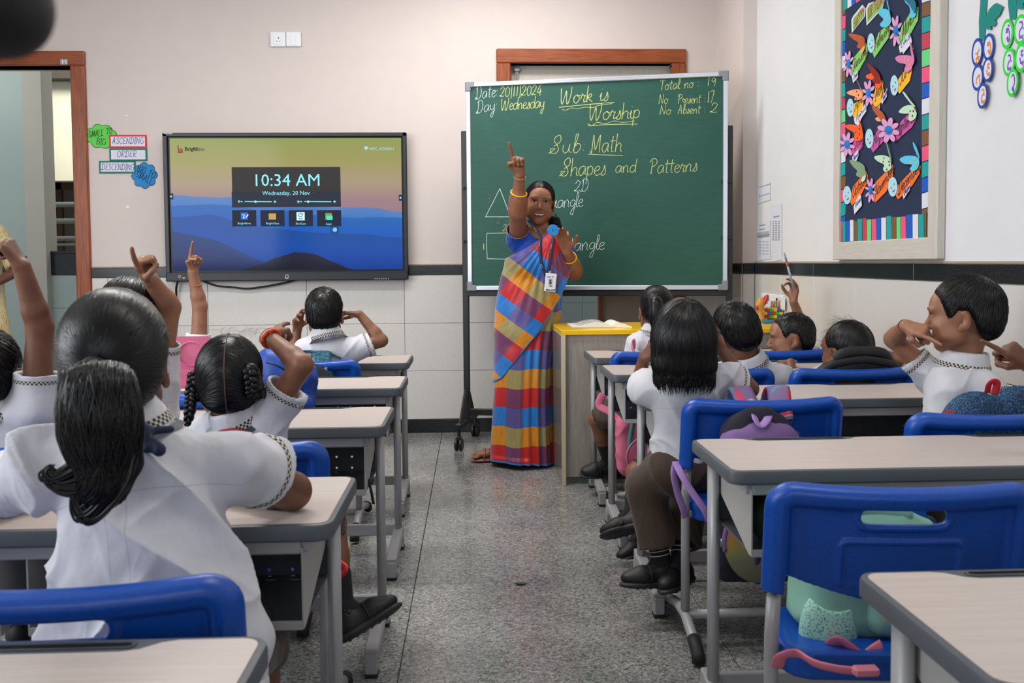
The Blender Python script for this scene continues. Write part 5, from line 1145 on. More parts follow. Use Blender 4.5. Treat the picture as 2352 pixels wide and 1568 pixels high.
# ================================================================= people: shared builders
def skin_mat(name, c1, c2):
    t = NT(name); v = t.coords(); n = t.noise(v, 22, 4, .6); m = t.base(t.ramp(n, [(.3, c1), (.7, c2)]), .48, 0, .4)
    t.bump(t.noise(v, 420, 3), .15, .0006); return m
SK = {'a': skin_mat('skin_brown', '744b36', '865840'), 'b': skin_mat('skin_deep_brown', '623d2d', '734a36'), 'c': skin_mat('skin_warm_tan', '8a5e48', '9c6c52'), 't': skin_mat('skin_teacher', '82543e', '966348')}
def cloth_mat(name, c, rough=.8, stripes=False):
    t = NT(name); v = t.coords(); n = t.noise(v, 5, 4, .55); c0 = lin(c)[:3]
    col = t.mix(n, tuple(x*.93 for x in c0), c0)
    if stripes:
        at2 = t.n('ShaderNodeAttribute', attribute_name='bk'); sp2 = t.n('ShaderNodeSeparateXYZ'); t.l(at2.outputs['Vector'], sp2.inputs[0]); u, w_, back = sp2.outputs
        seam = t.math('LESS_THAN', t.math('ABSOLUTE', t.math('ADD', t.math('SUBTRACT', w_, .0), t.math('MULTIPLY', t.math('MULTIPLY', u, u), .9))), .0011)
        below = t.math('LESS_THAN', w_, 0.0)
        pl = t.math('MULTIPLY', t.math('LESS_THAN', t.math('ABSOLUTE', t.math('SUBTRACT', t.math('ABSOLUTE', u), .014)), .0009), below)
        ln = t.math('MULTIPLY', t.math('MAXIMUM', seam, pl), t.math('GREATER_THAN', back, .2))
        col = t.mix(t.math('MULTIPLY', ln, .35), col, '8f8a8c')
    m = t.base(col, rough, 0, .25); t.b.inputs['Sheen Weight'].default_value = .15
    mp = t.n('ShaderNodeMapping'); mp.inputs['Scale'].default_value = (1, 1, .4); mp.inputs['Rotation'].default_value = (0, .6, .3); t.l(v, mp.inputs['Vector']); mp2 = t.n('ShaderNodeMapping'); mp2.inputs['Scale'].default_value = (1, 1, .35); mp2.inputs['Rotation'].default_value = (0, -.8, .2); t.l(v, mp2.inputs['Vector'])
    rid = lambda x: t.math('SUBTRACT', 1, t.math('MULTIPLY', t.math('ABSOLUTE', t.math('SUBTRACT', x, .5)), 3.2))
    hgt = t.math('ADD', t.math('ADD', rid(t.noise(mp.outputs[0], 13, 2, .4)), rid(t.noise(mp2.outputs[0], 10, 2, .4))), t.math('MULTIPLY', t.noise(v, 55, 3, .5), .35))
    t.bump(hgt, .55, .006); return m
m_shirt = cloth_mat('white_school_shirt', 'cdccd2', stripes=True); m_collar = cloth_mat('white_collar_cloth', 'd0cfd5'); m_brown_c = cloth_mat('brown_school_cloth', '4b3c33', .85)
m_navy = M('navy_ribbon', '1b2745', .5, nz=(40, .15)); m_shoe = M('black_shoe', '121214', .55, nz=(60, .3), bump=(300, .2, .001)); m_sole = M('dark_shoe_sole', '2a2a2c', .6); m_sock = M('black_sock', '15161a', .9, bump=(400, .4, .001))
m_elas = M('hair_elastic', '0c0c0e', .7)
def hair_mat():
    t = NT('black_hair'); v = t.coords(); n = t.noise(v, 60, 3)
    m = t.base(t.ramp(n, [(.3, '060506'), (.7, '0e0c0c')]), .33, 0, .36); return m
m_hair = hair_mat()
def checker_mat():
    t = NT('black_white_braid_trim'); uv = t.n('ShaderNodeTexCoord').outputs['UV']; ck = t.n('ShaderNodeTexChecker', i_Scale=1.0); ck.inputs['Color1'].default_value = lin('c9c3b6'); ck.inputs['Color2'].default_value = lin('24221f')
    t.l(uv, ck.inputs['Vector']); return t.base(ck.outputs['Color'], .8)
m_trim = checker_mat()
def vnorm(v, f):
    n = np.zeros_like(v); a, b, c, d = (v[f[:, i]] for i in range(4)); fn_ = np.cross(c-a, d-b)
    for i in range(4): np.add.at(n, f[:, i], fn_)
    return n/(np.linalg.norm(n, axis=1)[:, None]+1e-12)
def relax(v, f, it=1, lam=.5):
    e = np.concatenate([f[:, [0, 1]], f[:, [1, 2]], f[:, [2, 3]], f[:, [3, 0]]]); e = np.concatenate([e, e[:, ::-1]])
    cnt = np.bincount(e[:, 0], minlength=len(v))[:, None]
    for _ in range(it):
        s_ = np.stack([np.bincount(e[:, 0], weights=v[e[:, 1], k], minlength=len(v)) for k in range(3)], 1); v = v*(1-lam)+lam*s_/np.maximum(cnt, 1)
    return v
def hand_ops(F, W, f, n, s, sc=.72, pose='relaxed', cur=None, thumb=None):
    """palm, four separate fingers and a thumb; f wrist->knuckles, n out of the palm, s towards the thumb"""
    f, n, s = nrm(f), nrm(n), nrm(s); n = nrm(n-f*np.dot(n, f)); s = nrm(s-f*np.dot(s, f)-n*np.dot(s, n))
    C = {'fist': [(1.45, 1.6, 1.0)]*4, 'point': [(.12, .12, .08), (1.4, 1.65, 1.0), (1.5, 1.7, 1.0), (1.5, 1.7, 1.0)], 'relaxed': [(.45, .6, .35), (.55, .7, .4), (.65, .75, .45), (.75, .8, .45)],
         'open': [(.1, .2, .15), (.08, .15, .12), (.1, .2, .15), (.15, .25, .2)], 'claw': [(.3, .5, .4), (.2, .35, .3), (.35, .5, .4), (.55, .6, .4)], 'pinch': [(.75, .95, .5), (.45, .6, .4), (.35, .5, .35), (.3, .45, .3)]}[pose] if cur is None else cur
    offs = [.026, .009, -.008, -.024]; lens = [(.043, .026, .021), (.048, .029, .022), (.044, .027, .021), (.034, .021, .019)]; hd = [.080, .083, .079, .072]
    for i in range(4):
        h_ = W+f*hd[i]*sc+s*offs[i]*sc
        F.cone(W+s*offs[i]*.55*sc, h_, .0145*sc, .0118*sc, k=.012*sc)
    F.cone(W+f*.02*sc+s*.012*sc+n*.006*sc, W+f*.045*sc+s*.03*sc+n*.008*sc, .014*sc, .012*sc, k=.012*sc)
    for i in range(4):
        p = W+f*hd[i]*sc+s*offs[i]*sc; th = 0; sp = (offs[i]*2.2 if pose in ('open', 'claw', 'pinch') else offs[i]*.6)
        for j in range(3):
            th += C[i][j]; d = nrm(f*math.cos(th)+n*math.sin(th)+s*sp*math.cos(th)); q = p+d*lens[i][j]*sc
            F.cone(p, q, (.0098, .0088, .0078)[j]*sc, (.0088, .0078, .0066)[j]*sc, k=.0022*sc if j else .004*sc); p = q
    b = W+f*.022*sc+s*.020*sc+n*.006*sc
    T = {'fist': ((.75, .6, .35), (.5, -.25, .8), (.1, -.9, .45)), 'point': ((.75, .6, .35), (.5, -.25, .8), (.1, -.9, .45)), 'relaxed': ((.7, .7, .3), (.9, .3, .3), (.9, .05, .35)), 'open': ((.55, .8, .2), (.7, .7, .1), (.85, .5, .1)), 'claw': ((.6, .75, .3), (.8, .45, .4), (.8, .2, .5)), 'pinch': ((.6, .6, .6), (.8, .25, .6), (.85, .0, .5))}[pose] if thumb is None else thumb
    for (cf, cs, cn), L, r0, r1 in zip(T, (.042, .031, .026), (.0135, .0108, .0098), (.0108, .0098, .0078)):
        d = nrm(f*cf+s*cs+n*cn); q = b+d*L*sc; F.cone(b, q, r0*sc, r1*sc, k=.005*sc); b = q
def head_frame(hf, hu=(0, 0, 1)):
    hf = nrm(hf); r_ = nrm(np.cross(hf, nrm(hu))); return np.stack([r_, hf, np.cross(r_, hf)], 1)
def head_ops(F, hc, R, hs, female=False, child=True, smile=False, ears=True):
    P = lambda *q: hc+R @ (np.array(q)*hs)
    E = lambda c, r_, k=.01, op='u', R2=None: F.ell(P(*c), np.array(r_)*hs, R if R2 is None else R @ R2, k*hs, op)
    E((0, -.012, .028), (.072, .092, .084)); E((0, .028, -.032), (.056, .058, .070) if child else (.057, .060, .076), .03)
    E((0, .060, -.086 if child else -.094), (.022, .020, .018), .025); E((0, .070, .030), (.050, .020, .034), .03)
    for s_ in (-1, 1):
        E((s_*.036, .058, -.030), (.024, .024, .024), .02); E((s_*.030, .0935, .002), (.0160, .0095, .0105), .010, 's'); E((s_*.030, .082, .022), (.020, .010, .006), .012)
        E((s_*.050, .030, -.058), (.018, .034, .022), .02)
    F.cone(P(0, .084, .004), P(0, .101, -.028), .0068*hs, .0095*hs, .010*hs)
    for s_ in (-1, 1): E((s_*.0105, .094, -.034), (.0078, .008, .0062), .005); E((s_*.0062, .0985, -.0405), (.003, .004, .0028), .002, 's')
    if smile:
        E((0, .0815, -.064), (.026, .012, .014), .012); E((0, .0955, -.0635), (.024, .012, .0075), .004, 's'); 
        for s_ in (-1, 1): E((s_*.041, .066, -.036), (.020, .018, .017), .012)
    else:
        E((0, .083, -.056), (.021, .011, .0058), .004); E((0, .081, -.066), (.018, .011, .0065), .004)
    for s_ in (-1, 1):
        if ears:
            Re = np.array(Matrix.Rotation(s_*-.35, 3, 'Z') @ Matrix.Rotation(-.12, 3, 'X'))
            E((s_*.077, -.008, -.010), (.0055, .0175, .028), .006, 'u', Re); E((s_*.0835, -.001, -.006), (.0065, .0110, .0185), .003, 's', Re); E((s_*.076, .002, -.033), (.006, .008, .010), .004, 'u', Re)
    return P
def eyes(P, R, hs, root, look=(0, 1, 0), open_=1.0, head=None):
    """almond shaped eyes, lids, lashes and brows laid on the face surface"""
    mw_ = M('eye_white', 'b9b0a8', .3); mi_ = M('eye_iris', '140c08', .2); bv = BVHTree.FromPolygons(head[0].tolist(), head[1].tolist())
    fw = R[:, 1]
    def on(x, z, up):
        o_ = P(x, .16, z); r_ = bv.ray_cast(Vector(o_), Vector(-fw)); 
        return (np.array(r_[0]) if r_[0] is not None else P(x, .085, z))+fw*up*hs
    for s_ in (-1, 1):
        cx, cz, hw = s_*.0305, .0035, .0145; lid = lambda t: .0062*open_*(1-t*t)**.8; low = lambda t: -.0042*open_*(1-t*t)**.9
        ts = np.linspace(-1, 1, 15); skew = lambda t: .0016*t*s_
        top = [on(cx+hw*t, cz+lid(t)+skew(t), .0006) for t in ts]; bot = [on(cx+hw*t, cz+low(t)+skew(t), .0006) for t in ts]
        mb = MB(); mb.grid(np.array([bot, top]), 0); e = mb.build('eyeball', [mw_], root, True)
        ix = cx+look[0]*.006; r_ = .0058; mb = MB(); q = []
        for k in range(20):
            a_ = 2*PI*k/20; x = ix+r_*math.cos(a_); z = cz+.0008+look[2]*.006+r_*math.sin(a_); t = max(-1, min(1, (x-cx)/hw)); z = min(max(z, cz+low(t)+skew(t)), cz+lid(t)+skew(t)); q.append(on(x, z, .0010))
        mb.add(np.array(q), [tuple(range(20))]); mb.build('iris', [mi_], e)
        mb = MB(); mb.tube(smooth_path([p+fw*.0006*hs for p in top], 2), np.interp(np.linspace(0, 1, 29), [0, .5, 1], [.0007, .0014, .0007])*hs, 6); mb.build('eyelash_line', [m_hair], root, True)
        mb = MB(); fold = [on(cx+hw*1.05*t, cz+lid(t*.93)+.0036+skew(t), -.0002) for t in np.linspace(-.95, .95, 9)]; mb.tube(smooth_path(fold, 3), .0011*hs, 6); mb.build('eyelid_fold', [M('lid_shadow_skin', '5a3828', .5)], root, True)
        mb = MB(); br = [on(s_*x, z, .0003) for x, z in ((.012, .0200), (.020, .0240), (.030, .0262), (.040, .0250), (.048, .0205))]; br = smooth_path(br, 4); mb.tube(br, np.interp(np.linspace(0, 1, len(br)), [0, .3, 1], [.0013, .0022, .0008])*hs, 6, flat=.7); mb.build('eyebrow', [m_hair], root, True)
# ---- hair
ZL = {'boy': ([-.13, -.085, -.064, -.046, -.034, -.018, .012, .022, .034, .046, .062, .09, .12], [-.086, -.084, -.076, -.050, -.008, .020, .022, .004, -.014, .026, .048, .060, .062]),
      'girl': ([-.13, -.085, -.060, -.045, -.032, -.015, .018, .036, .055, .075, .12], [-.080, -.080, -.072, -.055, -.020, .014, .018, .010, .045, .062, .068])}
def hair_shell(hc, R, hs, kind='boy', th=.0, vox=.0045, extra=None, volume=(1, 1, 1), lowcut=True):
    F = Field(); P = lambda *q: hc+R @ (np.array(q)*hs)
    F.ell(P(0, -.013, .029), np.array([.0785, .0985, .0905])*hs*np.array(volume)+th, R, 0)
    F.ell(P(0, -.040, -.022), np.array([.062, .060, .052])*hs*np.array(volume)+th, R, .03*hs)
    if lowcut:
        xs_, zs_ = ZL[kind]
        def cut(X, Y, Z):
            x, y, z = X-hc[0], Y-hc[1], Z-hc[2]; ly = (x*R[0, 1]+y*R[1, 1]+z*R[2, 1])/hs; lz = (x*R[0, 2]+y*R[1, 2]+z*R[2, 2])/hs
            return (np.interp(ly, xs_, zs_)-lz)*hs*.75
        def thin(X, Y, Z):
            x, y, z = X-hc[0], Y-hc[1], Z-hc[2]; ly = (x*R[0, 1]+y*R[1, 1]+z*R[2, 1])/hs; lz = (x*R[0, 2]+y*R[1, 2]+z*R[2, 2])/hs
            return np.clip(.024-(lz-np.interp(ly, xs_, zs_)), 0, .024)*.22*hs
        e = .16*hs; F.fn(thin, hc-e, hc+e, 0, 'd'); F.fn(cut, hc-e, hc+e, 0, 'i')
    if extra: extra(F, P)
    v, f = F.mesh(vox*hs); return relax(v, f, 2, .5), f
def strands(v, f, flow, n=1800, L=.04, w_=.0022, lift=.003, k=4, sel=None, jit=.15, seed=1, root_up=.0006, stop=None):
    rg = np.random.default_rng(seed); bvh = BVHTree.FromPolygons(v.tolist(), f.tolist())
    N = vnorm(v, f); cand = np.arange(len(v)) if sel is None else np.nonzero(sel(v, N))[0]
    if len(cand) == 0: return np.zeros((0, 3)), []
    idx = rg.choice(cand, n); p = v[idx]+rg.normal(0, .001, (n, 3)); nn = N[idx]; rows = []; Ls = L*rg.uniform(.6, 1.2, n)[:, None]; wv = w_*rg.uniform(.6, 1.4, n)[:, None]; lf = lift*rg.uniform(0, 1, n)[:, None]
    jt = rg.normal(0, jit, (n, 3))
    for j in range(k+1):
        t = j/k; d = flow(p); d = d+jt*t; d = d-nn*(d*nn).sum(1)[:, None]; d /= np.linalg.norm(d, axis=1)[:, None]+1e-9
        s_ = np.cross(d, nn); q = p+nn*(root_up+lf*t**1.5); wd = wv*(1-t**2*.85)*.5*(1 if j else .5)
        rows.append(np.stack([q-s_*wd, q+nn*wd*1.1, q+s_*wd], 1))
        if j < k:
            p = p+d*Ls/k*(1 if stop is None else np.clip((np.linalg.norm(p-stop[0], axis=1)-stop[1])/.03, 0, 1)[:, None])
            for i in range(n):
                r_ = bvh.find_nearest(p[i].tolist())
                if r_[0] is not None: p[i] = r_[0]; nn[i] = r_[1]
    V_ = np.stack(rows, 1)          # n, k+1, 3, 3
    base = np.arange(n)[:, None, None]*(k+1)*3; ks = np.arange(k)[None, :, None]*3; cs = np.arange(2)[None, None, :]
    a = (base+ks+cs).reshape(-1); F4 = np.stack([a, a+1, a+4, a+3], 1); return V_.reshape(-1, 3), F4
def hair_obj(parts, root, name='hair', mat=None):
    v, f = joinvf([(a, np.asarray(b)) for a, b in parts if len(a)]); return put(name, v, f, [mat or m_hair], root, True)
def quads(mb):
    """an MB's faces as an all-quad array (tubes without caps)"""
    return np.concatenate(mb.v), np.array([q if len(q) == 4 else q[:4] for q in mb.f])
def away(c):
    def g(p): d = p-c; return d/(np.linalg.norm(d, axis=1)[:, None]+1e-9)
    return g
def toward(c):
    def g(p): d = c-p; return d/(np.linalg.norm(d, axis=1)[:, None]+1e-9)
    return g
# ---- clothes helpers
def cut_end(F, e, d, rad=.085, ln=.08):
    e = np.asarray(e, float); d = nrm(d)
    def g(X, Y, Z):
        x, y, z = X-e[0], Y-e[1], Z-e[2]; t = x*d[0]+y*d[1]+z*d[2]; r2 = np.sqrt(np.maximum(x*x+y*y+z*z-t*t, 0))
        return np.maximum(np.maximum(-t, r2-rad), t-ln)
    F.fn(g, e-.13, e+.13, 0, 's')
def folds(v, f, R, amp=.005, sc=1.0, seed=0, lo=0):
    n = vnorm(v, f); q = v @ R; a, b, c = q[:, 0]*sc+seed*3.7, q[:, 2]*sc+seed*1.9, q[:, 1]*sc
    A = 1-np.abs(vnoise((a*.8+b*.6)*14, (-a*.6+b*.8)*5.5, c*8)); B = 1-np.abs(vnoise((a*.75-b*.65)*15+9, (a*.65+b*.75)*5, c*8+5)); C_ = vnoise(a*30, b*22, c*25)
    m = np.clip(vnoise(a*5, b*5, c*5+3)*1.1+.5, 0, 1); A2 = 1-np.abs(vnoise((a*.9+b*.4)*27+3, (-a*.4+b*.9)*9, c*12)); m2 = np.clip(vnoise(a*8+7, b*8, c*8)*1.4+.3, 0, 1)
    d = amp*(1.3*A**4*m+1.3*B**4*(1-m)+.55*A2**4*m2-.45+.12*C_); return v+n*d[:, None]
def attr(o, name, data):
    a = o.data.attributes.new(name, 'FLOAT_VECTOR', 'POINT'); a.data.foreach_set('vector', np.asarray(data, np.float32).ravel())
HEADS = {}
def child(label, hc, hf, nb, pel, face, hs=1.0, hu=(0, 0, 1), sh=None, sw=.118, arms=None, legs=None, hair='boy', skin='a', vox=.006, hvox=.0036, folds_amp=.009, seed=1, name='person', tone=None, slv=.62, facefeat=False, collar=True, legfull=True, lanyard=False, thick=1.0, hvox_hand=.0026, ears=True, look=(0, 1, 0), hairvox=.0045, slvr=1.0, volume=(1, 1, 1), girth=1.0):
    """a seated or standing school child. arms: {'L'|'R': (elbow, wrist, (f, n, pose))}; returns the root and the head frame"""
    hc, nb, pel = V(*hc), V(*nb), V(*pel); up = nrm(nb-pel); face = nrm(face); face = nrm(face-up*np.dot(face, up)); rt = np.cross(face, up); R = head_frame(hf, hu)
    root = thing(name, label, 'child', (pel[0], pel[1], 0)); root['group'] = 'pupils in white shirts'
    sh = dict(sh or {}); tk = thick
    for k_, s_ in (('L', -1), ('R', 1)):
        if k_ not in sh: sh[k_] = nb-up*.028+rt*s_*sw
    arms = dict(arms or {})
    for k_, s_ in (('L', -1), ('R', 1)):
        if k_ not in arms:
            el = sh[k_]-up*.15+face*.08+rt*s_*.03; arms[k_] = (el, V(*(el+face*.15-rt*s_*.05))*V(1, 1, 0)+V(0, 0, max(el[2], .71)), (face, -V(0, 0, 1), 'relaxed'))
    legs = dict(legs or {})
    for k_, s_ in (('L', -1), ('R', 1)):
        if k_ not in legs:
            kn = pel+face*.27+rt*s_*.085; kn[2] = .445; an = kn-face*.02; an[2] = .155; legs[k_] = (kn, an, face+rt*s_*.15)
    m_sk = SK[skin]
    # skin: body grid, head grid and hand grids of one figure, joined in one mesh
    B = Field(); up3 = up
    B.cone(nb-up*.075, pel+up*.06, .100, .090, .02, (face, .68)); B.cone(sh['L'], sh['R'], .036, .036, .03); B.ell(pel+up*.01, (.105, .085, .085), np.stack([rt, face, up], 1), .03)
    nk0, nk1 = nb-up*.01, hc+R @ V(0, -.022, -.062)*hs; B.cone(nk0, nk1, .041*tk, .038*tk, .02)
    for k_ in 'LR':
        el, wr, hd_ = arms[k_]; B.cone(sh[k_], el, .033*tk, .0275*tk, .02); mid = el*.72+wr*.28; B.cone(el, mid, .0270*tk, .0265*tk, .012); B.cone(mid, wr, .0265*tk, .0185*tk, .012)
    for k_, s_ in (('L', -1), ('R', 1)):
        kn, an, _ = legs[k_]; hp = pel+rt*s_*.055; B.cone(hp, kn, .058, .043, .03); B.cone(kn, kn*.6+an*.4, .040, .037, .012); B.cone(kn*.6+an*.4, an, .037, .024, .012)
    parts = [B.mesh(vox)]
    H = Field(); H.cone(nk0, nk1, .041*tk, .038*tk, .0); head_ops(H, hc, R, hs, ears=ears); HM = H.mesh(hvox); parts.append(HM); HEADS[root.name] = HM
    for k_, s_ in (('L', -1), ('R', 1)):
        el, wr, (f_, n_, pose) = arms[k_][0], arms[k_][1], arms[k_][2]
        f_, n_ = nrm(f_), nrm(n_); n_ = nrm(n_-f_*np.dot(n_, f_)); thumb = np.cross(f_, n_)*(1 if k_ == 'L' else -1)
        G = Field(); ax = nrm(wr-el); G.cone(wr-ax*.045, wr, .0185*tk+.045*.008/.12, .0185*tk, 0); hand_ops(G, wr+f_*.004, f_, n_, thumb, .74*hs, pose); parts.append(G.mesh(hvox_hand))
    v, f = joinvf(parts); put('body', v, f, [m_sk], root, True)
    P = lambda *q: hc+R @ (np.array(q)*hs)
    eyes(P, R, hs, root, look=look, head=HM)
    # shirt
    F = Field(); F.cone(nb-up*.070, pel+up*.05, .112, .114*girth, .02, (face, .74)); F.cone(sh['L'], sh['R'], .044, .044, .04); F.cone(nb-up*.03, nb+up*.0, .056, .046, .035)
    F.ell(pel+up*.045, (.120*girth, .100*girth, .075), np.stack([rt, face, up], 1), .03)
    ends = {}
    for k_ in 'LR':
        el = arms[k_][0]; e = sh[k_]+(el-sh[k_])*slv; d = nrm(el-sh[k_]); ends[k_] = (e, d); F.cone(sh[k_], e+d*.005, .044*slvr, .050*slvr, .035)
    F.cone(nb+up*.002, nb+up*.06, .0455, .05, .004, None, 's')
    for k_ in 'LR': e, d = ends[k_]; cut_end(F, e, d); F.cone(e-d*.022, e+d*.06, .040*slvr, .041*slvr, .004, None, 's')
    vb = pel-up*.015; cut_end(F, vb, -up, .2, .2)
    v, f = F.mesh(vox*.92); v = folds(v, f, np.stack([rt, face, up], 1), folds_amp, 1, seed)
    bvS = BVHTree.FromPolygons(v.tolist(), f.tolist()); trims = []
    for k_ in 'LR':
        e, d = ends[k_]; a1 = nrm(np.cross(d, V(.3, .2, 1))); a2 = np.cross(d, a1); rows = []
        for t_ in (-.024, -.015):
            row = []
            for q_ in np.linspace(0, 2*PI, 40, endpoint=False):
                o_ = e+d*t_; dr = a1*math.cos(q_)+a2*math.sin(q_); h_ = bvS.ray_cast(Vector(o_+dr*.11), Vector(-dr), .11)
                row.append((np.array(h_[0])+dr*.0012) if h_[0] is not None else o_+dr*.052*slvr)
            rows.append(row)
        trims.append(np.array(rows).transpose(1, 0, 2))
    q = v-nb; bk = np.stack([q @ rt, q @ up+.085, -(q @ face)*20], 1)
    o = put('shirt', v, f, [m_shirt], root, True); attr(o, 'bk', bk)
    for G_ in trims:
        G_ = np.concatenate([G_, G_[:1]]); mb = MB(); mb.grid(G_, 0, np.array([[(i*1.6, j*2.2) for j in range(2)] for i in range(len(G_))])); mb.build('sleeve_trim', [m_trim], root, True, uv=True)
    if collar:
        cu = nrm(nk1-nk0); cf = nrm(face-cu*np.dot(face, cu)); cr = np.cross(cf, cu); c0 = nb+cu*.027; n_ = 36; th_ = np.linspace(PI*.5+.28, PI*2.5-.28, n_)
        prof = [(.050, -.010), (.0475, .014), (.0485, .030), (.053, .034), (.059, .026), (.070, -.002), (.076, -.020), (.0745, -.0215), (.068, -.004), (.057, .022)]
        G = np.array([[c0+(cr*math.cos(a_)+cf*math.sin(a_)*1.05)*r_+cu*(z_+(-.012*math.sin(a_) if r_ > .05 else -.006*math.sin(a_))) for r_, z_ in prof] for a_ in th_])
        mb = MB(); mb.grid(G, 0); mb.build('collar', [m_collar], root, True)
        G2 = np.array([[c0+(cr*math.cos(a_)+cf*math.sin(a_)*1.05)*r_+cu*(z_-.012*math.sin(a_)) for r_, z_ in ((.0705, .0000), (.0763, -.0145))] for a_ in th_])
        uv = np.array([[(i*1.0, j*3.0) for j in range(2)] for i in range(n_)])*V(2.2, 1.0); mb = MB(); mb.grid(G2, 0, uv); mb.build('collar_trim', [m_trim], root, True, uv=True)
        if lanyard:
            G3 = np.array([[c0+(cr*math.cos(a_)+cf*math.sin(a_)*1.05)*r_+cu*(z_-.02-.020*math.sin(a_)) for r_, z_ in ((.0775, -.002), (.0875, -.012))] for a_ in np.linspace(PI*.5+.1, PI*2.5-.1, 40)])
            mb = MB(); mb.grid(G3, 0); mb.build('neck_ribbon', [m_navy], root, True)
    # trousers or culottes, socks, shoes
    F = Field(); F.ell(pel+up*.005, (.118, .097, .085), np.stack([rt, face, up], 1), .03)
    ends2 = []
    for k_, s_ in (('L', -1), ('R', 1)):
        kn, an, _ = legs[k_]; hp = pel+rt*s_*.055; e = hp+(kn-hp)*(.97 if legfull else .9); d = nrm(kn-hp); F.cone(hp, e, .072, .060, .03)
        if legfull == 'long': e2 = kn+(an-kn)*.80; F.cone(kn, e2, .062, .066, .03); d = nrm(an-kn); e = e2
        ends2.append((e, d))
    for e, d in ends2: cut_end(F, e, d); F.cone(e-d*.02, e+d*.06, .052, .056, .004, None, 's')
    v, f = F.mesh(vox*1.15); v = folds(v, f, np.stack([rt, face, up], 1), .007, 1, seed+3); put('shorts', v, f, [m_brown_c], root, True)
    for k_, s_ in (('L', -1), ('R', 1)):
        kn, an, td = legs[k_]; shn = nrm(an-kn)
        F = Field(); F.cone(kn*.40+an*.60, an, .0355, .0290, .01); F.cone(an, an+nrm(td)*.03+shn*.02, .028, .026, .01); v, f = F.mesh(vox); put('sock', v, f, [m_sock], root, True)
        shoe(root, an, shn, td)
    return root, P, R, m_sk
def shoe(root, an, shn, td, mat=None, sole=None, L=.185, strap=True):
    """shoe with an own sole; an ankle, shn shin direction (down the leg), td toe direction"""
    td = nrm(td); u = -nrm(np.asarray(shn)-td*np.dot(shn, td)); s_ = np.cross(td, u); R = np.stack([s_, td, u], 1); c = an-u*.052+td*.035
    F = Field(); F.ell(c+td*.045+u*.006, (.036, .058, .026), R, .02); F.cone(c-td*.045+u*.008, c+td*.03+u*.012, .030, .032, .02, (s_, 1.0)); F.cone(c-td*.035+u*.01, an-u*.002, .029, .031, .02)
    F.cone(an-u*.012, an+u*.05, .027, .03, .004, None, 's')
    F.fn(lambda X, Y, Z: ((X-c[0])*-u[0]+(Y-c[1])*-u[1]+(Z-c[2])*-u[2])-.016, c-.15, c+.15, 0, 'i')
    v, f = F.mesh(.005); sh_ = put('shoe', v, f, [mat or m_shoe], root, True)
    F = Field(); F.ell(c+td*.045-u*.014, (.039, .064, .014), R, .01); F.ell(c-td*.035-u*.014, (.034, .050, .014), R, .02); F.fn(lambda X, Y, Z: ((X-c[0])*-u[0]+(Y-c[1])*-u[1]+(Z-c[2])*-u[2])-.026, c-.15, c+.15, 0, 'i')
    v, f = F.mesh(.0045); so = put('sole', v, f, [sole or m_sole], sh_, True)
    mb = MB()
    for i in range(6): mb.box(c+td*(-.055+i*.022)-u*.0262, (.024, .004, .0016), 0, R, bev=.001)
    mb.build('tread', [m_sole], sh_)
    if strap:
        mb = MB()
        for t in (.0, .028):
            pts = [c+td*(.012+t)+s_*x+u*z for x, z in ((-.036, -.004), (-.030, .022-t*.3), (-.012, .036-t*.4), (.012, .036-t*.4), (.030, .022-t*.3), (.036, -.004))]; mb.tube(smooth_path(pts, 4), .008, 6, flat=.3, up=u)
        mb.build('shoe_strap', [mat or m_shoe], sh_, True)
    return sh_
def on_shell(v, f, pts, up=.0015):
    b = BVHTree.FromPolygons(v.tolist(), f.tolist()); out = []
    for p in pts:
        r_ = b.find_nearest([float(x) for x in p]); out.append(np.array(r_[0])+np.array(r_[1])*up)
    return np.array(out)
def bangle(c, ax, r_, t, name, mat, parent, tilt=0, n=28, flat=1.0, wob=0):
    ax = nrm(ax); a1 = nrm(np.cross(ax, V(.2, .3, 1))); a2 = np.cross(ax, a1); pts = [c+(a1*math.cos(q)+a2*math.sin(q))*r_+ax*tilt*math.cos(q)*r_+ax*wob*math.sin(9*q) for q in np.linspace(0, 2*PI, n, endpoint=False)]
    mb = MB(); mb.tube(pts, t, 8, closed=True, flat=flat); return mb.build(name, [mat], parent, True)
def boy_hair(root, P, R, hs, hc, kind='boy', n=2200, L=.034, lift=.006, seed=1, vox=.0045, volume=(1, 1, 1), whorl=(.012, -.068, .095), skirt=True, w_=.0024, th=.0):
    v, f = hair_shell(hc, R, hs, kind, th, vox, volume=volume)
    wc = P(*whorl); dn = R @ V(0, .25, -1)
    def flow(p):
        d = p-wc; d = d/(np.linalg.norm(d, axis=1)[:, None]+1e-9); sw_ = np.cross(d, R[:, 1]); return d+.35*sw_+.35*dn
    sv, sf = strands(v, f, flow, n, L*hs, w_, lift, 4, seed=seed, jit=.25)
    return hair_obj([(v, f), (sv, sf)], root)

# ================================================================= the pupils
def A(px, py, Y): return at(px, py, Y=Y)
# --- boy in front of the wall display, seen from behind, both hands at his head
hc = A(745, 722, 3.98); nb = A(753, 781, 3.96)
r1, P, R, mk = child('boy seated below the wall display, seen from behind, both hands at his ears', hc, (-.12, 1, .0), nb, (nb[0]+.01, 4.0, .47), (0, 1, 0), hs=1.0, sw=.135,
    sh={'L': A(700, 806, 3.97), 'R': A(822, 800, 3.97)}, arms={'L': (A(672, 835, 4.02), A(683, 757, 4.05), (A(684, 735, 4.02)-A(683, 757, 4.05), (.5, -.8, .3), 'claw')), 'R': (A(876, 782, 3.99), A(826, 722, 4.02), (A(800, 716, 4.02)-A(826, 719, 4.02), (-.2, -.1, -1), 'relaxed'))},
    legs=None, skin='a', seed=2, lanyard=True, vox=.0065, slv=.58)
boy_hair(r1, P, R, 1.0, hc, seed=4)
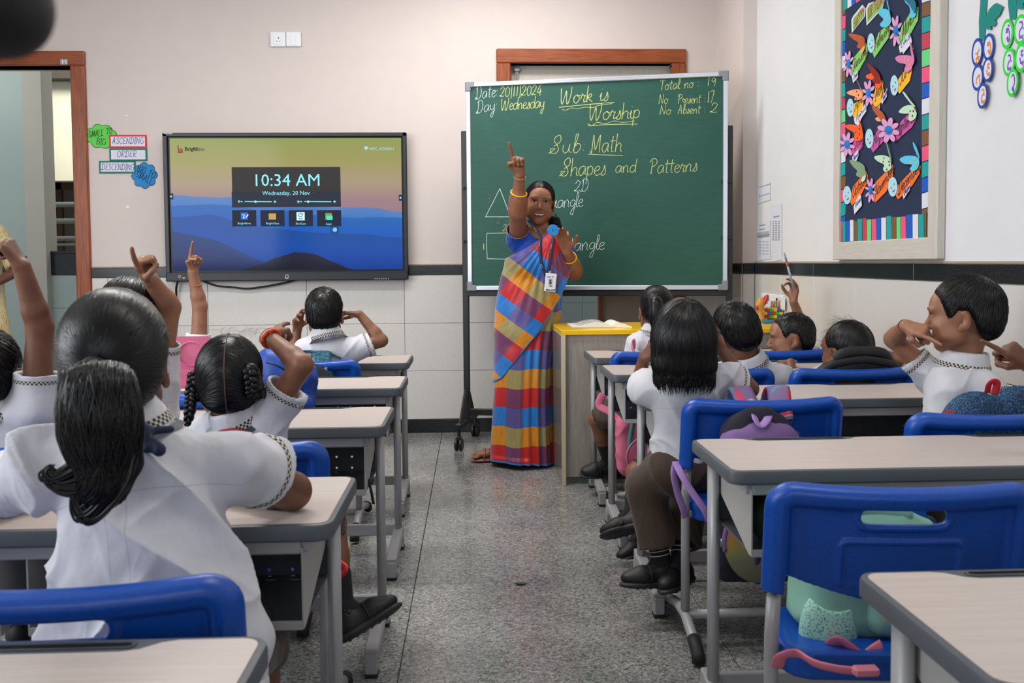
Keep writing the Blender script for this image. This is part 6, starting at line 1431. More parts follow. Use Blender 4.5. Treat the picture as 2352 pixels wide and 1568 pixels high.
# --- girl with two braids, third row left, pointing with a bent wrist
hc = A(528, 877, 2.28); nb = A(552, 968, 2.29)
eR, wR = A(693, 838, 2.26), A(620, 775, 2.36)
g2, P, R, mk = child('girl with two black braids and a centre parting, orange band on her raised wrist', hc, (-.18, 1, .05), nb, (-.56, 2.28, .47), (0, 1, 0), hs=1.0,
    sh={'R': A(598, 985, 2.28), 'L': A(478, 1000, 2.3)}, arms={'R': (eR, wR, (A(637, 750, 2.455)-wR, (.4, -.5, -.75), 'point'))}, legs={'R': (V(-.40, 2.52, .42), V(-.355, 2.42, .215), (.75, .3, .35))}, skin='a', seed=5, lanyard=True, vox=.0062, slv=.66, slvr=1.05)
v, f = hair_shell(hc, R, 1.0, 'girl', .001, .0042); kL, kR = P(-.078, -.035, -.035), P(.070, -.060, -.030)
def fl(p):
    x = (p-hc) @ R[:, 0]; t = np.where(x[:, None] < 0, kL, kR); d = t-p; d /= np.linalg.norm(d, axis=1)[:, None]+1e-9
    side = np.sign(x)[:, None]*R[:, 0]*np.clip(1-np.abs(x)/.04, 0, 1)[:, None]; return d+side*.8
sv, sf = strands(v, f, fl, 2400, .075, .0022, .0012, 5, jit=.05, seed=3)
hair_obj([(v, f), (sv, sf)], g2)
mb = MB(); pp = smooth_path([P(0, .062, .098), P(0, .02, .1245), P(0, -.03, .1245), P(-.002, -.075, .100), P(-.003, -.105, .062), P(-.003, -.117, .02), P(-.002, -.110, -.03), P(0, -.098, -.062)], 6); 
pp = on_shell(v, f, pp, .0016); mb.tube(pp, .0020, 6, flat=.7, up=(1, 0, 0)); mb.build('parting', [M('scalp', '523a30', .6)], g2, True)
def braid(name, path, r_, parent, tip=True, n=70, turns=9):
    c = smooth_path(path, max(4, n//len(path))); k = len(c); t = np.gradient(c, axis=0); t /= np.linalg.norm(t, axis=1)[:, None]; parts = []
    s_ = np.cross(t, V(0, 1, 0)); s_ /= np.linalg.norm(s_, axis=1)[:, None]+1e-9; d_ = np.cross(t, s_); tt = np.linspace(0, 1, k)
    env = np.interp(tt, [0, .06, .85, 1], [.8, 1, .75, .35])
    for j in range(3):
        ph = 2*PI*turns*tt/2+j*2*PI/3; off = s_*(np.sin(ph)*r_*.62*env)[:, None]+d_*(np.sin(2*ph)*r_*.36*env)[:, None]
        mb = MB(); mb.tube(c+off, r_*.55*env, 8, cap=False, flat=.85); parts.append(quads(mb))
    return hair_obj(parts, parent, name)
braid('braid', [kL, A(448, 862, 2.24), A(440, 900, 2.23), A(437, 935, 2.22), A(430, 978, 2.21)], .017, g2); braid('braid', [kR, A(574, 850, 2.20), A(578, 880, 2.195), A(575, 912, 2.2)], .021, g2, turns=6)
mb = MB()
rg = np.random.default_rng(5)
for i in range(26):
    a0 = rg.uniform(-.06, .07); p0 = P(a0, rg.uniform(-.05, .06), .118); mb.tube(smooth_path([p0-V(0, 0, .006), p0+R @ V(rg.uniform(-.01, .02), .0, .008), p0+R @ V(rg.uniform(0, .04), 0, .010+rg.uniform(-.01, .010))], 4), .0002, 3, cap=False)
hair_obj([quads(mb)], g2, 'flyaway_hair')
axw = nrm(wR-eR); bangle(wR-axw*.006, axw, .0245, .0045, 'orange_wrist_band', M('orange_band', 'e04a14', .7), g2, wob=.002); bangle(wR+axw*.008, axw, .0245, .0026, 'white_bangle', M('white_bangle', 'cfc6bb', .3), g2)
# --- boy at the left edge raising his arm
hc = A(-30, 861, 2.32); nb = A(-8, 968, 2.32); el, wr = A(92, 752, 2.30), A(50, 612, 2.26)
b1, P, R, mk = child('boy at the left edge of the picture, arm stretched up with a closed hand', hc, (-.15, 1, .05), nb, (nb[0], 2.32, .47), (0, 1, 0), sh={'R': A(84, 940, 2.30)}, sw=.115, arms={'R': (el, wr, (A(15, 560, 2.25)-wr, (-.4, .3, -.8), 'fist'))}, skin='b', seed=7, lanyard=False, vox=.0062, thick=1.12, slv=.45, slvr=1.08)
boy_hair(b1, P, R, 1.0, hc, seed=9)
# --- child behind the ponytailed girl, pointing
hc = A(305, 738, 2.40); nb = A(305, 838, 2.40); el, wr = A(388, 705, 2.40), A(347, 643, 2.33)
k1, P, R, mk = child('child half hidden behind the ponytailed girl, arm bent and pointing to the upper left', hc, (0, 1, .05), nb, (nb[0], 2.40, .50), (0, 1, 0), sh={'R': A(364, 838, 2.42)}, arms={'R': (el, wr, (A(318, 596, 2.28)-wr, (.55, .6, -.6), 'point'))}, skin='c', seed=8, vox=.0065, thick=1.05, slv=.42, girth=.88)
v, f = hair_shell(hc, R, 1.0, 'girl', .001, .005); sv, sf = strands(v, f, toward(P(0, -.1, -.03)), 1000, .06, .0024, .0015, 4); hair_obj([(v, f), (sv, sf)], k1)
# --- child bowed over the fourth desk, straight arm up
hc = A(427, 858, 3.95); nb = A(420, 892, 3.86); el, wr = A(459, 702, 3.95), A(443, 626, 3.93)
k2, P, R, mk = child('child bowed low behind the pink lunch box with one bare forearm pointing up', hc, (.0, .7, -.7), nb, (-1.24, 3.90, .46), (0, 1, 0), hu=(0, .7, .7), sh={'R': A(457, 806, 3.95)}, arms={'R': (el, wr, (A(446, 600, 3.93)-wr, (.5, -.7, 0), 'point'))}, skin='c', seed=11, vox=.0065, thick=1.1, slv=.38)
v, f = hair_shell(hc, R, 1.0, 'girl', .001, .005); sv, sf = strands(v, f, toward(P(0, -.1, -.03)), 1000, .06, .0024, .0015, 4); hair_obj([(v, f), (sv, sf)], k2)
bangle(wr+(el-wr)*.36, wr-el, .0265, .0014, 'thin_bangle', M('copper_bangle', 'c47a52', .35, .6), k2, tilt=.15)
# --- ponytailed girl, nearest
hs = .985; hc = A(264, 838, 1.47); nb = A(292, 1000, 1.47); shR, shL = A(540, 1062, 1.49), A(95, 1075, 1.46)
eR = V(A(672, 1150, 1.66)[0], 1.66, .727); wR = V(A(500, 1160, 1.74)[0], 1.74, .716); eL = V(A(-70, 1150, 1.62)[0], 1.62, .727); wL = V(A(140, 1160, 1.76)[0], 1.76, .716)
g1, P, R, mk = child('ponytailed girl nearest the camera, black hair in a low curled ponytail, elbows on the desk', hc, (-.27, 1, .02), nb, (-.485, 1.41, .48), (-.03, 1, 0), hs=hs, sh={'R': shR, 'L': shL}, arms={'R': (eR, wR, (V(-.95, .3, 0), (0, 0, -1), 'relaxed')), 'L': (eL, wL, (V(.95, .3, 0), (0, 0, -1), 'relaxed'))},
    skin='b', seed=14, vox=.0048, hvox=.0042, folds_amp=.018, thick=1.2, slv=.50, slvr=1.22, girth=1.5, lanyard=True)
v, f = hair_shell(hc, R, hs, 'girl', .002, .0038, volume=(1.02, 1.0, 1.03)); tie = P(-.012, -.110, .014)
sv, sf = strands(v, f, toward(tie), 6500, .085, .0024, .0016, 7, jit=.05, seed=6, sel=lambda a, n_: np.linalg.norm(a-tie, axis=1) > .03, stop=(tie, .012))
parts = [(v, f), (sv, sf)]
# ponytail: a core and many strands along it
cp = smooth_path([tie, P(-.013, -.128, .012), P(-.014, -.140, -.012), A(222, 880, 1.295), A(228, 940, 1.28), A(232, 1000, 1.28), A(240, 1060, 1.285), A(232, 1110, 1.28), A(205, 1145, 1.28), A(195, 1175, 1.28)], 8); k = len(cp); tt = np.linspace(0, 1, k)
rx = np.interp(tt, [0, .06, .14, .26, .42, .55, .68, .80, .92, 1], [.010, .015, .026, .044, .056, .057, .047, .038, .020, .006])
tg = np.gradient(cp, axis=0); tg /= np.linalg.norm(tg, axis=1)[:, None]; cr = V(1, 0, 0)-tg*tg[:, :1]; cr /= np.linalg.norm(cr, axis=1)[:, None]; cb = np.cross(cr, tg)
mb = MB(); rg = np.random.default_rng(3)
G = np.array([[cp[i]+cr[i]*rx[i]*.93*math.cos(a_)+cb[i]*rx[i]*.62*math.sin(a_) for a_ in np.linspace(0, 2*PI, 18, endpoint=False)] for i in range(k)]); mb.grid(G, 0, closed=True)
for i in range(900):
    th = rg.uniform(0, 2*PI); q = rg.uniform(.93, 1.03); s0 = 0 if rg.random() < .72 else rg.uniform(.1, .5); s1 = min(1, s0+rg.uniform(.5, .95)); ii = np.arange(int(s0*(k-1)), int(s1*(k-1))+1)[::3]
    if len(ii) < 3: continue
    wb = rg.uniform(-.35, .35); ph = th+wb*tt[ii]+.25*np.sin(tt[ii]*9+i)
    pts = cp[ii]+cr[ii]*(rx[ii]*np.cos(ph)*q)[:, None]+cb[ii]*(rx[ii]*.66*np.sin(ph)*q)[:, None]; w_ = np.interp(np.linspace(0, 1, len(ii)), [0, .2, 1], [.0006, .0016, .0005]); mb.tube(pts, w_, 4, cap=False)
def curl(path, n, r_, spread):
    c = smooth_path(path, 5); kk = len(c); e = np.linspace(1, .25, kk)[:, None]
    for i in range(n):
        o_ = rg.normal(0, spread, 3)*V(1, .5, 1); mb.tube(c+o_*e, np.linspace(r_, r_*.25, kk), 5, cap=False)
curl([A(215, 1050, 1.28), A(165, 1085, 1.275), A(125, 1100, 1.27), A(108, 1085, 1.27), A(118, 1072, 1.27)], 60, .0035, .008)
curl([A(250, 1060, 1.28), A(225, 1110, 1.275), A(160, 1125, 1.27), A(118, 1112, 1.27), A(104, 1090, 1.27)], 50, .0035, .007)
curl([A(290, 1050, 1.28), A(275, 1110, 1.27), A(235, 1165, 1.27), A(200, 1188, 1.27), A(178, 1165, 1.27), A(172, 1130, 1.27)], 70, .0038, .009)
curl([A(270, 1080, 1.28), A(240, 1130, 1.27), A(215, 1160, 1.27), A(192, 1158, 1.27)], 30, .003, .006)
curl([A(285, 1010, 1.28), A(300, 1060, 1.28), A(285, 1100, 1.275), A(255, 1120, 1.27)], 50, .0035, .009)
parts.append(quads(mb)); hair_obj(parts, g1)
bangle(tie+V(0, -.010, -.006), V(-.05, -.9, -.45), .017, .006, 'hair_tie', m_elas, g1)
mb = MB(); pts = [P(x, y, z) for x, y, z in ((-.082, .045, -.02), (-.084, .036, .04), (-.066, .030, .095), (-.02, .026, .133), (.03, .026, .131), (.070, .028, .092), (.0875, .030, .04), (.0845, .030, -.03))]; mb.tube(on_shell(v, f, smooth_path(pts, 5), .002), .0036, 8, flat=.6, up=(0, 1, 0)); mb.build('black_hairband', [M('glossy_black_band', '08080a', .25)], g1, True)
mb = MB()
for i in range(40):
    p0 = P(rg.uniform(.03, .085), rg.uniform(-.03, .05), rg.uniform(-.04, .11)); mb.tube(smooth_path([p0, p0+R @ V(.008, rg.uniform(-.01, .01), rg.uniform(-.005, .01)), p0+R @ V(rg.uniform(.008, .018), .0, rg.uniform(-.03, .0))], 4), .00015, 3, cap=False)
hair_obj([quads(mb)], g1, 'flyaway_hair')
F = Field(); k0 = A(322, 992, 1.395)
F.ell(k0, (.016, .010, .018), None, .006); F.cone(k0, A(365, 1032, 1.385), .006, .011, .006, (V(0, 1, 0), .5)); F.cone(k0+V(.004, 0, 0), A(392, 985, 1.405), .007, .006, .006, (V(0, 1, 0), .5)); F.cone(k0, A(335, 1030, 1.385), .006, .007, .005, (V(0, 1, 0), .5))
v, f = F.mesh(.0022); put('ribbon_knot', v, f, [m_navy], g1, True)
# --- bob haired child, right column
hc = A(1566, 776, 2.82); nb = A(1572, 862, 2.83); eR, wR = A(1722, 893, 2.86), A(1655, 800, 2.90); eL, wL = A(1462, 900, 3.0), A(1479, 822, 2.96)
g4, P, R, mk = child('child with a black bob haircut in the right column, sitting sideways with feet hanging', hc, (.02, 1, .12), nb, (.662, 2.83, .49), (-.25, 1, 0), hs=1.05, sh={'R': A(1668, 872, 2.83), 'L': A(1488, 890, 2.85)}, arms={'R': (eR, wR, (A(1625, 780, 2.88)-wR, (-.3, .5, .4), 'relaxed')), 'L': (eL, wL, (A(1500, 806, 2.93)-wL, (.7, .6, -.2), 'claw'))},
    legs={'L': (A(1483, 1118, 2.88), A(1520, 1290, 2.84), (-.85, -.15, .05)), 'R': (A(1575, 1125, 2.98), A(1562, 1285, 2.86), (-.55, -.62, .0))}, skin='b', seed=17, vox=.0055, folds_amp=.013, girth=.84, legfull='long', slv=.60, slvr=1.05)
F = Field(); hs = 1.05
def bob(F, P):
    F.ell(P(0, -.030, -.010), np.array([.094, .098, .112])*hs, R, .03); F.ell(P(0, -.045, -.075), np.array([.092, .082, .060])*hs, R, .03)
v, f = hair_shell(hc, R, hs, 'girl', .002, .0045, extra=bob, lowcut=False); dn = R @ V(0, -.12, -1)
keep = (v-hc) @ R[:, 1] < .085*hs
top_ = P(0.005, -.045, .128)
def flb(p):
    d = p-top_; d /= np.linalg.norm(d, axis=1)[:, None]+1e-9; t = np.clip(((hc-p) @ R[:, 2])/.08+.9, 0, 1)[:, None]; return d*(1-t)+dn*t+.08*np.sin(((p-hc) @ R[:, 0])*60)[:, None]*R[:, 0]
sv, sf = strands(v, f, flb, 4200, .085, .0023, .004, 6, jit=.09, seed=12)
rg = np.random.default_rng(8); mb = MB()
for i in range(800):
    a_ = rg.uniform(PI*.92, PI*2.08); p0 = P(.088*math.cos(a_), -.045+.078*math.sin(a_), -.075+rg.uniform(-.03, .02)); ln = rg.uniform(.02, .050)
    out = R @ V(math.cos(a_), math.sin(a_), 0); mb.tube(smooth_path([p0, p0+dn*ln*.5+out*.004, p0+dn*ln-out*rg.uniform(-.004, .012)], 3), np.array([.0011]*3+[.0009]*3+[.0003]), 4, cap=False)
hair_obj([(v, f), (sv, sf), quads(mb)], g4)
for an_, kn_ in ((A(1520, 1290, 2.84), A(1483, 1118, 2.88)), (A(1562, 1285, 2.86), A(1575, 1125, 2.98))):
    for k_ in (.10, .16): bangle(an_+(kn_-an_)*k_, kn_-an_, .0302+.004*k_*3, .0016, 'sock_stripe', M('sock_white', 'c9c9cc', .9), g4)
# --- boy in the tilted collar, right column
hc = A(1692, 764, 3.50); nb = A(1722, 838, 3.52)
b4, P, R, mk = child('boy with a tilted white collar leaning to the left behind the bob haired child', hc, (-.25, 1, -.12), nb, (1.03, 3.50, .47), (-.1, 1, 0), hu=(-.28, 0, 1), sh={'R': A(1795, 868, 3.52), 'L': A(1655, 868, 3.5)}, legs={'L': (A(1463, 1085, 3.50), A(1452, 1175, 3.40), (-.9, .1, -.25)), 'R': (A(1500, 1120, 3.62), A(1474, 1228, 3.52), (-.7, -.35, -.1))}, skin='a', seed=21, vox=.0065)
boy_hair(b4, P, R, 1.04, hc, seed=22, n=2600)
# --- short haired boy in profile with a marker
hc = A(1817, 776, 4.10); nb = A(1822, 845, 4.12); el, wr = A(1853, 772, 4.30), A(1822, 692, 4.24)
b5, P, R, mk = child('short haired boy looking left in profile, holding up a thin marker', hc, (-.95, .22, -.04), nb, (nb[0], 4.1, .47), (-.3, 1, 0), sh={'R': A(1866, 842, 4.26)}, sw=.12, arms={'R': (el, wr, (A(1827, 652, 4.22)-wr, (-.85, -.4, .1), 'pinch'))}, skin='c', seed=24, vox=.0065, hvox=.0032, facefeat=True)
boy_hair(b5, P, R, 1.0, hc, seed=25, n=1800, L=.022, lift=.002, volume=(.97, .98, .97))
mk_ = thing('marker', 'thin grey marker with an orange ring held up by the short haired boy', 'marker', A(1818, 650, 4.2))
p0, p1 = A(1823, 662, 4.19), A(1801, 580, 4.19); d = (p1-p0)
for nm, t0, t1, r_, mt in (('barrel', 0, .66, .0055, M('marker_grey', '9aa4b0', .35)), ('ring', .62, .72, .0062, M('marker_orange', 'd0552a', .4)), ('cap', .70, 1.0, .0052, M('marker_silver', '8c919a', .3))): mb = MB(); mb.tube([p0+d*t0, p0+d*(t0+t1)/2, p0+d*t1], [r_, r_, r_*(.55 if nm == 'cap' else 1)], 10); mb.build(nm, [mt], mk_, True)
# --- girl with an earring before the black backpack
hc = A(1945, 806, 3.52); nb = A(1962, 880, 3.54); eR, wR = A(2090, 836, 3.42), A(2010, 808, 3.50)
g5, P, R, mk = child('girl with smooth parted hair and a hoop earring in front of the black backpack', hc, (-.42, .9, -.05), nb, (1.42, 3.52, .47), (-.05, 1, 0), hs=1.02, sh={'R': A(2030, 878, 3.48)}, arms={'R': (eR, wR, (A(1985, 806, 3.52)-wR, (-.2, -.3, 1), 'relaxed'))}, skin='a', seed=27, vox=.0065, slv=.5)
v, f = hair_shell(hc, R, 1.02, 'girl', .001, .0042, volume=(1.0, 1.0, 1.0)); kn = P(-.075, -.03, -.055); kn2 = P(.075, -.05, -.045)
def fl5(p):
    x = (p-hc) @ R[:, 0]; t = np.where(x[:, None] < .01, kn, kn2); d = t-p; d /= np.linalg.norm(d, axis=1)[:, None]+1e-9; return d+np.sign(x-.01)[:, None]*R[:, 0]*np.clip(1-np.abs(x-.01)/.05, 0, 1)[:, None]*.8
sv, sf = strands(v, f, fl5, 2600, .08, .002, .001, 5, jit=.04, seed=13)
mb = MB(); rg = np.random.default_rng(15)
for i in range(60):
    a_ = rg.uniform(.1, PI-.1); p0 = P(.075*math.cos(a_), .0+rg.uniform(-.04, .04), .03+.088*math.sin(a_)); o_ = R @ V(math.cos(a_), 0, math.sin(a_)); s_ = R @ V(-math.sin(a_), .3, math.cos(a_))
    mb.tube(smooth_path([p0, p0+o_*.008+s_*.012, p0+o_*rg.uniform(.008, .02)+s_*rg.uniform(.02, .045)], 4), .00032, 3, cap=False)
hair_obj([(v, f), (sv, sf), quads(mb)], g5)
mb = MB(); mb.tube(on_shell(v, f, smooth_path([P(.01, .062, .104), P(.01, .02, .1265), P(.01, -.03, .1275), P(.01, -.07, .108)], 6)), .0018, 5, flat=.6); mb.build('parting', [M('scalp', '523a30', .6)], g5, True)
bangle(P(-.080, .002, -.052), R[:, 1]*.6+R[:, 0]*.8, .0085, .0011, 'hoop_earring', M('gold', 'c9a25c', .25, 1.0), g5)
# --- girl with a hair tie, front row right
hc = A(1507, 714, 4.20); nb = A(1503, 775, 4.18)
g3, P, R, mk = child('girl with a short tied ponytail and puffed white sleeve at the yellow counter', hc, (.05, 1, -.1), nb, (.80, 4.15, .47), (.05, 1, 0), sh={'L': A(1468, 797, 4.18), 'R': A(1560, 797, 4.18)}, arms={'L': (A(1455, 850, 4.2), A(1470, 830, 4.32), (V(.3, 1, 0), (0, 0, -1), 'relaxed')), 'R': (A(1598, 790, 4.3), A(1592, 738, 4.34), (A(1582, 705, 4.34)-A(1592, 738, 4.34), (0, -1, 0), 'relaxed'))},
    legs={'L': (A(1372, 962, 4.26), A(1398, 1058, 4.36), (-.95, -.1, -.05)), 'R': (A(1420, 985, 4.4), A(1436, 1062, 4.45), (-.8, .2, -.05))}, skin='a', seed=29, vox=.0065, slv=.7, slvr=1.25)
v, f = hair_shell(hc, R, 1.0, 'girl', .001, .0045); tie = P(-.015, -.108, .045); sv, sf = strands(v, f, toward(tie), 1600, .07, .0022, .001, 5, jit=.04, seed=14)
cp = smooth_path([tie, P(-.02, -.135, .03), P(-.022, -.14, -.02), P(-.022, -.13, -.07), P(-.02, -.12, -.10)], 6); mb = MB(); mb.tube(cp, np.interp(np.linspace(0, 1, len(cp)), [0, .2, .6, 1], [.012, .03, .028, .005]), 12, cap=False); rg = np.random.default_rng(2)
for i in range(160):
    o_ = rg.normal(0, .5, 2); e = np.interp(np.linspace(0, 1, len(cp)), [0, .2, .6, 1], [.012, .03, .03, .012])[:, None]; nn_ = np.hypot(*o_)+1e-6; o_ = o_/nn_; mb.tube(cp+R[:, 0]*o_[0]*e+R[:, 1]*o_[1]*e*.9, np.linspace(.0015, .0005, len(cp)), 4, cap=False)
hair_obj([(v, f), (sv, sf), quads(mb)], g3); bangle(tie, -R[:, 1], .013, .004, 'hair_tie', m_elas, g3)
# --- boy turned to the left with a trimmed collar
hs = 1.0; hc = A(2214, 726, 2.62); nb = A(2205, 850, 2.63); eR, wR = A(2052, 778, 2.78), A(2080, 748, 2.64)
b6, P, R, mk = child('boy at the right turned left, neat black hair, finger pointing in front of his mouth', hc, (-.84, .54, -.02), nb, (1.40, 2.64, .48), (-.72, .69, 0), hs=hs, sh={'R': A(2150, 872, 2.74), 'L': A(2268, 892, 2.55)}, arms={'R': (eR, wR, (A(2128, 762, 2.58)-wR, (.15, .7, -.6), 'point')), 'L': (V(1.50, 2.50, .70), V(1.42, 2.60, .60), (V(-.5, .6, -.3), (0, 0, -1), 'relaxed'))},
    skin='c', seed=31, vox=.0055, hvox=.0034, folds_amp=.009, slv=.55, facefeat=True, slvr=1.0)
boy_hair(b6, P, R, hs, hc, seed=33, n=4200, L=.036, lift=.005, volume=(1.0, 1.0, 1.02), th=.001, w_=.0022)
axw = nrm(wR-eR); bangle(wR-axw*.004, axw, .0200, .0012, 'wrist_thread', M('maroon_thread', '5a1e22', .8), b6)
mb = MB()
fr = nrm(V(-.72, .69, 0)); 
for k in range(3): mb.lathe([(0, 0), (.0055, 0), (.0055, .002), (0, .0026)], nb+fr*(.077+.012*k)-V(0, 0, .05+.06*k)+V(.01, -.012, 0), 12, 0, rot_to(fr)[:, [0, 2, 1]]*V(1, 1, 1))
mb.build('shirt_button', [M('pearl_button', '8f877c', .3)], b6, True)
# --- child beyond the right edge whose hand points into the picture
hc = V(1.53, 1.98, .97); nb = V(1.51, 1.98, .85); el, wr = A(2460, 890, 1.98), A(2368, 838, 1.98)
e1, P, R, mk = child('child mostly beyond the right edge, only a curled hand with pointing finger in view', hc, (-.4, .9, 0), nb, (1.49, 1.96, .47), (-.1, 1, 0), sh={'L': V(1.41, 1.97, .82)}, arms={'L': (el, wr, (A(2318, 800, 1.98)-wr, (-.1, .9, -.5), 'point'))}, skin='b', seed=35, vox=.0075, thick=1.1, hs=.95)
boy_hair(e1, P, R, .95, hc, seed=36, n=800)

# ================================================================= the teacher
SK_T = SK['t']
hs = 1.06; thc = A(1239, 466, 5.10); tR = head_frame((-.03, -1, -.02), (.10, 0, 1)); tnb = A(1240, 533, 5.13)
TR = {'shR': A(1190, 548, 5.15), 'elR': A(1189, 484, 4.95), 'wrR': A(1194, 402, 4.84), 'shL': A(1287, 562, 5.17), 'elL': A(1318, 622, 5.14), 'wrL': A(1303, 578, 4.97)}
tea = thing('person', 'woman teacher in a checked multicolour saree, pointing up and holding a blue ring', 'person', (.30, 5.15, 0))
B = Field(); shR, elR, wrR, shL, elL, wrL = (TR[k] for k in ('shR', 'elR', 'wrR', 'shL', 'elL', 'wrL'))
B.cone(tnb-V(0, 0, .08), V(.335, 5.17, 1.0), .115, .125, .03, (V(0, 1, 0), .72)); B.cone(shR, shL, .045, .045, .04); B.ell((.31, 5.17, .88), (.165, .125, .14), None, .05)
nk0, nk1 = tnb-V(0, 0, .01), thc+tR @ V(0, -.018, -.070)*hs; B.cone(nk0, nk1, .052, .050, .03)
for s_, e_, w_ in ((shR, elR, wrR), (shL, elL, wrL)):
    B.cone(s_, e_, .053, .043, .04); m_ = e_*.7+w_*.3; B.cone(e_, m_, .043, .040, .04); B.cone(m_, w_, .040, .026, .04)
for sx in (-1, 1): B.cone((.28+sx*.07, 5.17, .85), (.275+sx*.07, 5.12, .46), .085, .058, .04); B.cone((.275+sx*.07, 5.12, .46), (.27+sx*.07, 5.15, .10), .055, .036, .02)
parts = [B.mesh(.0065)]
H = Field(); H.cone(nk0, nk1, .052, .050, 0); P = head_ops(H, thc, tR, hs, child=False, smile=False); THM = H.mesh(.0026); parts.append(THM)
for el_, wr_, hd_, n_, thumb_s, pose, th_ in ((elR, wrR, A(1189, 366, 4.82)-wrR, (-.25, -.9, .1), 1, 'point', None), (elL, wrL, A(1294, 545, 4.93)-wrL, (-.15, -1, .1), -1, 'claw', None)):
    G = Field(); ax = nrm(wr_-el_); f_ = nrm(hd_); nn = nrm(np.asarray(n_)-f_*np.dot(n_, f_)); th = np.cross(f_, nn)*(-1 if thumb_s > 0 else 1)
    G.cone(wr_-ax*.05, wr_, .0283, .026, 0); hand_ops(G, wr_+f_*.004, f_, nn, th, 1.02, pose, cur=[(.55, .7, .45), (.25, .5, .4), (.15, .45, .35), (.2, .5, .4)] if pose == 'claw' else None); parts.append(G.mesh(.0028))
v, f = joinvf(parts); put('body', v, f, [SK_T], tea, True)
# face details
eyes(P, tR, hs, tea, look=(.05, 1, -.02), open_=.72, head=THM)
m_lip = M('lips', '7c3a34', .4); mt = M('teeth', 'e6e0d6', .3)
mb = MB()
bvh_t = BVHTree.FromPolygons(THM[0].tolist(), THM[1].tolist())
def onf(x, z, up):
    r_ = bvh_t.ray_cast(Vector(P(x, .16, z)), Vector(-tR[:, 1])); return np.array(r_[0])+tR[:, 1]*up
ts = np.linspace(-1, 1, 15)
mw2 = .0300; cz_ = lambda t: -.0640+.0075*t*t
tp = [onf(mw2*t, cz_(t)+.0046*(1-t*t), 0) for t in ts]; bt = [onf(mw2*t, cz_(t)-.0066*(1-t*t), 0) for t in ts]
ymx = max(np.dot(p-thc, tR[:, 1]) for p in tp+bt)
tp2 = [p+tR[:, 1]*(.0012) for p in tp]; bt2 = [p+tR[:, 1]*(.0012) for p in bt]
for pts, w_ in ((tp2, [.0010, .0026, .0022, .0026, .0010]), (bt2, [.0010, .0030, .0040, .0030, .0010])):
    q = smooth_path([p+tR[:, 2]*(.0012 if pts is tp2 else -.0018) for p in pts], 3); mb.tube(q, np.interp(np.linspace(0, 1, len(q)), [0, .25, .5, .75, 1], w_), 8)
mb.build('lips', [m_lip], tea, True)
mb = MB(); mb.grid(np.array([bt2, tp2]), 0); mb.build('teeth', [mt], tea)
mb = MB()
for i in range(1, 14): mb.tube([tp2[i]+tR[:, 1]*.0002, bt2[i]*.75+tp2[i]*.25+tR[:, 1]*.0002], .00022, 4)
mb.build('tooth_gaps', [M('tooth_gap', 'a89c8c', .5)], tea)
mb = MB(); mb.lathe([(0, 0), (.0032, 0), (.0024, .0012), (0, .0016)], P(0, .0935, .034), 10, 0, tR[:, [0, 2, 1]]*V(1, 1, 1)); mb.build('bindi', [M('bindi_red', '7a1018', .5)], tea, True)
mb = MB(); mb.lathe([(0, 0), (.0018, 0), (.0018, .0015), (0, .002)], P(-.0105, .101, -.030), 8, 0, tR[:, [0, 2, 1]]); mb.build('nose_stud', [M('gold', 'c9a25c', .25, 1.0)], tea, True)
v, f = hair_shell(thc, tR, hs, 'girl', .0, .004, volume=(1.0, .99, .97)); kb = P(.02, -.105, -.055)
def flt(p):
    x = (p-thc) @ tR[:, 0]; d = kb-p; d /= np.linalg.norm(d, axis=1)[:, None]+1e-9; return d+np.sign(x)[:, None]*tR[:, 0]*np.clip(1-np.abs(x)/.045, 0, 1)[:, None]*.9
sv, sf = strands(v, f, flt, 3200, .07, .0022, .0012, 5, jit=.04, seed=40)
mb = MB(); rg = np.random.default_rng(4)
c0 = smooth_path([P(.02, -.075, -.04), P(-.045, -.085, -.09), A(1271, 500, 5.20), A(1280, 525, 5.16), A(1286, 550, 5.12)], 7); kk = len(c0)
mb.tube(c0, np.interp(np.linspace(0, 1, kk), [0, .3, .8, 1], [.02, .026, .022, .004]), 12, cap=False)
for i in range(240):
    a_ = rg.uniform(0, 2*PI); e = np.interp(np.linspace(0, 1, kk), [0, .3, .8, 1], [.022, .028, .025, .010])[:, None]; mb.tube(c0+(V(math.cos(a_), 0, .2)*e+V(0, math.sin(a_), 0)*e)*rg.uniform(.9, 1.06), np.linspace(.0016, .0005, kk), 4, cap=False)
hair_obj([(v, f), (sv, sf), quads(mb)], tea)
mb = MB(); mb.tube(on_shell(v, f, smooth_path([P(0, .068, .098), P(0, .03, .118), P(0, -.02, .122)], 5)), .0016, 5, flat=.6); mb.build('parting', [M('scalp', '6a4538', .6)], tea, True)
gold = M('gold', 'c9a25c', .25, 1.0)
ear = P(.083, -.004, -.045); mb = MB(); mb.lathe([(0, 0), (.002, .001), (.003, .006), (.007, .016), (.0085, .018), (0, .018)][::-1], ear-V(0, 0, .024), 14); mb.tube([ear, ear-V(0, 0, .008)], .001, 5)
for k_ in range(5): mb.lathe([(0, 0), (.0016, .001), (0, .003)], ear-V(-.006*math.cos(k_*1.26), -.006*math.sin(k_*1.26), .029), 6)
mb.build('bell_earring', [gold], tea, True)
axR = nrm(wrR-elR); bangle(wrR-axR*.105, axR, .0425, .0042, 'yellow_bangle', M('yellow_bangle', 'e8a90c', .25), tea, tilt=.1); bangle(wrR-axR*.012, axR, .0305, .0014, 'wrist_thread', M('cream_thread', 'b9a47c', .7), tea, wob=.002)
axL = nrm(wrL-elL); bangle(wrL-axL*.060, axL, .0385, .0040, 'yellow_bangle', M('yellow_bangle', 'e8a90c', .25), tea, tilt=.15)
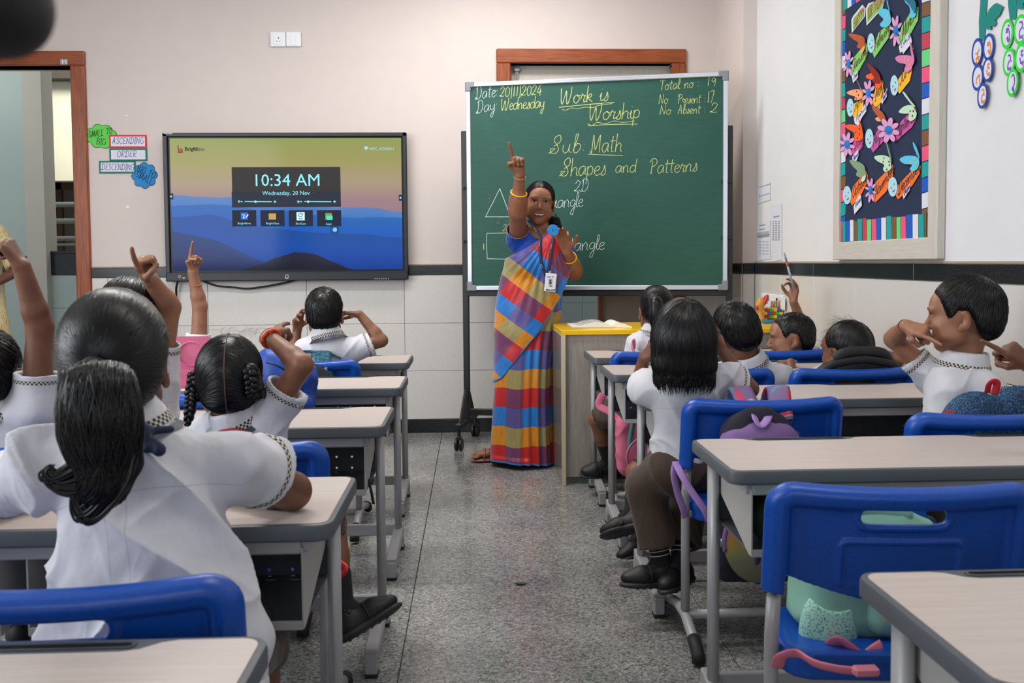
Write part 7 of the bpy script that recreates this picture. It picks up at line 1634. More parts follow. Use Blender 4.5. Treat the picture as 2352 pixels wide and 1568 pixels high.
# blouse
m_bl2 = cloth_mat('royal_blue_blouse', '0c3f9e', .6)
F = Field(); F.cone(tnb-V(0, 0, .085), V(.335, 5.17, 1.02), .128, .135, .03, (V(0, 1, 0), .76)); F.cone(shR, shL, .058, .056, .045)
for s_, e_ in ((shR, elR), (shL, elL)):
    d = nrm(e_-s_); e = s_+d*.095; F.cone(s_, e, .064, .064, .03)
for s_, e_ in ((shR, elR), (shL, elL)):
    d = nrm(e_-s_); e = s_+d*.085; cut_end(F, e, d, .09, .06); F.cone(e-d*.02, e+d*.05, .057, .058, .003, None, 's')
F.ell(tnb+V(0, -.045, .035), (.072, .085, .085), None, .01, 's'); v, f = F.mesh(.005); v = folds(v, f, np.eye(3), .004, 1.2, 4); put('blouse', v, f, [m_bl2], tea, True)
mb = MB(); e = shR+nrm(elR-shR)*.084; d = nrm(elR-shR); a1 = nrm(np.cross(d, V(0, 0, 1))); a2 = np.cross(d, a1)
mb.tube([e+(a1*math.cos(q)+a2*math.sin(q))*.0635 for q in np.linspace(0, 2*PI, 30, endpoint=False)], .0022, 6, closed=True); mb.build('blouse_piping', [M('gold_piping', 'a06a3a', .4)], tea, True)
# saree: plaid handloom cloth, pattern follows each panel's own weave (attribute cloth = along, across, distance to the border)
def saree_mat():
    t = NT('checked_saree'); at_ = t.n('ShaderNodeAttribute', attribute_name='cloth'); sp = t.n('ShaderNodeSeparateXYZ'); t.l(at_.outputs['Vector'], sp.inputs[0]); u, v_, e_ = sp.outputs
    fr = t.math('FRACT', t.math('DIVIDE', v_, .315)); a = t.ramp(fr, [(0, 'c4141c'), (.333, 'd98a14'), (.666, '1a78cc')], 'CONSTANT'); b = t.ramp(fr, [(0, '75345e'), (.333, 'a0925a'), (.666, '5b5096')], 'CONSTANT')
    fu = t.math('FRACT', t.math('DIVIDE', u, .225)); m_ = t.math('GREATER_THAN', fu, .5); c1 = t.mix(m_, a, b)
    w_ = t.n('ShaderNodeTexNoise', i_Scale=1.0, i_Detail=3.0); mp = t.n('ShaderNodeMapping'); mp.inputs['Scale'].default_value = (120, 12, 1); t.l(at_.outputs['Vector'], mp.inputs['Vector']); t.l(mp.outputs[0], w_.inputs['Vector'])
    nd = t.n('ShaderNodeMix', data_type='RGBA', blend_type='MULTIPLY'); nd.inputs[0].default_value = .5; t.l(c1, nd.inputs[6]); t.l(t.ramp(w_.outputs[0], [(.3, 'b0b0b0'), (.7, 'ffffff')]), nd.inputs[7])
    c2 = t.mix(t.math('LESS_THAN', e_, .007), nd.outputs[2], '1580d8'); m = t.base(c2, .42, 0, .4); t.b.inputs['Sheen Weight'].default_value = .3
    t.bump(w_.outputs[0], .12, .001); return m
m_sar = saree_mat()
SZ = [.015, .06, .16, .30, .45, .60, .74, .86, .95, 1.02]
SXC = [.268, .268, .270, .274, .280, .290, .303, .318, .328, .335]; SA = [.182, .180, .176, .170, .166, .166, .176, .182, .176, .165]; SYC = [5.11, 5.11, 5.12, 5.13, 5.14, 5.15, 5.16, 5.17, 5.17, 5.17]; SB = [.178, .172, .165, .155, .15, .15, .150, .145, .138, .13]
zz = np.linspace(.015, 1.02, 70); th = np.linspace(0, 2*PI, 200, endpoint=False)
xc, sa, yc, sb = (np.interp(zz, SZ, q) for q in (SXC, SA, SYC, SB))
G = np.zeros((70, 200, 3)); CL = np.zeros((70, 200, 3))
for i, z in enumerate(zz):
    t_ = (1.02-z); ph = (th+PI/2) % (2*PI); front = np.exp(-((np.angle(np.exp(1j*(th+PI/2-.55))))/.55)**2)
    pl = (.004+.011*t_)*front*np.cos(th*22+.9*np.sin(z*2)); pl += .006*t_*np.cos(th*7+z*1.5)+.004*np.cos(th*4-z*5)
    r1_ = 1+pl/.16
    G[i, :, 0] = xc[i]+sa[i]*np.cos(th)*r1_; G[i, :, 1] = yc[i]+sb[i]*np.sin(th)*r1_; G[i, :, 2] = z+(.020*np.cos(th+PI*.72) if z < .05 else 0)
    CL[i, :, 0] = (th+PI)*.20+.02+front*.010*np.cos(th*22); CL[i, :, 1] = z-.015+.94+.004*np.sin(th*6); CL[i, :, 2] = z-.015
mb = MB(); mb.grid(G, 0, closed=True)
sk = mb.build('saree_skirt', [m_sar], tea, True); attr(sk, 'cloth', CL.reshape(-1, 3))
# pallu: the loose end from the left shoulder across to the right hip
F = Field()
for i in range(len(SZ)-1):
    if SZ[i+1] < .40: continue
    p0, p1 = V(SXC[i], SYC[i], SZ[i]), V(SXC[i+1], SYC[i+1], SZ[i+1])
    F.cone(p0, p1, SA[i]+.008, SA[i+1]+.008, .02, (V(0, 1, 0), .88))
F.cone((.335, 5.17, 1.02), (.345, 5.15, 1.16), .168, .155, .03, (V(0, 1, 0), .86)); F.cone((.345, 5.15, 1.16), tnb-V(0, 0, .11), .152, .132, .03, (V(0, 1, 0), .88)); F.cone(tnb-V(-.03, 0, .05), shL+V(0, 0, .004), .070, .068, .04)
F.ell(V(.30, 5.05, 1.13), (.075, .07, .075), None, .04); F.ell(V(.43, 5.05, 1.13), (.075, .07, .075), None, .04)
F.cone(V(.43, 5.06, 1.22), V(.475, 5.10, 1.02), .09, .10, .05)
P1u = [A(1258, 526, 5.05), A(1240, 548, 5.05), A(1215, 566, 5.05), A(1185, 582, 5.05), A(1160, 594, 5.05), A(1120, 606, 5.05)]; P1l = [A(1318, 600, 5.05), A(1302, 645, 5.05), A(1285, 690, 5.05), A(1245, 752, 5.05), A(1195, 812, 5.05), A(1152, 868, 5.05), A(1120, 890, 5.05)]
ux = np.array([p[0] for p in P1u])[::-1]; uz = np.array([p[2] for p in P1u])[::-1]; lx = np.array([p[0] for p in P1l])[::-1]; lz = np.array([p[2] for p in P1l])[::-1]
def ztop(x): return np.where(x > ux[-1], 9.0, np.interp(x, ux, uz))
def zlow(x): return np.interp(x, lx, lz)
F.fn(lambda X, Y, Z: np.maximum(Z-ztop(X), zlow(X)-Z)*.62+0*Y, (-.1, 4.7, .15), (.8, 5.6, 1.6), 0, 'i')
v, f = F.mesh(.0052); v = relax(v, f, 1, .4)
# pleat lines running from the shoulder down to the hip
e1 = nrm(V(.62, 0, .78)); e2 = V(e1[2], 0, -e1[0])
org = V(.44, 5.05, 1.30); q = v-org; rad = np.hypot(q[:, 0], q[:, 2]); ang = np.arctan2(q[:, 2], q[:, 0])
n_ = vnorm(v, f); pleat = np.sin((ang)*46+1.5*np.sin(rad*9))*.0042*np.clip(rad/.25, .2, 1)*np.clip(1.4-rad/.5, .1, 1)*np.clip(-(n_[:, 1])+.2, 0, 1); v = v+n_*pleat[:, None]
v_pal, f_pal = v, f
pa_ = put('saree_pallu', v, f, [m_sar], tea, True)
wrap = v[:, 1]-5.15; CLP = np.stack([q @ e2+.13*0+.02, q @ e1+2.0+.04*np.sin(rad*6), np.minimum((v[:, 2]-zlow(v[:, 0]))*.62, 1)], 1); CLP[:, 2] = np.where(v[:, 1] < 5.3, CLP[:, 2], 1); attr(pa_, 'cloth', CLP)
# sandal and lanyard with the card
sn = thing('sandal', None, None, (0, 0, 0)); bpy.data.objects.remove(sn)
m_snd = M('rose_sandal', '8d5a50', .45, nz=(40, .1))
F = Field(); fa = A(1150, 1040, 5.22); td_ = nrm(V(-.9, -.25, 0)); sR = np.stack([np.cross(td_, V(0, 0, 1)), td_, V(0, 0, 1)], 1); c = V(A(1128, 1060, 5.20)[0], 5.20, .03)
F.ell(c+td_*.03+V(0, 0, .014), (.036, .075, .022), sR, .02); F.cone(c-td_*.05+V(0, 0, .02), c-td_*.06+V(0, 0, .09), .03, .034, .02)
for k_ in range(5): F.cone(c+td_*.085+sR[:, 0]*(-.026+k_*.013)+V(0, 0, .004), c+td_*(.108-.004*abs(k_-1.2))+sR[:, 0]*(-.028+k_*.0135), .0085, .0075, .004)
v, f = F.mesh(.004); put('foot', v, f, [SK_T], tea, True)
F = Field(); F.ell(c+td_*.03-V(0, 0, .018), (.044, .095, .012), sR, .01); F.ell(c-td_*.04-V(0, 0, .016), (.036, .06, .012), sR, .02); v, f = F.mesh(.0045); so_ = put('sandal', v, f, [m_snd], tea, True)
mb = MB()
for a_, t1 in ((-1, .055), (1, .055), (-1, .02), (1, .02)):
    mb.tube(smooth_path([c+td_*t1+sR[:, 0]*a_*.042-V(0, 0, .012), c+td_*(t1-.01)+sR[:, 0]*a_*.030+V(0, 0, .022), c+td_*(t1-.02)+V(0, 0, .042), c+td_*(t1-.03)-sR[:, 0]*a_*.030+V(0, 0, .022)], 4), .0095, 6, flat=.3, up=(0, 0, 1))
mb.build('sandal_strap', [m_snd], so_, True)
mb = MB(); ly = 4.955
pl_ = [A(1213, 504, 5.04), A(1226, 528, 5.0), A(1240, 560, 4.985), A(1247, 600, 4.985), A(1254, 634, 4.985)]; pr_ = [A(1262, 520, 5.02), A(1270, 540, 4.99), A(1268, 565, 4.97), A(1262, 600, 4.975), A(1257, 634, 4.98)]
pl_, pr_ = (list(on_shell(v_pal, f_pal, np.array(p_)[1:], .009)) for p_ in (pl_, pr_)); pl_.insert(0, A(1213, 504, 5.04)); pr_.insert(0, A(1262, 520, 5.02))
for p_ in (pl_, pr_): mb.tube(smooth_path(p_, 4), .0085, 6, flat=.2, up=(0, -1, 0))
mb.build('lanyard', [m_navy], tea, True)
cc = V(*(on_shell(v_pal, f_pal, [A(1257, 660, 4.9)], .022)[0])); cz = .055; mb = MB(); rc = np.array(Matrix.Rotation(.10, 3, 'Y'))
mb.box(cc, (.031, .0025, .050), 0, rc, bev=.002); card_ = mb.build('identity_card', [M('card_holder', 'd9dade', .3)], tea)
mb = MB(); mb.box(cc+V(0, -.0032, -.002), (.025, .0006, .042), 0, rc); mb.build('card_face', [M('card_paper', 'dcdce0', .5)], card_)
mb = MB(); mb.box(cc+V(-.001, -.0042, .006), (.010, .0006, .014), 0, rc); mb.build('portrait_background', [M('portrait_grey', '9aa3ad', .6)], card_)
mb = MB(); mb.lathe([(0, 0), (.0055, 0), (.0055, .0008), (0, .0008)], cc+V(-.001, -.005, .010), 12, 0, RB); mb.lathe([(0, 0), (.007, 0), (.007, .0008), (0, .0008)], cc+V(-.001, -.0048, -.003), 12, 0, RB); mb.build('portrait', [M('portrait_dark', '3a2a2a', .6)], card_)
mb = MB()
for z_, w_ in ((-.014, .012), (-.019, .008), (-.023, .010)): mb.box(cc+V(0, -.0042, z_), (w_, .0005, .0011), 0, rc)
mb.build('card_print', [M('ink_slate', '4a5a80', .6)], card_); mb = MB()
for x_ in (-.014, -.002, .012): mb.box(cc+V(x_, -.0042, .030), (.005, .0005, .0025), 0, rc)
mb.build('card_print', [M('ink_slate', '4a5a80', .6)], card_)
mb = MB(); mb.prism([(-.025, -.044), (.025, -.044), (.025, -.036), (0, -.040), (-.025, -.034)][::-1], cc+V(0, -.0042, 0), (1, 0, 0), (0, 0, 1), .0006); mb.build('card_wave', [M('card_navy_gold', '2b4a8c', .5)], card_)
mb = MB(); mb.box(cc+V(-.003, .0, .058), (.008, .002, .010), 0, bev=.002); mb.build('metal_clip', [m_steel], card_)
for p_, n_l in ((pl_, 3), (pr_, 2)):
    q_ = smooth_path(p_, 6)
    for k_ in range(n_l):
        i_ = int(len(q_)*(.12+.33*k_)); d_ = nrm(q_[i_+1]-q_[i_]); mb = MB(); write(mb, 'Yash', q_[i_]+V(0, -.0035, 0)+d_*.030, q_[i_]+V(0, -.0035, 0), np.cross(d_, V(0, -1, 0)), .0045, .0005, (0, -1, 0)); mb.build('lanyard_lettering', [m_wp], tea)
dsk = A(1271, 529, 4.88)
rg_ = thing('blue_ring', 'small flat bright blue ring held up by the teacher', 'ring toy', dsk); mb = MB(); prof = [(.0075, -.006), (.029, -.006), (.031, -.003), (.031, .003), (.029, .006), (.0075, .006)]
ang = np.linspace(0, 2*PI, 36, endpoint=False); Rr = rot_to(nrm(V(.12, -1, .05)))[:, [0, 2, 1]]
G = np.array([[dsk+Rr @ V(r_*math.cos(a_), r_*math.sin(a_), z_) for a_ in ang] for r_, z_ in prof+[prof[0]]]); mb.grid(G, 0, closed=True); mb.build('ring_body', [M('ring_blue', '0e86d4', .4)], rg_, .6)

# ================================================================= woman passing in the corridor doorway, mostly outside the picture
wm = thing('person', 'woman in a yellow striped kurta standing in the open doorway at the left edge', 'person', (-3.35, 6.35, 0))
wc = at(-60, 560, Y=6.35); F = Field(); wx = -3.36
F.cone((wx, 6.35, 1.35), (wx, 6.35, .95), .15, .14, .03, (V(0, 1, 0), .7)); F.cone((wx, 6.35, 1.40), (wx, 6.34, 1.52), .055, .05, .02); wsh_, wel, wwr = V(wx+.15, 6.35, 1.36), at(40, 622, Y=6.30), at(-20, 655, Y=6.12)
F.cone((wx-.15, 6.35, 1.36), (wx+.15, 6.35, 1.36), .045, .045, .03); F.cone(wsh_, wel, .045, .038, .02); F.cone(wel, wwr, .037, .026, .02); F.cone(V(wx-.15, 6.35, 1.36), V(wx-.2, 6.3, 1.08), .045, .037, .02); F.cone(V(wx-.2, 6.3, 1.08), V(wx-.1, 6.15, 1.0), .037, .026, .02)
for sx in (-1, 1): F.cone((wx+sx*.07, 6.35, .9), (wx+sx*.07, 6.33, .08), .085, .045, .03); F.cone((wx+sx*.07, 6.33, .05), (wx+sx*.07, 6.18, .03), .035, .028, .02)
pts_ = [F.mesh(.009)]; whc = V(wx, 6.33, 1.60); wR = head_frame((.3, -1, 0)); H = Field(); H.cone((wx, 6.35, 1.44), (wx, 6.34, 1.53), .05, .048, 0); Pw = head_ops(H, whc, wR, 1.05, child=False); WHM = H.mesh(.004); pts_.append(WHM); eyes(Pw, wR, 1.05, wm, head=WHM); G = Field(); hand_ops(G, wwr, (-1, -.3, -.3), (0, -.3, -1), (0, -1, 0), .95, 'relaxed'); pts_.append(G.mesh(.004))
v, f = joinvf(pts_); put('body', v, f, [SK['b']], wm, True)
v, f = hair_shell(whc, wR, 1.05, 'girl', .002, .006); sv, sf = strands(v, f, toward(Pw(0, -.1, -.03)), 500, .07, .003, .001, 4); hair_obj([(v, f), (sv, sf)], wm)
def kurta_mat():
    t = NT('yellow_striped_kurta'); v = t.coords((60, 60, 3)); n = t.noise(v, 2, 2); m = t.base(t.ramp(n, [(.42, 'c8a55c'), (.5, 'e3d9bd'), (.62, 'd3b878')]), .7); return m
mk_u = kurta_mat(); F = Field(); F.cone((wx, 6.35, 1.35), (wx, 6.35, .95), .165, .158, .03, (V(0, 1, 0), .76)); F.cone((wx, 6.35, .95), (wx+.01, 6.35, .50), .16, .23, .04, (V(0, 1, 0), .72)); F.cone((wx-.15, 6.35, 1.36), (wx+.15, 6.35, 1.36), .056, .056, .03)
sl_e = wsh_*.12+wel*.88; F.cone(wsh_, sl_e, .056, .056, .02); cut_end(F, sl_e, nrm(wel-wsh_)); cut_end(F, V(wx+.01, 6.35, .52), (0, 0, -1), .3, .2); v, f = F.mesh(.008); v = folds(v, f, np.eye(3), .008, .8, 2); put('kurta', v, f, [mk_u], wm, True)
F = Field(); F.cone((wx, 6.35, .95), (wx, 6.35, .10), .14, .17, .04, (V(0, 1, 0), .8)); cut_end(F, V(wx, 6.35, .10), (0, 0, -1), .3, .2); v, f = F.mesh(.01); v = folds(v, f, np.eye(3), .01, .6, 5); put('magenta_trousers', v, f, [cloth_mat('magenta_cloth', 'a3155a', .6)], wm, True)

# ================================================================= school bags and small things
def bag_body(root, c, w_, h_, d_, mat, name='bag_body', R=None, top=.5, vox=.006, amp=.006, seed=1):
    """soft rounded sack, narrower at the top; c = centre"""
    R = np.eye(3) if R is None else R; F = Field(); c = np.asarray(c, float)
    F.box(c-R[:, 2]*h_*.1, (w_/2, d_/2, h_*.38), R, min(w_, d_, h_)*.33, .02); F.ell(c+R[:, 2]*h_*.22, (w_/2*.97, d_/2*.94, h_*.30), R, .04)
    v, f = F.mesh(vox); v = folds(v, f, R, amp, 1.2, seed); return put(name, v, f, [mat], root, True)
def strap(name, pts, w_, mat, parent, up=(0, -1, 0), t=.18): mb = MB(); mb.tube(smooth_path(pts, 6), w_/2, 8, flat=t, up=up); return mb.build(name, [mat], parent, True)
def blobs(name, bg, cols, scale=14, th=.55, rough=.75):
    t = NT(name); v = t.coords(); col = None; prev = bg
    for i, c_ in enumerate(cols):
        mp = t.n('ShaderNodeMapping'); mp.inputs['Location'].default_value = (i*3.1, i*1.7, i*2.3); t.l(v, mp.inputs['Vector']); n = t.noise(mp.outputs[0], scale*(1+.25*i), 1, .4)
        f = t.math('GREATER_THAN', n, th+.02*i); prev = t.mix(f, prev, c_)
    return t.base(prev, rough)
m_zip = M('zip_metal', 'a9a9ad', .3, .9)
# purple backpack on the bob haired child's chair
pb = thing('purple_backpack', 'purple unicorn print backpack hanging by its straps on a blue chair back', 'backpack', (.84, 2.60, .36))
m_pur = M('purple_cloth', '7a5a90', .75, nz=(30, .12)); m_lil = M('lilac_webbing', '9a78b4', .7, nz=(60, .1)); m_pp1 = blobs('lilac_print', '77608c', ['b9ad93', 'c23a5a', '4b8aa0'], 16, .60); m_dkn = M('dark_navy_cloth', '1a1626', .8, nz=(30, .3)); m_nav2 = M('navy_violet', '2a2140', .8)
def rb_mat():
    t = NT('faded_rainbow_print'); v = t.coords((1, 1, 1)); n = t.noise(v, 9, 3); sp = t.n('ShaderNodeSeparateXYZ'); t.l(v, sp.inputs[0]); h_ = t.math('ADD', t.math('MULTIPLY', sp.outputs[2], 6.5), t.math('MULTIPLY', n, .35)); fr = t.math('SUBTRACT', h_, t.math('MULTIPLY', sp.outputs[0], 3.0))
    return t.base(t.ramp(fr, [(.1, '6f6f5a'), (.35, '7d7a45'), (.5, '8f6f28'), (.68, '8d5138'), (.85, '8a4a44'), (1, '6d5a66')]), .7)
bc = V(.80, 2.545, .465)
b_ = bag_body(pb, bc, .235, .50, .085, m_dkn, seed=3)
F = Field(); F.ell(bc+V(-.005, -.042, -.115), (.100, .045, .118), None, .02); v, f = F.mesh(.005); put('front_pocket', v, f, [rb_mat()], pb, True)
mb = MB(); mb.tube(smooth_path([bc+V(-.005+.100*math.cos(a_), -.050, -.115+.119*math.sin(a_)) for a_ in np.linspace(-.2, PI+.2, 16)], 2), .007, 6); mb.build('pocket_zip', [m_pur], pb, True)
mb = MB(); mb.tube(smooth_path([bc+V(-.022+.002*z, -.090+.045*z*z, -.115-z*.1) for z in (-.9, -.5, 0, .5, .9)], 3), .009, 8, flat=.5, up=(0, -1, 0)); mb.build('centre_zip', [M('violet_zip', '3f2a5c', .6)], pb, True)
mb = MB(); mb.box(bc+V(-.024, -.094, -.055), (.0055, .003, .012), 0, bev=.002); mb.lathe([(0, 0), (.007, 0), (.007, .003), (0, .003)], bc+V(-.024, -.092, -.040), 12, 0, RB); mb.box(bc+V(-.112, -.050, -.115), (.004, .003, .012), 0, bev=.002); mb.build('zip_pull', [m_zip], pb, True)
F = Field(); F.ell(V(.81, 2.575, .640), (.108, .045, .074), None, .02); v, f = F.mesh(.005); put('top_panel', v, f, [m_nav2], pb, True)
F = Field(); F.ell(V(.81, 2.545, .615), (.118, .060, .078), None, .02); v, f = F.mesh(.005); put('lilac_panel', v, f, [m_pur], pb, True)
mb = MB(); mb.tube(smooth_path([V(.81+.100*math.cos(a_), 2.506+.02*abs(math.cos(a_)), .622+.032*math.sin(a_)) for a_ in np.linspace(.15, PI-.15, 12)], 3), .003, 6); mb.build('top_zip', [M('violet_zip', '3f2a5c', .6)], pb, True)
for (xa, ya), (xb, yb), (xc_, yc_) in (((1703, 907), (1718, 935), (1712, 968)), ((1789, 907), (1792, 940), (1795, 965))):
    strap('shoulder_strap', [V(at(xa, ya, Y=2.66)[0]+.0, 2.74, .70), V(at(xa, ya, Y=2.66)[0], 2.70, .752), V(at(xa, ya, Y=2.63)[0], 2.635, .760), A(xb, yb, 2.585), A(xc_, yc_, 2.575)], .066, m_pp1, pb)
mb = MB(); c0 = A(1747, 948, 2.50)
mb.tube(smooth_path([A(1733, 945, 2.55), A(1736, 965, 2.51), A(1748, 977, 2.50), A(1761, 965, 2.51), A(1767, 945, 2.55)], 6), .012, 8, flat=.25, up=(0, -1, 0)); mb.build('carry_loop', [m_lil], pb, True)
strap('hanging_strap', [A(1552, 1066, 2.66), A(1548, 1090, 2.64), A(1556, 1130, 2.63), A(1568, 1165, 2.62), A(1574, 1188, 2.62)], .022, m_lil, pb); strap('hanging_strap', [A(1552, 1060, 2.66), A(1566, 1090, 2.60), A(1590, 1130, 2.57), A(1618, 1170, 2.55), A(1628, 1195, 2.55)], .024, m_lil, pb)
# pink backpack in front of the counter
pk = thing('pink_backpack', 'pink backpack with a mint stripe hanging low beside the yellow counter', 'backpack', (.75, 4.0, .3)); m_pink = M('pink_cloth', 'd9718f', .7, nz=(30, .08)); m_mint2 = M('mint_piping', '5fb9ae', .6)
bc = V(A(1452, 1000, 3.98)[0]+.06, 3.965, A(1452, 1005, 3.98)[2]); bag_body(pk, bc, .26, .34, .12, m_pink, seed=5)
F = Field(); F.ell(bc+V(-.01, -.06, -.07), (.085, .045, .085), None, .02); v, f = F.mesh(.005); put('front_pocket', v, f, [M('deep_pink_cloth', 'c4587c', .7, nz=(30, .08))], pk, True)
mb = MB(); mb.tube(smooth_path([bc+V(-.01+.088*math.cos(a_), -.068, -.07+.088*math.sin(a_)) for a_ in np.linspace(-.2, PI+.6, 18)], 2), .005, 6); mb.build('pocket_zip', [M('pale_pink_zip', 'e59ab0', .5)], pk, True)
mb = MB(); mb.tube(smooth_path([bc+V(-.06, -.066, .13), bc+V(-.085, -.066, .0), bc+V(-.08, -.066, -.12)], 5), .010, 6, flat=.3, up=(0, -1, 0)); mb.build('mint_stripe', [m_mint2], pk, True)
for k_ in range(2): mb = MB(); mb.lathe([(0, 0), (.012, 0), (.012, .002), (0, .002)], bc+V(-.02+.06*k_, -.106, -.06+.03*k_), 14, 0, RB); mb.build('flower_print', [M(('print_red', 'print_yellow')[k_], ('c22a5a', 'd9b53a')[k_], .7)], pk)
strap('shoulder_strap', [A(1458, 790, 4.10), A(1452, 795, 4.04), A(1462, 820, 4.02), A(1480, 850, 4.0), A(1490, 900, 3.99)], .05, m_pink, pk); strap('shoulder_strap', [A(1386, 905, 4.02), A(1376, 930, 4.01), A(1400, 945, 3.99), A(1425, 965, 3.97)], .035, m_pink, pk)
# teal star strap and satchel at the fourth row left, and blue bag
sb = thing('star_print_backpack', 'dark teal backpack with white stars slung over the chair behind the wall display boy', 'backpack', (-.70, 3.80, .4))
def teal_mat():
    t = NT('teal_check_cloth'); v = t.coords(); br = t.n('ShaderNodeTexBrick', i_Scale=14.0); t.l(v, br.inputs['Vector']); br.inputs['Color1'].default_value = lin('0d3a4c'); br.inputs['Color2'].default_value = lin('124e62'); br.inputs['Mortar'].default_value = lin('1f7288'); return t.base(br.outputs[0], .75)
m_teal = teal_mat(); bag_body(sb, V(-.70, 3.76, .55), .24, .36, .09, M('dark_bag_cloth', '101820', .85), seed=7)
strap('shoulder_strap', [A(668, 822, 3.92), A(686, 808, 3.90), A(715, 806, 3.88), A(742, 812, 3.85)], .045, m_teal, sb, (0, 0, 1)); strap('shoulder_strap', [A(738, 809, 3.92), A(738, 811, 3.855), A(738, 835, 3.80), A(745, 862, 3.78), A(752, 885, 3.78)], .085, m_teal, sb); strap('shoulder_strap', [A(738, 809, 3.90), A(760, 812, 3.89), A(784, 822, 3.90)], .03, m_teal, sb, (0, 0, 1))
for px_, py_, r_ in ((718.5, 826, .010), (747.5, 847, .011)):
    mb = MB(); pts = [(r_*(1 if k_ % 2 == 0 else .42)*math.cos(PI/2+k_*PI/6), r_*(1 if k_ % 2 == 0 else .42)*math.sin(PI/2+k_*PI/6)) for k_ in range(12)]
    mb.prism(pts, A(px_, py_, 3.772), (1, 0, 0), (0, 0, 1), -.001); mb.build('white_star', [M('star_white', 'b9bcb8', .7)], sb)
bb = thing('blue_backpack', 'bright blue backpack standing between the braided girl and the star strap', 'backpack', (-.66, 3.2, .5)); m_bb = M('blue_nylon', '0d3f9a', .5, nz=(20, .15), bump=(40, .3, .004))
bag_body(bb, V(A(640, 850, 3.12)[0], 3.14, .70), .22, .30, .14, m_bb, seed=9, amp=.01)
mb = MB(); mb.tube(smooth_path([A(612, 832, 3.05), A(636, 838, 3.04), A(662, 858, 3.06), A(672, 885, 3.08)], 5), .004, 6); mb.build('zip', [M('dark_blue_zip', '0a2250', .5)], bb, True)
# black backpack on the right
kb_ = thing('black_backpack', 'bulky black padded backpack hung over a blue chair back at the right', 'backpack', (1.41, 3.34, .5)); m_kb = M('black_nylon', '121316', .6, nz=(20, .3), bump=(60, .3, .003))
F = Field(); c = A(1982, 850, 3.40); F.ell(c+V(0, .02, -.05), (.205, .075, .105), None, .03); F.ell(c+V(0, .05, -.14), (.19, .07, .18), None, .04); v, f = F.mesh(.006); v = folds(v, f, np.eye(3), .006, 1.3, 5); put('bag_body', v, f, [m_kb], kb_, True)
strap('top_roll', [A(1918, 826, 3.33), A(1940, 812, 3.32), A(1985, 808, 3.32), A(2025, 812, 3.33), A(2040, 828, 3.34)], .045, m_kb, kb_, (0, -1, 0), .8)
strap('shoulder_strap', [A(1893, 852, 3.32), A(1920, 836, 3.31), A(1985, 826, 3.30), A(2045, 836, 3.31), A(2066, 852, 3.32)], .03, m_kb, kb_, (0, -1, 0), .5)
# blue and red backpack at the right edge
rbp = thing('patterned_blue_backpack', 'blue doodle print backpack with red mesh and a red loop at the right edge', 'backpack', (1.42, 2.37, .45))
def doodle():
    t = NT('blue_doodle_cloth'); v = t.coords(); vo = t.n('ShaderNodeTexVoronoi', i_Scale=75.0, feature='F1'); t.l(v, vo.inputs['Vector']); d = vo.outputs[0]; ring = t.math('LESS_THAN', t.math('ABSOLUTE', t.math('SUBTRACT', t.math('FRACT', t.math('MULTIPLY', d, 2.6)), .5)), .16)
    return t.base(t.mix(ring, '12284a', '22648c'), .7)
F = Field(); c = A(2290, 945, 2.40); F.ell(c+V(-.055, .01, -.06), (.10, .06, .115), None, .006); F.ell(c+V(.075, .02, -.055), (.13, .06, .122), None, .006); F.ell(c+V(0, .03, -.2), (.16, .06, .14), None, .03); v, f = F.mesh(.005); put('bag_body', v, f, [doodle()], rbp, True)
F = Field(); F.ell(c+V(-.10, .004, -.085), (.072, .05, .105), None, .01); v, f = F.mesh(.005); put('red_mesh_panel', v, f, [M('red_mesh', '7d0f1c', .7, bump=(420, .8, .002))], rbp, True)
strap('red_loop', [A(2268, 900, 2.36), A(2272, 882, 2.34), A(2281, 875, 2.335), A(2290, 882, 2.34), A(2284, 905, 2.35)], .02, M('red_webbing', 'd02a30', .6), rbp, (0, -1, 0), .35)
# mint backpack lying on the seat of the nearest right chair
mbk = thing('mint_backpack', 'mint green backpack with mesh pocket and pink straps lying on the blue seat', 'backpack', (.80, 1.86, .42)); m_mint = blobs('mint_print', '7fae9c', ['9a6aa8', 'd9a06a', '3a8a9a'], 15, .66); m_mintp = M('mint_cloth', '7cac9a', .75, nz=(30, .06)); m_pst = M('pink_strap', 'd4758c', .7, nz=(60, .06))
RT = np.array(Matrix.Rotation(.18, 3, 'Y') @ Matrix.Rotation(-.10, 3, 'X')); bc = V(.79, 1.765, .515); SZ_ = .430
bag_body(mbk, bc, .30, .27, .15, m_mintp, R=RT, seed=11, amp=.007, vox=.005)
F = Field(); F.box(bc+V(.045, -.070, -.03), (.085, .03, .075), RT, .028, .01); v, f = F.mesh(.0045); put('printed_pocket', v, f, [m_mint], mbk, True)
def mesh_mat():
    t = NT('mint_mesh_fabric'); v = t.coords((1, 1, 1)); vo = t.n('ShaderNodeTexVoronoi', i_Scale=230.0); t.l(v, vo.inputs['Vector']); return t.base(t.mix(t.math('LESS_THAN', vo.outputs[0], .35), '9fd2bf', '4f8474'), .6)
pc_ = A(1902, 1452, 1.70); F = Field(); F.ell(pc_, (.056, .036, .088), None, .01); F.ell(pc_+V(.01, -.01, .108), (.060, .060, .060), None, .005, 's'); v, f = F.mesh(.004); put('mesh_side_pocket', v, f, [mesh_mat()], mbk, True)
mb = MB(); mb.box(A(1947, 1420, 1.685), (.005, .0015, .018), 0, np.array(Matrix.Rotation(.25, 3, 'Y')), bev=.001); mb.build('black_side_label', [M('label_black', '111114', .6)], mbk)
Z_ = lambda x, y, dz=0: at(x, y, Z=SZ_+dz)
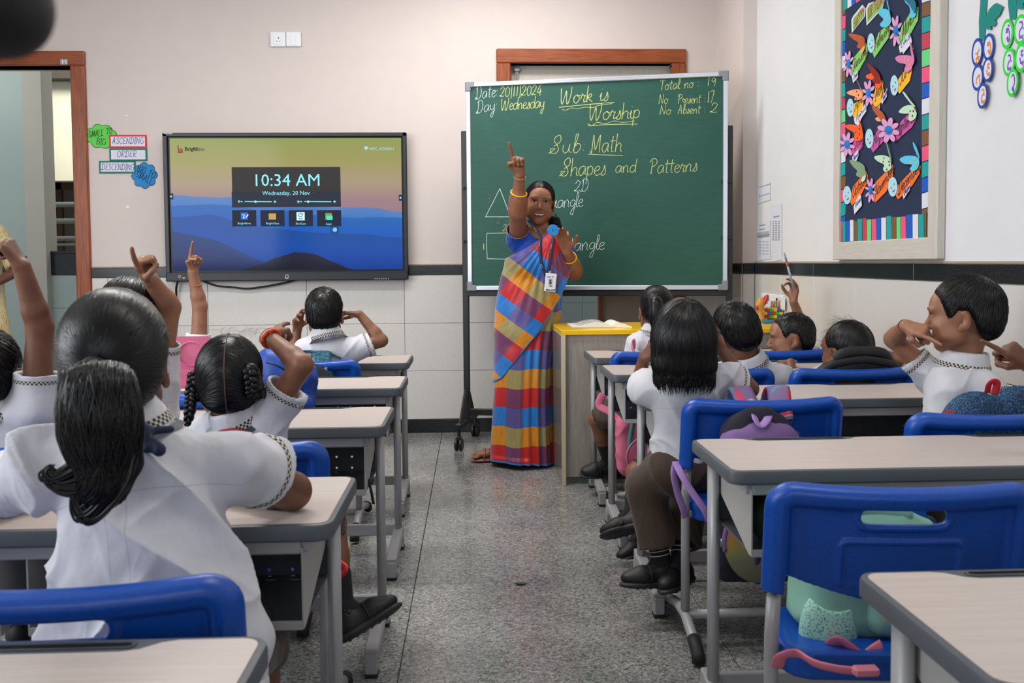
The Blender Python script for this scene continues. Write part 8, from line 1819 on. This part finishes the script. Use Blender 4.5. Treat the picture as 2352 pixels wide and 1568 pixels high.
strap('carry_loop', [A(1912, 1482, 1.65), A(1930, 1470, 1.635), A(1962, 1492, 1.625), A(1988, 1514, 1.62)], .032, m_pst, mbk, (0, -1, 0)); strap('strap_end', [A(1985, 1520, 1.62), A(2008, 1500, 1.62), A(2026, 1488, 1.63)], .034, m_pst, mbk, (0, -1, 0))
strap('hanging_strap', [A(1786, 1530, 1.61), Z_(1795, 1506, .004), Z_(1832, 1500, .008), Z_(1870, 1522, .006), Z_(1920, 1535, .006), Z_(1975, 1541, .008)], .024, m_pst, mbk, (0, 0, 1), .3)
mb = MB(); mb.box(Z_(1988, 1540, .012), (.022, .010, .008), 0, bev=.004); mb.build('pink_buckle', [M('pink_plastic', 'd8808f', .4)], mbk)
F = Field(); F.box(V(.79, 1.77, .640), (.075, .035, .022), RT, .018, .01); v, f = F.mesh(.005); put('top_pocket', v, f, [m_mint], mbk, True)
strap('pink_trim', [A(1882, 1375, 1.72), A(1888, 1360, 1.72), A(1912, 1366, 1.70), A(1930, 1372, 1.70)], .016, m_pst, mbk)
# green bag inside the second right desk
tagm(bag_body(None, V(.80, 2.07, .562), .36, .115, .20, M('dark_green_cloth', '17301c', .8, nz=(14, .3)), 'green_cloth_bag', seed=13), 'dark green cloth bag stuffed into the book tray of the second right desk', 'bag')
# pink lunch box with open lid
lb = thing('pink_lunch_box', 'translucent pink lunch box standing open on the fourth left desk', 'lunch box', (A(428, 880, 3.40)[0], 3.40, .69)); 
def pinkp():
    t = NT('pink_translucent_plastic'); m = t.base('e886a6', .15, 0, .5); t.b.inputs['Transmission Weight'].default_value = .45; t.b.inputs['IOR'].default_value = 1.3; return m
m_pl = pinkp(); c = V(A(430, 880, 3.40)[0], 3.40, .69)
mb = MB(); layered(mb, [[(c[0]+x, c[1]+y, z) for x, y in rrect(w_, d_, .02)] for w_, d_, z in ((.13, .10, .691), (.145, .115, .72), (.15, .12, .738), (.142, .112, .738), (.135, .105, .72), (.12, .09, .697))]); mb.build('box', [m_pl], lb, .8)
mb = MB(); layered(mb, [[(c[0]+x*s_, c[1]+.062+k_, c[2]+.115+y*s_) for x, y in rrect(.155, .13, .022)] for s_, k_ in ((1, 0), (1.0, .012), (.93, .012), (.93, .003))]); mb.build('lid', [m_pl], lb, .8)
mb = MB(); mb.tube([c+V(.05*math.cos(a_), .056, .115+.045*math.sin(a_)) for a_ in np.linspace(0, 2*PI, 24, endpoint=False)], .003, 6, closed=True); mb.build('seal_ring', [m_pl], lb, True)
mb = MB(); mb.tube([V(c[0]-.07, c[1]+.06, .74), V(c[0]+.07, c[1]+.06, .74)], .004, 8); mb.build('hinge', [m_pl], lb, True)
# small things
r_ = thing('blue_pencil_box', 'blue plastic pencil box with a red lump behind the raised arm at the left', 'pencil box', (-1.15, 2.94, .69)); mb = MB(); mb.box((A(150, 925, 2.75)[0], 2.78, .70), (.05, .03, .012), 0, bev=.005); mb.build('box', [m_bb], r_, True)
mb = MB(); mb.lathe([(0, 0), (.016, 0), (.018, .010), (.012, .02), (0, .022)], (A(146, 915, 2.75)[0], 2.77, .712), 14); mb.build('red_lid_knob', [M('toy_red', 'b3222a', .35)], r_, True)
lf = A(1197, 1342, 3.1); lf = at(1197, 1342, Z=.001); F = Field(); F.ell(lf+V(0, 0, .004), (.018, .009, .004), None, .002); F.cone(lf+V(.012, 0, .004), lf+V(.028, .004, .003), .002, .001, .002); F.cone(lf+V(-.012, 0, .004), lf+V(-.026, -.003, .005), .004, .001, .004); v, f = F.mesh(.0012); v[:, 2] = np.maximum(v[:, 2], .0003)
tagm(put('dry_leaf', v, f, [M('dry_leaf', '3c4a2c', .8, nz=(200, .3))], None, True), 'small curled green leaf lying on the aisle floor', 'leaf')
# red strap on the braided girl's chair
tagm(strap('red_bag_strap', [A(507, 990, 2.20), A(535, 986, 2.19), A(565, 992, 2.19), A(592, 1003, 2.17)], .022, M('dark_red_webbing', '8e1020', .7), None, (0, 0, 1), .3), 'dark red bag strap lying behind the neck of the braided girl', 'strap')
tagm(strap('red_strap_tail', [A(769, 1286, 2.30), A(790, 1302, 2.27), A(794, 1310, 2.26), A(776, 1325, 2.28)], .022, M('red_webbing', 'd02a30', .6), None, (0, -1, 0), .3), 'bright red strap tail sticking out beside the knee under the third left desk', 'strap')
tagm(strap('black_strap_tail', [A(846, 1100, 2.60), A(852, 1125, 2.58), A(858, 1157, 2.58)], .008, m_kb, None, (0, -1, 0), .3), 'thin black strap tail dangling under the third left desk', 'strap')
# dark stickers strip on two chairs
# out-of-focus black rounded object close to the camera, gives no light
bk_ = thing('blurred_black_object', 'black rounded equipment head, very out of focus, at the top left corner', 'camera equipment', (-.20, .36, 1.29))
c = at(-8, -2, Y=.37); F = Field(); F.ell(c, (.0185, .03, .0225), None, .005); F.cone(c+V(-.008, 0, -.01), c+V(-.012, 0, -.026), .009, .007, .006); v, f = F.mesh(.0012); put('head_shell', v, f, [M('soft_black', '07070a', .6, nz=(200, .1))], bk_, True)
mb = MB(); mb.tube([c+V(-.016, 0, -.004), c+V(-.075, .01, -.01), c+V(-.14, .02, -.30), c+V(-.16, .02, -1.20)], .006, 10); mb.build('support_arm', [M('soft_black', '07070a', .6)], bk_, True)
